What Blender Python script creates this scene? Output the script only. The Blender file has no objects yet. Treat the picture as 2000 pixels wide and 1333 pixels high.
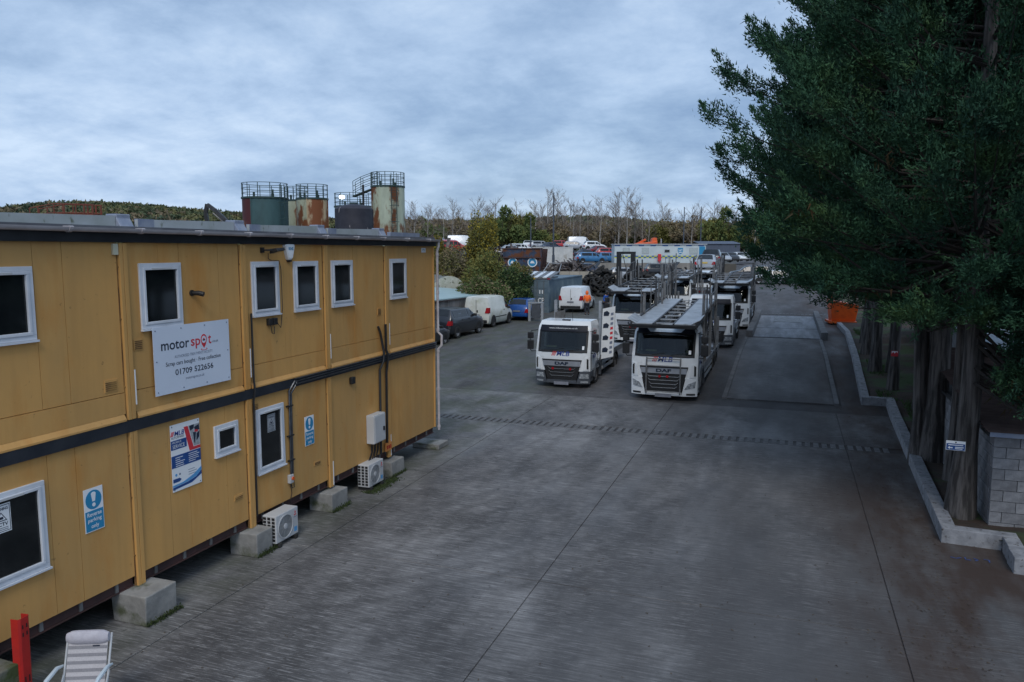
import bpy, bmesh, math, random
import numpy as np
from mathutils import Matrix, Vector
R = math.radians
rnd = random.Random(7)
S = bpy.context.scene
COL = S.collection

# ------------------------------------------------------------ camera, sky, sun, exposure
cam = bpy.data.cameras.new('camera'); camo = bpy.data.objects.new('camera', cam); COL.objects.link(camo)
cam.lens = 27.0; cam.sensor_width = 36.0; cam.clip_end = 6000; cam.clip_start = 0.1
camo.location = (0, 0, 5.55); camo.rotation_euler = (R(90 - 6.711), 0, R(19.674))
S.camera = camo
SUN_EL, SUN_AZ = R(46), R(163)          # azimuth clockwise from +Y
W = bpy.data.worlds.new('World'); S.world = W; W.use_nodes = True
def world():
    nt = W.node_tree; N = nt.nodes; L = nt.links; N.clear()
    out = N.new('ShaderNodeOutputWorld'); mix = N.new('ShaderNodeMixShader')
    b1 = N.new('ShaderNodeBackground'); b2 = N.new('ShaderNodeBackground')
    sky = N.new('ShaderNodeTexSky'); sky.sky_type = 'NISHITA'; sky.sun_disc = False
    sky.sun_elevation = SUN_EL; sky.sun_rotation = SUN_AZ
    L.new(sky.outputs[0], b1.inputs[0]); b1.inputs[1].default_value = 0.10
    tc = N.new('ShaderNodeTexCoord'); sx = N.new('ShaderNodeSeparateXYZ'); L.new(tc.outputs['Generated'], sx.inputs[0])
    def math_(op, a, b=None):
        m = N.new('ShaderNodeMath'); m.operation = op
        for i, v in enumerate((a, b)):
            if v is None: continue
            if isinstance(v, (int, float)): m.inputs[i].default_value = v
            else: L.new(v, m.inputs[i])
        return m.outputs[0]
    z = math_('ADD', math_('MAXIMUM', sx.outputs[2], 0.0), 0.25)
    cx = N.new('ShaderNodeCombineXYZ'); L.new(math_('DIVIDE', sx.outputs[0], z), cx.inputs[0]); L.new(math_('DIVIDE', sx.outputs[1], z), cx.inputs[1])
    def noise(scale, det, rough, dist=0.0, off=0.0):
        n = N.new('ShaderNodeTexNoise'); n.inputs['Scale'].default_value = scale; n.inputs['Detail'].default_value = det
        n.inputs['Roughness'].default_value = rough; n.inputs['Distortion'].default_value = dist
        a = N.new('ShaderNodeVectorMath'); a.operation = 'ADD'; L.new(cx.outputs[0], a.inputs[0]); a.inputs[1].default_value = (off, off*.7, off*.3)
        L.new(a.outputs[0], n.inputs['Vector']); return n.outputs['Fac']
    n1 = noise(2.6, 9, .62, .10, 3.1); n2 = noise(.62, 3, .5, 0, 9.7)
    f = math_('ADD', math_('MULTIPLY', n1, .62), math_('MULTIPLY', n2, .38))
    ramp = N.new('ShaderNodeValToRGB'); L.new(f, ramp.inputs[0]); e = ramp.color_ramp.elements
    e[0].position = .34; e[0].color = (.21, .325, .53, 1); e[1].position = .64; e[1].color = (.56, .695, .88, 1)
    e.new(.44).color = (.305, .435, .64, 1); e.new(.53).color = (.415, .555, .765, 1)
    L.new(ramp.outputs[0], b2.inputs[0]); b2.inputs[1].default_value = 1.0
    r2 = N.new('ShaderNodeValToRGB'); L.new(n2, r2.inputs[0]); r2.color_ramp.elements[0].position = .35; r2.color_ramp.elements[0].color = (.80,)*3+(1,)
    r2.color_ramp.elements[1].position = .6; r2.color_ramp.elements[1].color = (.97,)*3+(1,)
    L.new(r2.outputs[0], mix.inputs[0]); L.new(b1.outputs[0], mix.inputs[1]); L.new(b2.outputs[0], mix.inputs[2]); L.new(mix.outputs[0], out.inputs[0])
world()
sun = bpy.data.lights.new('sun', 'SUN'); suno = bpy.data.objects.new('sun', sun); COL.objects.link(suno)
sun.energy = 1.3; sun.angle = R(25); sun.color = (1, .95, .88)
_d = Vector((math.sin(SUN_AZ)*math.cos(SUN_EL), math.cos(SUN_AZ)*math.cos(SUN_EL), math.sin(SUN_EL)))
suno.rotation_euler = _d.to_track_quat('Z', 'Y').to_euler(); suno.location = (0, 0, 60)
S.view_settings.view_transform = 'Standard'; S.view_settings.look = 'None'; S.view_settings.gamma = 1; S.view_settings.exposure = 0.18
S.view_settings.use_curve_mapping = False

# ------------------------------------------------------------ materials
MATS = {}
def mat(name, c1, c2=None, scale=4.0, rough=.7, metal=0.0, bump=0.0, stretch=(1, 1, 1), space='Object', lo=.38, hi=.62, c3=None, scale3=1.0, lo3=.5, hi3=.62, st3=(1, 1, 1), spec=.5, coat=0.0, detail=6.0, bscale=None, tint=0.0):
    """procedural surface: c1/c2 by a noise, then c3 patches (wear, rust, moss) by another noise"""
    if name in MATS: return MATS[name]
    m = bpy.data.materials.new(name); m.use_nodes = True; nt = m.node_tree; N = nt.nodes; L = nt.links
    p = N['Principled BSDF']; p.inputs['Roughness'].default_value = rough; p.inputs['Metallic'].default_value = metal
    p.inputs['Specular IOR Level'].default_value = spec; p.inputs['Coat Weight'].default_value = coat
    p.inputs['Base Color'].default_value = (*c1, 1)
    if space == 'World': g = N.new('ShaderNodeNewGeometry'); src = g.outputs['Position']
    else: g = N.new('ShaderNodeTexCoord'); src = g.outputs['Object']
    def noise(sc, st, det, off=0):
        mp = N.new('ShaderNodeMapping'); L.new(src, mp.inputs[0]); mp.inputs['Scale'].default_value = st; mp.inputs['Location'].default_value = (off, off*1.3, off*.7)
        n = N.new('ShaderNodeTexNoise'); n.inputs['Scale'].default_value = sc; n.inputs['Detail'].default_value = det; n.inputs['Roughness'].default_value = .6
        L.new(mp.outputs[0], n.inputs['Vector']); return n.outputs['Fac']
    def ramp(fac, a, b):
        r = N.new('ShaderNodeMapRange'); r.inputs[1].default_value = a; r.inputs[2].default_value = b; L.new(fac, r.inputs[0]); return r.outputs[0]
    def mixc(fac, a, b):
        x = N.new('ShaderNodeMix'); x.data_type = 'RGBA'
        if fac is not None: L.new(fac, x.inputs[0])
        for i, v in ((6, a), (7, b)):
            if isinstance(v, tuple): x.inputs[i].default_value = (*v, 1)
            else: L.new(v, x.inputs[i])
        return x.outputs[2]
    col = None
    if c2 is not None: col = mixc(ramp(noise(scale, stretch, detail), lo, hi), c1, c2)
    if c3 is not None: col = mixc(ramp(noise(scale3, st3, 7, 5.3), lo3, hi3), col if col is not None else c1, c3)
    if tint:
        oi = N.new('ShaderNodeObjectInfo'); hv = N.new('ShaderNodeHueSaturation'); mr = N.new('ShaderNodeMapRange')
        mr.inputs[3].default_value = 1 - tint; mr.inputs[4].default_value = 1 + tint; L.new(oi.outputs['Random'], mr.inputs[0]); L.new(mr.outputs[0], hv.inputs['Value'])
        if col is None: hv.inputs['Color'].default_value = (*c1, 1)
        else: L.new(col, hv.inputs['Color'])
        col = hv.outputs[0]
    if col is not None: L.new(col, p.inputs['Base Color'])
    if bump:
        b = N.new('ShaderNodeBump'); b.inputs['Strength'].default_value = bump; b.inputs['Distance'].default_value = .02
        L.new(noise(bscale or scale*4, stretch, 4, 2.2), b.inputs['Height']); L.new(b.outputs[0], p.inputs['Normal'])
    MATS[name] = m; return m
def node_mat(name):
    m = bpy.data.materials.new(name); m.use_nodes = True; MATS[name] = m; return m, m.node_tree.nodes, m.node_tree.links

def yellow_paint():
    m, N, L = node_mat('yellow_paint'); p = N['Principled BSDF']; g = N.new('ShaderNodeNewGeometry')
    def noise(sc, st, det, off=0):
        mp = N.new('ShaderNodeMapping'); L.new(g.outputs['Position'], mp.inputs[0]); mp.inputs['Scale'].default_value = st; mp.inputs['Location'].default_value = (off, off, off)
        n = N.new('ShaderNodeTexNoise'); n.inputs['Scale'].default_value = sc; n.inputs['Detail'].default_value = det; n.inputs['Roughness'].default_value = .6
        L.new(mp.outputs[0], n.inputs['Vector']); return n.outputs['Fac']
    def mr(f, a, b, c=0., d=1.):
        r = N.new('ShaderNodeMapRange'); r.inputs[1].default_value = a; r.inputs[2].default_value = b; r.inputs[3].default_value = c; r.inputs[4].default_value = d; L.new(f, r.inputs[0]); return r.outputs[0]
    def mix(f, a, b):
        x = N.new('ShaderNodeMix'); x.data_type = 'RGBA'; L.new(f, x.inputs[0])
        for i, v in ((6, a), (7, b)):
            if isinstance(v, tuple): x.inputs[i].default_value = (*v, 1)
            else: L.new(v, x.inputs[i])
        return x.outputs[2]
    c = mix(mr(noise(.8, (1, 1, .6), 8), .38, .62), (.61, .335, .108), (.51, .295, .105))
    c = mix(mr(noise(5, (1, 1, .07), 6, 4), .47, .74, 0, .42), c, (.43, .235, .075))      # rain streaks
    c = mix(mr(noise(1.6, (1, 1, .30), 6, 9), .53, .76, 0, .75), c, (.50, .20, .035))        # rusty orange bleed
    c = mix(mr(noise(9, (1, 1, 1), 8, 17), .67, .73, 0, .6), c, (.16, .09, .035))         # chips and dirt
    L.new(c, p.inputs['Base Color']); p.inputs['Roughness'].default_value = .55; p.inputs['Specular IOR Level'].default_value = .35
    b = N.new('ShaderNodeBump'); b.inputs['Strength'].default_value = .12; b.inputs['Distance'].default_value = .02
    L.new(noise(2.2, (1, 1, .6), 3, 2), b.inputs['Height']); L.new(b.outputs[0], p.inputs['Normal'])
    return m
YEL = yellow_paint()

def concrete_ground(name, base, light, needle, brush):
    """broom-finished yard concrete: grain, brush lines across, oil stains, tyre polish along Y, needle litter by the trees"""
    m, N, L = node_mat(name); p = N['Principled BSDF']; g = N.new('ShaderNodeNewGeometry'); sx = N.new('ShaderNodeSeparateXYZ'); L.new(g.outputs['Position'], sx.inputs[0])
    def noise(sc, st, det, off=0, ro=.6):
        mp = N.new('ShaderNodeMapping'); L.new(g.outputs['Position'], mp.inputs[0]); mp.inputs['Scale'].default_value = st; mp.inputs['Location'].default_value = (off, off, off)
        n = N.new('ShaderNodeTexNoise'); n.inputs['Scale'].default_value = sc; n.inputs['Detail'].default_value = det; n.inputs['Roughness'].default_value = ro
        L.new(mp.outputs[0], n.inputs['Vector']); return n.outputs['Fac']
    def mr(f, a, b, c=0., d=1.):
        r = N.new('ShaderNodeMapRange'); r.inputs[1].default_value = a; r.inputs[2].default_value = b; r.inputs[3].default_value = c; r.inputs[4].default_value = d; L.new(f, r.inputs[0]); return r.outputs[0]
    def mix(f, a, b, mode='MIX'):
        x = N.new('ShaderNodeMix'); x.data_type = 'RGBA'; x.blend_type = mode
        if isinstance(f, float): x.inputs[0].default_value = f
        else: L.new(f, x.inputs[0])
        for i, v in ((6, a), (7, b)):
            if isinstance(v, tuple): x.inputs[i].default_value = (*v, 1)
            else: L.new(v, x.inputs[i])
        return x.outputs[2]
    def mul(a, b):
        x = N.new('ShaderNodeMath'); x.operation = 'MULTIPLY'; L.new(a, x.inputs[0])
        if isinstance(b, float): x.inputs[1].default_value = b
        else: L.new(b, x.inputs[1])
        return x.outputs[0]
    dk = tuple(v*.5 for v in base)
    c = mix(mr(noise(.5, (1, .6, 1), 9, 3, .68), .38, .62), base, light)
    c = mix(mr(noise(.9, (1, .45, 1), 6, 11), .46, .66, 0, .85), c, dk)                    # oil and damp patches
    c = mix(mr(noise(.75, (1, .06, 1), 4, 21), .50, .70, 0, .55), c, dk)                    # wheel tracks along the lane
    wv = N.new('ShaderNodeTexWave'); wv.wave_type = 'RINGS'; wv.rings_direction = 'Z'; wv.inputs['Scale'].default_value = .55; wv.inputs['Distortion'].default_value = 2.5; wv.inputs['Detail'].default_value = 5; wv.inputs['Detail Scale'].default_value = .7
    mpw = N.new('ShaderNodeMapping'); mpw.inputs['Location'].default_value = (15, -21, 0); L.new(g.outputs['Position'], mpw.inputs[0]); L.new(mpw.outputs[0], wv.inputs[0])
    c = mix(mul(mr(wv.outputs['Fac'], .55, .95, 0, .4), mr(noise(.45, (1, 1, 1), 4, 91), .45, .62)), c, dk)            # scuffed tyre arcs
    sp = noise(2.6, (1, 1, 1), 5, 97); c = mix(mr(sp, .66, .70, 0, .75), c, tuple(v*.35 for v in base))                     # oil spots
    st = noise(6, (.16, 3.2, 1), 5, 31)                                                     # brush lines
    c = mix(mr(st, .40, .64, 0, brush), c, tuple(v*.30 for v in base))
    c = mix(mr(noise(10, (.13, 2.4, 1), 7, 45, .78), .42, .62, 0, .6), c, tuple(v*.5 for v in base))
    c = mix(mr(noise(16, (.16, 2.2, 1), 5, 41, .8), .52, .68, 0, .5), c, tuple(min(1, v*1.9) for v in light))
    c = mix(mr(noise(40, (1, 1, 1), 2, 47), .64, .72, 0, .7), c, tuple(v*.35 for v in base))
    lane = mr(sx.outputs[0], -6.5, -1.0, 0, .85); c = mix(mul(lane, mr(noise(.35, (1, .25, 1), 5, 81), .25, .6)), c, tuple(v*.62 for v in base), 'MIX')   # blotchy darker tone growing towards +X
    if needle:
        nf = mul(mr(noise(1.3, (1, .35, 1), 7, 51), .34, .60), mr(sx.outputs[0], .2, 2.4))
        c = mix(mul(nf, .85), c, (.045, .026, .018))
    # mossy damp strip beside the footings
    mo = mul(mr(sx.outputs[0], -7.9, -9.2), mr(noise(1.1, (1, .6, 1), 6, 61), .35, .62))
    c = mix(mul(mo, .55), c, (.065, .075, .04))
    L.new(c, p.inputs['Base Color']); L.new(mr(noise(.8, (1, .3, 1), 5, 71), .3, .7, .55, .9), p.inputs['Roughness']); p.inputs['Specular IOR Level'].default_value = .35
    b = N.new('ShaderNodeBump'); b.inputs['Strength'].default_value = .22; b.inputs['Distance'].default_value = .01; L.new(st, b.inputs['Height']); L.new(b.outputs[0], p.inputs['Normal'])
    return m
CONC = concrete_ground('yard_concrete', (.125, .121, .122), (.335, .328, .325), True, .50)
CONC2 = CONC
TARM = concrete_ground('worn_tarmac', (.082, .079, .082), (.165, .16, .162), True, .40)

def rusty_tank(name, paint, rust_lo, rust_hi, rust=(.16, .055, .018)):
    return mat(name, paint, tuple(v*.72 for v in paint), 1.2, .65, 0, .25, (1, 1, .35), c3=rust, scale3=.75, lo3=rust_lo, hi3=rust_hi, st3=(1.2, 1.2, .5))
M_ = dict(
    black_band=mat('navy_black_paint', (.012, .016, .024), (.024, .028, .036), 3, .5, c3=(.30, .28, .25), scale3=7, lo3=.74, hi3=.76),
    fascia=mat('black_fascia', (.010, .011, .014), (.018, .02, .024), 3, .5),
    upvc=mat('white_upvc', (.66, .69, .74), (.56, .59, .64), 2.5, .35, c3=(.40, .40, .36), scale3=3, lo3=.62, hi3=.8),
    gutter=mat('grey_white_gutter', (.50, .47, .48), (.38, .35, .36), 1.6, .45, stretch=(1, 1, 3)),
    glass=mat('dark_window_glass', (.006, .008, .009), (.014, .017, .018), 1.2, .06, spec=.5),
    steelred=mat('oxide_red_steel', (.075, .035, .032), (.045, .025, .024), 3, .7),
    roofgrey=mat('grey_roof_felt', (.16, .17, .19), (.10, .105, .12), 2.0, .8, bump=.3),
    upstand=mat('weathered_white_sheet', (.44, .47, .49), (.34, .37, .36), 1.4, .6, c3=(.13, .15, .10), scale3=9, lo3=.62, hi3=.74, st3=(1, 1, .5)),
    lead=mat('lead_flashing', (.20, .235, .32), (.28, .31, .38), 5, .5),
    blk=mat('cast_concrete_block', (.29, .285, .27), (.20, .198, .19), 3, .9, bump=.5, c3=(.075, .085, .045), scale3=1.7, lo3=.54, hi3=.66),
    blkmoss=mat('mossy_concrete_block', (.17, .165, .14), (.12, .12, .10), 4, .9, bump=.6, c3=(.055, .075, .025), scale3=2.6, lo3=.44, hi3=.6),
    breeze=mat('breeze_block', (.25, .25, .26), (.17, .17, .18), 5, .95, bump=.6, tint=.16),
    mortar=mat('mortar', (.10, .10, .10), (.07, .07, .07), 6, .95),
    kerb=mat('kerb_concrete', (.28, .285, .30), (.18, .185, .20), 4, .9, bump=.4, c3=(.05, .04, .032), scale3=9, lo3=.58, hi3=.68),
    white=mat('white_vehicle_paint', (.76, .78, .79), (.70, .72, .73), 1.5, .25, coat=.4, c3=(.42, .42, .39), scale3=2.2, lo3=.62, hi3=.85),
    offwhite=mat('grubby_white_paint', (.66, .67, .62), (.56, .58, .52), 1.5, .35, c3=(.36, .37, .25), scale3=1.6, lo3=.54, hi3=.75),
    black=mat('black_plastic', (.012, .012, .013), (.02, .02, .021), 5, .5),
    rubber=mat('tyre_rubber', (.017, .017, .017), (.030, .029, .028), 4, .85, tint=.3),
    darkgrey=mat('dark_grey_plastic', (.075, .085, .10), (.055, .062, .075), 4, .55),
    steel=mat('dirty_grey_steel', (.24, .245, .25), (.15, .15, .15), 3, .5, .45, c3=(.10, .06, .035), scale3=3, lo3=.60, hi3=.75),
    galv=mat('galvanised_sheet', (.44, .46, .48), (.33, .35, .37), 2.5, .45, .35, c3=(.17, .16, .145), scale3=2.5, lo3=.58, hi3=.75),
    chrome=mat('bright_metal', (.62, .64, .66), None, 1, .22, .9),
    silverbar=mat('silver_grille_bar', (.50, .53, .58), (.44, .46, .5), 3, .3, .6),
    screen=mat('windscreen_glass', (.010, .015, .018), (.022, .030, .032), 1.2, .04, spec=.3),
    lens=mat('lamp_glass', (.55, .58, .60), (.22, .24, .26), 14, .12, .3),
    redlens=mat('red_lens', (.42, .015, .02), (.3, .01, .015), 8, .2),
    red=mat('red_racking_paint', (.52, .022, .018), (.42, .02, .018), 4, .45),
    redtext=mat('red_vinyl', (.60, .035, .05), None, 1, .5),
    navytext=mat('navy_vinyl', (.012, .022, .045), None, 1, .5),
    bluetext=mat('blue_vinyl', (.02, .05, .28), None, 1, .5),
    greytext=mat('grey_vinyl', (.16, .19, .26), None, 1, .5),
    signwhite=mat('white_sign_board', (.66, .72, .82), (.62, .68, .78), .8, .45),
    whitevinyl=mat('white_vinyl', (.78, .80, .82), None, 1, .5),
    signblue=mat('sign_blue', (.02, .235, .44), None, 1, .5),
    adblue=mat('poster_blue', (.012, .06, .22), (.015, .075, .26), 3, .5),
    adsky=mat('poster_light_blue', (.10, .33, .62), None, 1, .5),
    adgrey=mat('poster_grey', (.42, .45, .48), (.30, .32, .34), 12, .5),
    yplate=mat('yellow_plate', (.60, .40, .04), None, 1, .5),
    wplate=mat('blurred_grey_plate', (.24, .25, .29), (.19, .2, .23), 5, .5),
    orange=mat('orange_paint', (.72, .11, .012), (.60, .085, .012), 3, .45),
    hivis=mat('hi_vis_orange', (.95, .16, .02), (.85, .14, .02), 8, .8),
    cloth=mat('navy_workwear', (.018, .022, .035), (.028, .032, .045), 8, .9),
    bluecloth=mat('royal_blue_cloth', (.02, .10, .42), (.015, .08, .34), 8, .9),
    skin=mat('skin', (.50, .30, .22), None, 1, .6),
    bark=mat('conifer_bark', (.125, .112, .104), (.034, .030, .028), 9, .95, bump=1.0, stretch=(1, 1, .10), lo=.40, hi=.58),
    limb=mat('conifer_limb', (.040, .033, .028), (.026, .021, .018), 5, .95),
    soil=mat('needle_litter_soil', (.050, .030, .020), (.030, .022, .015), 3, .95, bump=.8, c3=(.035, .06, .018), scale3=.55, lo3=.5, hi3=.6, space='World'),
    asbestos=mat('dark_corrugated_sheet', (.050, .032, .028), (.075, .05, .044), 3, .9, c3=(.10, .08, .07), scale3=2, lo3=.6, hi3=.75),
    pale_sheet=mat('pale_roof_sheet', (.36, .44, .52), (.26, .31, .38), 1.2, .6, stretch=(.3, 3, 1)),
    ac=mat('air_con_casing', (.52, .53, .54), (.46, .47, .48), 2, .4),
    acgrille=mat('air_con_grille', (.22, .22, .22), None, 1, .5, .3),
    moss=mat('moss', (.030, .05, .012), (.05, .07, .02), 20, .95, bump=.8),
)
# ------------------------------------------------------------ mesh helpers
class MB:
    def __init__(s): s.v = []; s.f = []
    def box(s, x0, x1, y0, y1, z0, z1):
        n = len(s.v); s.v += [(x0,y0,z0),(x1,y0,z0),(x1,y1,z0),(x0,y1,z0),(x0,y0,z1),(x1,y0,z1),(x1,y1,z1),(x0,y1,z1)]
        s.f += [(n,n+3,n+2,n+1),(n+4,n+5,n+6,n+7),(n,n+1,n+5,n+4),(n+1,n+2,n+6,n+5),(n+2,n+3,n+7,n+6),(n+3,n,n+4,n+7)]; return s
    def bar(s, p0, p1, w, h, up=(0, 0, 1)):
        p0 = Vector(p0); p1 = Vector(p1); d = (p1-p0).normalized(); u = Vector(up)
        if abs(d.dot(u)) > .98: u = Vector((1, 0, 0))
        a = d.cross(u).normalized()*w/2; b = a.cross(d).normalized()*h/2; n = len(s.v)
        for p in (p0, p1): s.v += [tuple(p-a-b), tuple(p+a-b), tuple(p+a+b), tuple(p-a+b)]
        s.f += [(n,n+1,n+2,n+3),(n+7,n+6,n+5,n+4)] + [(n+i, n+4+i, n+4+(i+1)%4, n+(i+1)%4) for i in range(4)]; return s
    def tube(s, pts, r, n=6, cap=True):
        pts = [Vector(p) for p in pts]; k = len(pts); r = [r]*k if isinstance(r, (int, float)) else list(r); b0 = len(s.v)
        ref = None
        for i, p in enumerate(pts):
            d = (pts[min(i+1, k-1)] - pts[max(i-1, 0)]).normalized()
            if ref is None: ref = Vector((0, 0, 1)) if abs(d.z) < .9 else Vector((1, 0, 0))
            a = (ref - d*ref.dot(d)).normalized(); b = d.cross(a); ref = a
            for j in range(n):
                t = 2*math.pi*j/n; s.v.append(tuple(p + (a*math.cos(t) + b*math.sin(t))*r[i]))
        for i in range(k-1):
            for j in range(n): q = (j+1) % n; s.f.append((b0+i*n+j, b0+i*n+q, b0+(i+1)*n+q, b0+(i+1)*n+j))
        if cap: s.f += [tuple(b0+j for j in reversed(range(n))), tuple(b0+(k-1)*n+j for j in range(n))]
        return s
    def cyl(s, p0, p1, r, n=12): return s.tube([p0, p1], r, n)
    def loft(s, rings, cap=True, closed=True):
        n = len(rings[0]); b0 = len(s.v)
        for r in rings: s.v += [tuple(p) for p in r]
        m = n if closed else n-1
        for i in range(len(rings)-1):
            for j in range(m): q = (j+1) % n; s.f.append((b0+i*n+j, b0+i*n+q, b0+(i+1)*n+q, b0+(i+1)*n+j))
        if cap: s.f += [tuple(b0+j for j in reversed(range(n))), tuple(b0+(len(rings)-1)*n+j for j in range(n))]
        return s
    def prism(s, poly, fn, a, b): return s.loft([[fn(u, v, a) for u, v in poly], [fn(u, v, b) for u, v in poly]])
    def lathe(s, prof, c=(0, 0, 0), axis='z', n=16, closed=False):
        rings = []
        for r, h in prof:
            ring = []
            for j in range(n):
                t = 2*math.pi*j/n; a, b = r*math.cos(t), r*math.sin(t)
                p = (a, b, h) if axis == 'z' else ((h, a, b) if axis == 'x' else (b, h, a))
                ring.append((p[0]+c[0], p[1]+c[1], p[2]+c[2]))
            rings.append(ring)
        if closed: rings.append(rings[0])
        return s.loft(rings, cap=not closed)
    def quad(s, *p): n = len(s.v); s.v += [tuple(q) for q in p]; s.f.append(tuple(range(n, n+len(p)))); return s
    def grid(s, P):
        n = len(s.v); a = len(P); b = len(P[0])
        for r in P: s.v += [tuple(q) for q in r]
        for i in range(a-1):
            for j in range(b-1): s.f.append((n+i*b+j, n+i*b+j+1, n+(i+1)*b+j+1, n+(i+1)*b+j))
        return s
    def slab(s, P, Q):
        """closed solid between two grids (P outer, Q inner)"""
        a = len(P); b = len(P[0]); n = len(s.v); s.grid(P); s.grid([list(r) for r in Q]); k = a*b
        lo = [(0, j) for j in range(b)] + [(i, b-1) for i in range(1, a)] + [(a-1, j) for j in range(b-2, -1, -1)] + [(i, 0) for i in range(a-2, 0, -1)]
        ids = [i*b+j for i, j in lo]
        for t in range(len(ids)): u, w = ids[t], ids[(t+1) % len(ids)]; s.f.append((n+u, n+w, n+k+w, n+k+u))
        return s
    def mesh(s, name, off=(0, 0, 0), smooth=False):
        me = bpy.data.meshes.new(name); me.from_pydata([(x-off[0], y-off[1], z-off[2]) for x, y, z in s.v], [], s.f)
        bm = bmesh.new(); bm.from_mesh(me); bmesh.ops.recalc_face_normals(bm, faces=bm.faces); bm.to_mesh(me); bm.free()
        if smooth:
            me.polygons.foreach_set('use_smooth', [True]*len(me.polygons))
            me.set_sharp_from_angle(angle=R(38))
        return me
    def build(s, name, m, parent=None, world=False, smooth=False, bevel=0, off=None):
        if off is None:
            if parent is None:
                a = np.array(s.v); off = ((a[:,0].min()+a[:,0].max())/2, (a[:,1].min()+a[:,1].max())/2, a[:,2].min())
            elif world: off = wloc(parent)
            else: off = (0, 0, 0)
        me = s.mesh(name, off, smooth); me.materials.append(m)
        o = bpy.data.objects.new(name, me); COL.objects.link(o)
        if parent is not None: o.parent = parent
        else: o.location = off
        if bevel:
            b = o.modifiers.new('bevel', 'BEVEL'); b.width = bevel; b.segments = 2; b.limit_method = 'ANGLE'
        return o
def wloc(o):
    p = Vector(o.location)
    while o.parent: o = o.parent; p = p + Vector(o.location)
    return tuple(p)
def tag(o, label, cat, group=None, kind=None):
    o['label'] = label; o['category'] = cat
    if group: o['group'] = group
    if kind: o['kind'] = kind
    return o
def struct(o): o['kind'] = 'structure'; return o
def thing(name, label, cat, loc=(0, 0, 0), rz=0, group=None):
    o = bpy.data.objects.new(name, None); COL.objects.link(o); o.location = loc; o.rotation_euler = (0, 0, rz); o.empty_display_size = .2
    return tag(o, label, cat, group)
def piece(name, me, parent, loc, rot=(0, 0, 0), scale=(1, 1, 1)):
    o = bpy.data.objects.new(name, me); COL.objects.link(o); o.parent = parent; o.location = loc; o.rotation_euler = rot; o.scale = scale; return o
def copy_tree(o, parent=None):
    c = o.copy(); COL.objects.link(c); c.parent = parent
    for ch in list(o.children): copy_tree(ch, c)
    return c
FX = Matrix(((0, 0, 1), (1, 0, 0), (0, 1, 0)))          # lettering on a face looking +X
FY = Matrix(((1, 0, 0), (0, 0, -1), (0, 1, 0)))         # lettering on a face looking -Y
def text(s, m, parent, pos, width=None, height=None, frame=FX, align='CENTER', shear=0.0, bold=0.0, name='lettering', depth=.002, fit=None):
    """flat lettering: fitted to a cap height, then stretched to a width"""
    cu = bpy.data.curves.new('lettering', 'FONT'); cu.body = s; cu.size = 1; cu.shear = shear; cu.offset = bold; cu.align_x = align; cu.resolution_u = 3
    t = bpy.data.objects.new('t', cu); COL.objects.link(t); dg = bpy.context.evaluated_depsgraph_get(); dg.update()
    me = bpy.data.meshes.new_from_object(t.evaluated_get(dg)); bpy.data.objects.remove(t); bpy.data.curves.remove(cu)
    a = np.array([v.co[:] for v in me.vertices]); x0, x1 = a[:,0].min(), a[:,0].max(); y0, y1 = a[:,1].min(), a[:,1].max()
    sy = (height/(y1-y0)) if height else width/(x1-x0); sx = (width/(x1-x0)) if width else sy
    cx = {'CENTER': (x0+x1)/2, 'LEFT': x0, 'RIGHT': x1}[align]; cy = (y0+y1)/2
    for v in me.vertices:
        q = frame @ Vector(((v.co.x-cx)*sx, (v.co.y-cy)*sy, depth)); v.co = q + Vector(pos)
    me.materials.clear(); me.materials.append(m); o = bpy.data.objects.new(name, me); COL.objects.link(o); o.parent = parent; return o
def flat(poly, m, parent, frame, pos, name, t=.002):
    """thin vinyl shape: poly in sign plane coordinates"""
    mb = MB(); P = lambda u, v, d: tuple(frame @ Vector((u, v, d)) + Vector(pos)); mb.prism(poly, P, 0, t); return mb.build(name, m, parent)
def rect(u0, u1, v0, v1): return [(u0, v0), (u1, v0), (u1, v1), (u0, v1)]
def disc(cu, cv, ru, rv=None, n=24): rv = rv or ru; return [(cu+ru*math.cos(2*math.pi*i/n), cv+rv*math.sin(2*math.pi*i/n)) for i in range(n)]
YP = [-3000, 28, 39, 60, 68, 87, 100, 130, 200, 420, 3000]; ZP = [0, 0, .6, .75, 1.3, 2.0, 2.3, 3.4, 5.0, 5.2, 5.2]
def gz(y): return float(np.interp(y, YP, ZP))

# ------------------------------------------------------------ foliage helpers
def tri_mesh(name, V, m):
    """V: (n,3,3) array of triangles"""
    n = len(V); me = bpy.data.meshes.new(name); me.vertices.add(n*3); me.vertices.foreach_set('co', np.ascontiguousarray(V, dtype=np.float32).ravel())
    me.loops.add(n*3); me.loops.foreach_set('vertex_index', np.arange(n*3, dtype=np.int32)); me.polygons.add(n)
    me.polygons.foreach_set('loop_start', np.arange(0, n*3, 3, dtype=np.int32)); me.polygons.foreach_set('loop_total', np.full(n, 3, dtype=np.int32))
    me.update(calc_edges=True); me.materials.append(m); return me
def unit(a): return a/np.maximum(np.linalg.norm(a, axis=-1, keepdims=True), 1e-6)
def leaves(P, D, L, Wd, rg, spread=.8):
    """one narrow leaf-like triangle per point P, leaning along D"""
    n = len(P); d = unit(D + rg.normal(0, spread, (n, 3))); s = unit(np.cross(d, rg.normal(0, 1, (n, 3))))
    l = (L*rg.uniform(.55, 1.35, n))[:, None]; w = (Wd*rg.uniform(.6, 1.4, n))[:, None]
    return np.stack([P - s*w, P + s*w, P + d*l], 1)
def leaf_mat(name, a, b, c, scale=1.2):
    m = mat(name, a, b, scale, .75, c3=c, scale3=scale*.45, lo3=.52, hi3=.68, space='World', spec=.2)
    return m
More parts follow.
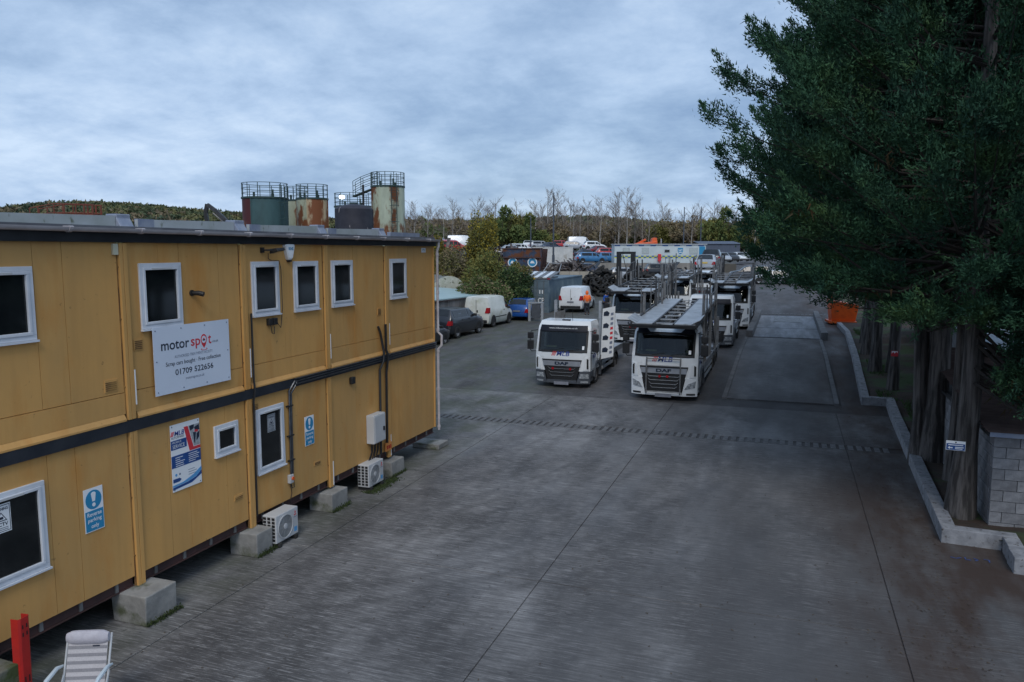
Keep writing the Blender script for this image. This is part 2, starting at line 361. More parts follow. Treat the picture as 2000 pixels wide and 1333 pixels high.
# ------------------------------------------------------------ ground and yard
def ground():
    xs = [-1500, -400, -120, -60, -30, -15, -5, 5, 15, 30, 60, 120, 400, 1500]; ys = [-300, -40, 0, 20, 27.9, 28.4, 33, 39, 50, 60, 64, 68, 78, 87, 100, 130, 200, 420, 1200, 3000]
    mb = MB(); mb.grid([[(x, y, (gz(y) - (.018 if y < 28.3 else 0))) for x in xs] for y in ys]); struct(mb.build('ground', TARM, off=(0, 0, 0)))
    slabs = thing('yard_paving', 'broom-finished concrete yard slabs in front of the yellow cabins', 'paving'); slabs['kind'] = 'structure'; del slabs['label']; del slabs['category']
    xb = [-20, -14.5, -8.3, -3.75, 1.75, 9.5]; yb = [(-4, .9), (.9, 11.85), (11.85, 22.98), (23.52, 28.35)]
    for i in range(len(xb)-1):
        for a, b in yb:
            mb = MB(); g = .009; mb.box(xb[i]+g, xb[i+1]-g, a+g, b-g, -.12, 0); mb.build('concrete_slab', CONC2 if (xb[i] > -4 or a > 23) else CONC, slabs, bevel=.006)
    # weighbridge approach ramp and the weighbridge itself
    wb = thing('weighbridge', 'long concrete weighbridge lane with raised side beams beside the trucks', 'weighbridge', (0, 45, 0)); wb['kind'] = 'structure'
    def strip(x0, x1, y0, y1, h, n=8, dz=-.1):
        mb = MB(); P = []; Q = []
        for k in range(n+1):
            y = y0+(y1-y0)*k/n; P.append([(x0, y, gz(y)+h), (x1, y, gz(y)+h)]); Q.append([(x0, y, gz(y)+dz), (x1, y, gz(y)+dz)])
        return mb.slab(P, Q)
    del wb['label']; del wb['category']
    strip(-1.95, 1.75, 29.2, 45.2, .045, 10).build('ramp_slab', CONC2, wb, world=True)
    strip(-2.12, -1.955, 29.2, 45.2, .075, 10).build('edge_strip', M_['edgestrip'], wb, world=True)
    strip(1.755, 1.92, 29.2, 45.2, .075, 10).build('edge_strip', M_['edgestrip'], wb, world=True)
    strip(-1.7, 1.85, 45.26, 50.2, .09, 4).build('deck_slab', M_['deckpale'], wb, world=True)
    strip(-1.7, 1.85, 50.26, 59.0, .10, 6).build('deck_slab', M_['deckpale'], wb, world=True)
    for k in range(9): strip(-.75, .95, 54.2+k*.42, 54.5+k*.42, .125, 1, .09).build('steel_plate', M_['steel'], wb, world=True)
    strip(-2.08, -1.72, 45.3, 60.2, .42, 6).build('side_beam', M_['edgestrip'], wb, world=True, bevel=.02)
    strip(1.87, 2.22, 45.3, 60.2, .42, 6).build('side_beam', M_['edgestrip'], wb, world=True, bevel=.02)
    def drain(name, label, x0, x1, y, pitch, w, z):
        d = thing(name, label, 'drain', ((x0+x1)/2, y, z)); n = int((x1-x0)/pitch)
        mb = MB(); mb.box(x0, x1, y-w/2-.02, y+w/2+.02, z-.3, z-.14); mb.build('channel', M_['void'], d, world=True)
        bm = MB(); bm.box(-pitch/2+.044, pitch/2-.044, -w/2, w/2, -.02, .004); me = bm.mesh('grate_bar'); me.materials.append(M_['grate'])
        for k in range(n): piece('grate_bar', me, d, (x0+pitch*(k+.5)-(x0+x1)/2, 0, rnd.uniform(-.003, .003)), (0, 0, rnd.uniform(-.012, .012)))
    drain('channel_drain', 'slotted concrete channel drain crossing the yard in front of the trucks', -14.2, 2.95, 23.25, .228, .50, 0)
    drain('channel_drain', 'far slotted drain crossing the lane at the end of the weighbridge', -2.6, 3.0, 61.0, .26, .5, gz(61)+.01)
    mb = MB(); mb.box(-9.2, -8.45, 20.7, 21.35, -.02, .006); tag(mb.build('manhole_cover', M_['grate']), 'square dark manhole cover in the concrete near the cabin corner', 'manhole cover')
    # kerb on the right
    pl = [(3.12, 53.5), (3.28, 48.4), (2.66, 29.55), (3.46, 29.55), (2.97, 16.1), (3.96, 16.02), (3.90, 15.15), (6.5, 15.15)]
    kb = thing('low_kerb_wall', 'low pale concrete kerb stepping along the tree verge on the right', 'kerb', (3, 30, 0))
    for i in range(len(pl)-1):
        a = Vector(pl[i]); b = Vector(pl[i+1]); d = (b-a); L = d.length; d.normalize(); n = max(1, int(round(L/2.2))); nr = Vector((-d.y, d.x))   # left of travel = verge side
        if nr.dot(Vector((6, (a.y+b.y)/2)) - (a+b)/2) < 0: nr = -nr
        for k in range(n):
            p = a + d*(L*k/n + (.004 if k else -.0)); q = a + d*(L*(k+1)/n + (.25 if (k == n-1 and i in (0, 2, 4, 5)) else 0)); h = .27 + rnd.uniform(-.008, .008) + (.003*i)
            mb = MB(); w = .26
            B = [(p.x, p.y), (q.x, q.y), (q.x+nr.x*w, q.y+nr.y*w), (p.x+nr.x*w, p.y+nr.y*w)]
            mb.loft([[(x, y, gz(y)-.05) for x, y in B], [(x, y, gz(y)+h) for x, y in B]]); mb.build('kerb_block', M_['kerb'], kb, world=True, bevel=.012)
    # verge soil behind the kerb
    mb = MB(); V = []
    edge = lambda y: float(np.interp(y, [15.2, 16.1, 16.2, 29.5, 29.6, 48.4, 53.5, 60], [4.1, 3.95, 3.2, 3.65, 2.9, 3.5, 3.35, 3.5]))
    rg = np.random.default_rng(3)
    for y in np.linspace(15.25, 75, 90):
        V.append([(edge(y)+.03+(24-edge(y))*t, y, gz(y) + .20 + (.10*math.sin(y*1.7+t*9) + rg.uniform(-.03, .05) + t*1.2)*min(1, t*12)) for t in (0, .02, .045, .075, .11, .15, .2, .3, .5, 1)])
    mb.grid(V); struct(mb.build('verge', M_['soil'], smooth=True))
    # grass and fallen bits on the verge
    P = []
    for _ in range(9000):
        y = rg.uniform(16.5, 58); x = edge(y)+.3+abs(rg.normal(0, .55)); c = math.sin(x*2.1+y*.9)+math.sin(y*.55+1)
        if (24 < y < 31 and x < 4.3) or (c > .9 and y > 31): P.append((x, y, gz(y)+.22))
    P = np.array(P); D = np.tile([0, 0, 1.], (len(P), 1))
    o = bpy.data.objects.new('verge_grass', tri_mesh('verge_grass', leaves(P, D, .14, .012, rg, .45), M_['grass'])); COL.objects.link(o); tag(o, 'short green grass tufts on the verge under the conifers', 'grass', kind='stuff')
    P = []
    for _ in range(2600):
        if rg.random() < .8: y = rg.uniform(11, 45); x = 2.9 - abs(rg.normal(0, .8))
        else: y = rg.uniform(7, 26); x = rg.uniform(-8.5, 3)
        P.append((x, y, gz(y)+.012+(.0 if y < 28.3 else .05)))
    P = np.array(P); D = rg.normal(0, 1, P.shape); D[:, 2] = 0
    V = leaves(P, D, .05, .012, rg, .1); V[:, :, 2] = V[:, :, 2]*.2 + P[:, None, 2]*.8
    o = bpy.data.objects.new('fallen_debris', tri_mesh('fallen_debris', V, M_['litter'])); COL.objects.link(o); tag(o, 'small dry needles and leaf scraps scattered over the concrete', 'debris', kind='stuff')
    # blue spray marks on the ground by the near kerb
    t = thing('paint_marks', 'faint blue sprayed survey marks on the ground by the near kerb', 'ground marking', (3.3, 15.3, .006))
    for k, pts in enumerate([[(0, 0), (.1, -.04), (.22, .02)], [(.3, .06), (.3, -.05), (.4, -.05)], [(.48, .06), (.55, .0), (.48, -.06)], [(.68, .07), (.78, .05), (.76, -.06)]]):
        mb = MB()
        for a, b in zip(pts[:-1], pts[1:]): mb.bar((a[0]*.8-.3, a[1]+.05, .002), (b[0]*.8-.3, b[1]+.05, .002), .022, .002)
        mb.build('stroke', M_['bluepaint'], t)
M_['void'] = mat('drain_shade_black', (.004, .004, .004), None, 1, 1, spec=0)  # matte near-black: the shade inside the drain slots is painted into the colour
M_['edgestrip'] = mat('worn_edge_concrete', (.155, .152, .155), (.10, .10, .10), 2, .9)
M_['deckpale'] = mat('pale_deck_concrete', (.26, .27, .29), (.15, .155, .165), .9, .85, stretch=(2.4, .3, 1), space='World', bump=.2)
M_['grate'] = mat('cast_grate', (.15, .148, .15), (.10, .10, .10), 6, .8, tint=.12, bump=.3)
M_['grass'] = mat('grass_blades', (.030, .075, .014), (.05, .10, .022), 2, .8, space='World')
M_['litter'] = mat('dry_litter', (.10, .07, .04), (.04, .028, .02), 3, .9, space='World')
M_['bluepaint'] = mat('blue_spray', (.02, .07, .30), (.05, .08, .16), 30, .8)
ground()

# ------------------------------------------------------------ yellow modular cabin block
XF = -9.2
POSTS = [3.48, 6.1, 8.72, 11.36, 13.98, 16.58]; YEND = 19.24
def cabins():
    B = thing('modular_cabin_building', 'two-storey mustard yellow modular cabin block with white windows and black band', 'building', (XF, 11.36, 0))
    def bx(name, m, *a, **k): mb = MB(); mb.box(*a); return mb.build(name, m, B, world=True, **k)
    bx('wall_core', M_['steelred'], -19.2, XF-.05, 3.5, YEND-.02, .63, 5.66)
    ybs = POSTS + [YEND]
    for i in range(len(POSTS)):
        a, b = POSTS[i]+.085, (POSTS[i+1]-.085 if i+1 < len(POSTS) else YEND)
        seams = [a] + [s for s in ({1: [7.31, 7.74]}.get(i, [a+1.12, a+1.44])) ] + [b]
        if i in (2, 4): seams = [a, a+.62, a+1.05, a+1.95, b]
        for k in range(len(seams)-1):
            g = .003; j = rnd.uniform(-.002, .002)
            bx('wall_panel', YEL, XF-.045, XF+j, seams[k]+g, seams[k+1]-g, 3.462, 5.668)
            bx('wall_panel', YEL, XF-.045, XF+j*.7, seams[k]+g, seams[k+1]-g, .62, 2.856)
        bx('kick_panel', YEL, XF-.045, XF+.010, a+.002, b-.002, 3.135, 3.452)
        mb = MB(); mb.prism([(XF-.03, 3.036), (XF+.055, 3.036), (XF+.055, 3.062), (XF+.011, 3.132), (XF-.03, 3.132)], lambda u, v, d: (u, d, v), a+.03, b-.03); mb.build('floor_lip', YEL, B, world=True)
        mb = MB(); mb.box(XF-.12, XF-.055, a, b, .47, .612); mb.box(XF-.12, XF-.02, a, b, .455, .468); mb.build('floor_beam', M_['steelred'], B, world=True)
        y = a+.25
        while y < b-.1: bx('joist_end', M_['steel'], XF-.054, XF-.03, y, y+.055, .476, .60); y += .62
    for p in POSTS:
        for z0, z1 in ((.44, 2.855), (3.04, 5.66)):
            mb = MB(); mb.box(XF-.03, XF+.045, p-.065, p-.004, z0, z1); mb.box(XF-.03, XF+.045, p+.004, p+.075, z0, z1); mb.box(XF-.035, XF+.036, p-.004, p+.004, z0+.002, z1-.002); mb.build('corner_post', YEL, B, world=True, bevel=.004)
            bx('post_flange', M_['rustflange'], XF-.02, XF+.006, p-.084, p-.067, z0+.02, z1-.01)
            for zz in (z0+.5, (z0+z1)/2+.2, z1-.35): mb = MB(); mb.cyl((XF+.0, p-.075, zz), (XF+.018, p-.075, zz), .013, 8); mb.build('bolt', M_['rustflange'], B, world=True)
        if p > 6: bx('edge_strip', M_['whitevinyl'], XF+.046, XF+.052, p+.078, p+.098, 3.25, 3.78)
    for p in (13.98, 16.58): bx('edge_strip', M_['whitevinyl'], XF+.046, XF+.052, p+.045, p+.07, .47, 1.0)
    bx('end_trim', YEL, XF-.05, XF+.03, YEND+.001, YEND+.05, .62, 5.66)
    bx('black_band', M_['black_band'], XF-.04, XF+.05, 3.5, YEND+.04, 2.858, 3.033)
    bx('fascia', M_['fascia'], XF-.2, XF+.07, 3.5, YEND+.12, 5.672, 5.83)
    bx('roof', M_['roofgrey'], -19.4, XF+.045, 3.5, YEND+.1, 5.832, 5.905)
    for k in range(6):                                                       # sheet upstands along the roof edge
        e = 4.0 + 2.655*(k); s0 = e-2.5
        if k == 0: continue
        mb = MB(); mb.loft([[(-9.66, s0, 5.90), (-9.60, s0, 5.90), (-9.60, s0, 6.035), (-9.66, s0, 6.035)], [(-9.66, e-.27, 5.90), (-9.60, e-.27, 5.90), (-9.60, e-.27, 6.075), (-9.66, e-.27, 6.075)]]); mb.build('roof_upstand', M_['upstand'], B, world=True)
        mb = MB(); mb.prism([(-9.80, 5.90), (-9.50, 5.90), (-9.585, 6.04), (-9.585, 6.105), (-9.80, 6.105)], lambda u, v, d: (u, d, v), e-.262, e); mb.build('flashing', M_['lead'], B, world=True, bevel=.012)
        bx('flashing', M_['lead'], -9.67, -9.592, s0+.002, s0+.32, 5.907, 6.046)
    bx('roof_upstand', M_['lead'], -9.66, -9.56, 17.55, 19.2, 5.906, 6.02)
    # gutter: open half-round channel with brackets
    n = 8; prof = [(.062*math.cos(math.pi+math.pi*j/n), .062*math.sin(math.pi+math.pi*j/n)) for j in range(n+1)] + [(.054*math.cos(2*math.pi-math.pi*j/n), .054*math.sin(2*math.pi-math.pi*j/n)) for j in range(n+1)]
    mb = MB(); mb.loft([[(XF+.135+u, 3.5, 5.875+v) for u, v in prof], [(XF+.135+u, YEND+.16, 5.85+v) for u, v in prof]]); gt = mb.build('gutter', M_['gutter'], B, world=True, smooth=True)
    for y in np.arange(4.1, 19.2, 1.22):
        mb = MB(); z = 5.875 - .025*(y-3.5)/15.9; mb.loft([[(XF+.135+u*1.18, y-.03, z+v*1.18) for u, v in prof[:n+1]] + [(XF+.135+.05, y-.03, z+.012), (XF+.135-.06, y-.03, z+.012)], [(XF+.135+u*1.18, y+.03, z+v*1.18) for u, v in prof[:n+1]] + [(XF+.135+.05, y+.03, z+.012), (XF+.135-.06, y+.03, z+.012)]])
        o = mb.build('gutter_bracket', M_['gutter'], gt, off=wloc(B))
    xd = XF+.09; yd = YEND+.115
    mb = MB(); mb.tube([(XF+.135, yd, 5.80), (XF+.135, yd, 5.66), (xd, yd, 5.55), (xd, yd, 3.30), (xd+.10, yd+.02, 3.2), (xd+.10, yd+.02, 2.93), (xd, yd, 2.82), (xd, yd, .52)], .036, 10); dp = mb.build('downpipe', M_['gutter'], B, world=True, smooth=True)
    for z in (5.45, 4.4, 3.36, 2.76, 1.7, .62): mb = MB(); mb.cyl((xd, yd, z-.035), (xd, yd, z+.035), .046, 10); mb.build('pipe_clip', M_['gutter'], dp, off=wloc(B))
    wins = [(6.28, 7.28, 4.40, 5.35), (9.02, 9.87, 4.36, 5.36), (11.60, 12.40, 4.36, 5.35), (12.87, 13.72, 4.36, 5.34), (14.21, 15.07, 4.36, 5.34), (16.79, 17.65, 4.38, 5.35), (6.2, 7.23, 1.34, 2.53), (10.46, 11.07, 2.01, 2.54), (11.56, 12.40, 1.39, 2.61)]
    for a, b, z0, z1 in wins:
        mb = MB()
        def ring(y0, y1, q0, q1, w, x0, x1):
            mb.box(x0, x1, y0, y1, q0, q0+w); mb.box(x0, x1, y0, y1, q1-w, q1); mb.box(x0, x1, y0, y0+w, q0+w, q1-w); mb.box(x0, x1, y1-w, y1, q0+w, q1-w)
        ring(a, b, z0, z1, .062, XF-.02, XF+.030); o = mb.build('window', M_['upvc'], B, world=True, bevel=.005)
        mb = MB(); s = .063; ring(a+s, b-s, z0+s, z1-s, .042, XF-.015, XF+.044); mb.build('sash', M_['upvc'], o, off=wloc(B), bevel=.006)
        mb = MB(); mb.box(XF-.01, XF+.010, a+.10, b-.10, z0+.10, z1-.10); mb.build('pane', M_['glass'], o, off=wloc(B))
        c = (a+b)/2; w = min(.2, (b-a)*.25); mb = MB(); mb.box(XF+.045, XF+.062, c-w, c+w, z1-.1, z1-.072); mb.build('trickle_vent', M_['ac'], o, off=wloc(B))
        mb = MB(); mb.box(XF+.002, XF+.06, a-.01, b+.01, z0-.028, z0-.002); mb.build('sill', M_['upvc'], o, off=wloc(B))
    for y, z, w, h in ((8.94, 4.14, .17, .17), (8.40, 3.60, .22, .18), (16.24, 4.10, .16, .17), (11.58, 2.66, .16, .17), (11.02, 1.12, .22, .10), (13.5, 1.1, .22, .09)):
        mb = MB(); mb.box(XF+.002, XF+.012, y-w/2, y+w/2, z-h/2, z+h/2)
        v = mb.build('wall_vent', YEL, B, world=True)
        k = 0
        while k*.028 < h-.05: mb = MB(); mb.box(XF+.0125, XF+.019, y-w/2+.015, y+w/2-.015, z-h/2+.02+k*.028, z-h/2+.034+k*.028); mb.build('louvre', M_['rustflange'], v, off=wloc(B)); k += 1
    bx('vent_hood', M_['black'], XF+.002, XF+.09, 14.83, 14.98, 2.56, 2.72, bevel=.02)
    return B
M_['rustflange'] = mat('rusty_edge', (.17, .085, .03), (.10, .05, .02), 5, .8, c3=(.30, .17, .05), scale3=2, lo3=.45, hi3=.6)
BLD = cabins()
# footings
def block(x0, x1, y0, y1, h, label, m='blk'):
    mb = MB(); j = lambda: rnd.uniform(-.015, .015)
    mb.loft([[(x0+j(), y0+j(), 0), (x1+j(), y0+j(), 0), (x1+j(), y1+j(), 0), (x0+j(), y1+j(), 0)], [(x0+j(), y0+j(), h), (x1+j(), y0+j(), h), (x1+j(), y1+j(), h), (x0+j(), y1+j(), h)]])
    o = tag(mb.build('concrete_footing_block', M_[m], bevel=.018), label, 'concrete block', 'footing blocks under the yellow cabins')
    # moss fringe at the foot on the yard side
    rg = np.random.default_rng(int(y0*100)); n = 260; P = np.stack([x1 + np.abs(rg.normal(0, .035, n)), rg.uniform(y0, y1+.06, n), np.abs(rg.normal(0, .03, n))], 1)
    if h > .2:
        g = bpy.data.objects.new('moss_fringe', tri_mesh('moss_fringe', leaves(P - np.array(o.location), np.tile([.2, 0, 1.], (n, 1)), .04, .014, rg, .7), M_['moss'])); COL.objects.link(g); g.parent = o; g['kind'] = 'stuff'
block(-9.4, -8.74, 8.36, 8.98, .46, 'pale concrete footing block under the second post, nearest fully visible block')
block(-9.47, -8.86, 11.05, 11.52, .44, 'concrete footing block beside the nearer air conditioner')
block(-9.5, -8.92, 13.6, 14.22, .40, 'concrete footing block midway along the cabins between the two air conditioners')
block(-9.5, -8.96, 16.3, 16.95, .38, 'mossy concrete footing block just beyond the farther air conditioner')
block(-9.85, -9.02, 19.12, 19.75, .14, 'low flat concrete footing slab at the far cabin corner')
block(-9.65, -8.82, 5.75, 6.45, .45, 'mossy concrete footing block in the bottom left corner', 'blkmoss')
# ------------------------------------------------------------ signs and fittings on the cabins
def board(name, label, cat, y0, y1, z0, z1, m='signwhite', x=XF+.012, t=.006, group=None):
    o = thing(name, label, cat, (x, (y0+y1)/2, (z0+z1)/2), 0, group); w, h = y1-y0, z1-z0
    mb = MB(); mb.box(-t, 0, -w/2, w/2, -h/2, h/2); mb.build('board', M_[m], o); return o, w, h
def F(o, poly, m, name, t=.0022, lift=0.0): return flat(poly, M_[m], o, FX, (lift, 0, 0), name, t)
def screws(o, w, h, pts):
    for u, v in pts: F(o, disc(u, v, .011, n=8), 'greytext', 'screw', .006)
def mlb_logo(o, u, v, s, frame, pos, stripes=True):
    """slanted red stripes then heavy slanted blue letters; s = letter height"""
    P = lambda x, y: tuple(frame @ Vector((u+x, v+y, 0)) + Vector(pos))
    for k in range(3):
        x = -2.25*s + k*.30*s; poly = [(x, -.5*s), (x+.17*s, -.5*s), (x+.17*s+.42*s, .5*s), (x+.42*s, .5*s)]
        flat([(u+a, v+b) for a, b in poly], M_['redtext'], o, frame, pos, 'logo_stripe', .003)
    text('MLB', M_['bluetext'], o, P(.35*s, 0), 2.9*s, s, frame, shear=.22, bold=.012, depth=.003)
def signs():
    xs = XF+.06
    o, w, h = board('company_sign', 'large white company board with black and red lettering and phone number', 'sign', 9.17, 10.88, 3.30, 4.37, x=xs+.006)
    T = lambda s, m, u, v, wd, ht, **k: text(s, M_[m], o, (0.0, u, v), wd, ht, FX, **k)
    T('motor', 'navytext', -.40, .225, .60, .135, bold=.012); T('sp', 'redtext', .045, .195, .215, .165, bold=.012); T('t', 'redtext', .372, .235, .075, .15, bold=.012); T('.co.uk', 'navytext', .50, .195, .155, .045)
    # map pin with a car in it
    F(o, [(.165, .235), (.185, .17), (.235, .10), (.285, .17), (.305, .235)] + [(.235+.07*math.cos(t), .25+.085*math.sin(t)) for t in np.linspace(0, math.pi, 10)], 'redtext', 'map_pin')
    F(o, disc(.235, .245, .052, .06), 'signwhite', 'pin_hole', .0035); F(o, rect(.205, .265, .225, .245), 'navytext', 'car_icon', .0045); F(o, [(.215, .245), (.255, .245), (.247, .27), (.223, .27)], 'redtext', 'car_icon', .0045)
    F(o, [(.235+.075*math.cos(t), .085+.02*math.sin(t)) for t in np.linspace(math.pi*.75, math.pi*2.25, 14)] + [(.235+.06*math.cos(t), .085+.012*math.sin(t)) for t in np.linspace(math.pi*2.25, math.pi*.75, 14)], 'redtext', 'pin_ring')
    T('AUTHORISED TREATMENT FACILITY', 'greytext', 0, .035, .86, .045); T('Scrap cars bought \u00b7 Free collection', 'navytext', 0, -.075, 1.24, .085, bold=.008); T('01709 522656', 'navytext', 0, -.215, .86, .095, bold=.01); T('motorspot.co.uk', 'greytext', 0, -.345, .42, .06)
    screws(o, w, h, [(a*w*.47, b*h*.45) for a, b in ((-1, -1), (1, -1), (-1, 1), (1, 1), (-.33, 1), (.33, 1), (-.33, -1), (.33, -1), (-1, 0), (1, 0))])
    o, w, h = board('advert_poster', 'tall blue, white and red autospares poster below the white company board', 'poster', 9.47, 10.12, 1.67, 2.77, 'whitevinyl', x=XF+.014)
    mlb_logo(o, -.16, .40, .075, FX, (0, 0, 0)); text('AUTOSPARES', M_['navytext'], o, (0, -.17, .335), .28, .035, FX)
    F(o, rect(-.325, .02, .14, .29), 'adblue', 'title_band'); text('MOBILE', M_['whitevinyl'], o, (.0025, -.2, .258), .2, .03, FX); text('SERVICE', M_['whitevinyl'], o, (.0025, -.16, .19), .26, .06, FX)
    F(o, [(-.03, .47), (.06, .47), (.17, .10), (.325, .10), (.325, .05), (.08, .05)], 'redtext', 'red_slash'); F(o, [(.07, .47), (.325, .47), (.325, .11), (.18, .11)], 'adgrey', 'photo_print', .002)
    for poly in ([(.09, .46), (.2, .47), (.19, .40), (.11, .38)], [(.2, .42), (.31, .45), (.32, .36), (.22, .35)], [(.17, .34), (.24, .33), (.21, .15), (.19, .16)], [(.25, .30), (.32, .34), (.31, .24), (.24, .18)]): F(o, poly, 'navytext', 'photo_print', .003)
    F(o, [(.22, .38), (.29, .36), (.28, .33), (.2, .34)], 'redtext', 'photo_print', .0035)
    F(o, rect(-.325, .325, -.16, .04), 'adblue', 'text_band')
    for k in range(5):
        F(o, rect(-.24, -.24+(.16, .10, .2, .17, .18)[k], .0-.034*k-.006, .0-.034*k+.004), 'whitevinyl', 'small_print', .003)
        F(o, rect(.05, .05+(.2, .24, .21, .23, .15)[k], .005-.032*k-.006, .005-.032*k+.003), 'whitevinyl', 'small_print', .003)
    for k in range(3): F(o, rect(.03, .03+(.14, .19, .16)[k], -.26-.04*k-.004, -.26-.04*k+.004), 'greytext', 'small_print')
    F(o, [(-.31, -.40), (-.17, -.40), (-.13, -.37), (-.17, -.34), (-.31, -.34)], 'adblue', 'arrow_tab'); F(o, disc(-.24, -.28, .022), 'adsky', 'social_icon'); F(o, disc(-.16, -.28, .018), 'greytext', 'social_icon')
    F(o, [(-.325, -.44), (-.1, -.43), (.15, -.36), (.325, -.27), (.325, -.33), (.2, -.41), (0, -.45), (-.325, -.47)], 'adsky', 'wave'); F(o, [(-.325, -.475), (0, -.455), (.2, -.415), (.325, -.335), (.325, -.40), (.1, -.49), (-.325, -.515)], 'adblue', 'wave')
    screws(o, w, h, [(a*.29, b*.52) for a in (-1, 1) for b in (-1, 1)])
    for y0, y1, z0, z1, lab in ((7.82, 8.14, 1.57, 2.20, 'blue and white reverse parking only sign on the nearest lower panel'), (13.09, 13.41, 1.55, 2.16, 'smaller looking blue and white reverse parking only sign right of the lower window')):
        o, w, h = board('parking_sign', lab, 'sign', y0, y1, z0, z1, 'whitevinyl')
        F(o, disc(0, .145, .135, .14), 'signblue', 'warning_disc'); F(o, [(-.022, .12), (.022, .12), (.04, .235), (.02, .255), (-.02, .255), (-.04, .235)], 'whitevinyl', 'exclamation_mark', .004); F(o, disc(0, .07, .028), 'whitevinyl', 'exclamation_mark', .004)
        F(o, rect(-w/2+.01, w/2-.01, -h/2+.012, -.01), 'signblue', 'text_panel')
        for s, v, wd in (('Reverse', -.062, .24), ('parking', -.152, .23), ('only', -.243, .13)): text(s, M_['whitevinyl'], o, (.0025, 0, v), wd, .062 if s == 'Reverse' else .075, FX, bold=.015)
    for y, z, sc, lab in ((6.62, 2.20, 1.0, 'CCTV warning sticker in the near lower window'), (12.02, 2.28, .92, 'pale CCTV warning sticker in the far lower window')):
        o = thing('warning_sticker', lab, 'sticker', (XF+.0125, y, z)); w, h = .26*sc, .37*sc
        mb = MB(); mb.box(-.001, .001, -w/2, w/2, -h/2, h/2); mb.build('sticker', M_['adgrey' if sc < 1 else 'whitevinyl'], o)
        fr = MB()
        for r in (rect(-w*.44, w*.44, h*.44, h*.46), rect(-w*.44, w*.44, -h*.46, -h*.44), rect(-w*.46, -w*.43, -h*.46, h*.46), rect(w*.43, w*.46, -h*.46, h*.46)): fr.prism(r, lambda u, v, d: (d, u, v), .001, .0025)
        fr.build('border', M_['navytext'], o)
        text('WARNING', M_['navytext'], o, (.0015, 0, h*.33), w*.74, h*.10, FX, bold=.02); text('CCTV', M_['navytext'], o, (.0015, 0, -h*.20), w*.66, h*.13, FX, bold=.02)
        F(o, [(-w*.3, -h*.09), (w*.3, -h*.09), (0, h*.23)], 'navytext', 'triangle', .0030); F(o, [(-w*.23, -h*.06), (w*.23, -h*.06), (0, h*.18)], 'adgrey' if sc < 1 else 'whitevinyl', 'triangle', .0040); F(o, rect(-w*.12, w*.10, -.01, h*.06), 'navytext', 'camera_icon', .005)
        for k in range(2): F(o, rect(-w*.33, w*.33, -h*(.33+.06*k)-.003, -h*(.33+.06*k)+.003), 'navytext', 'small_print', .003)
signs()
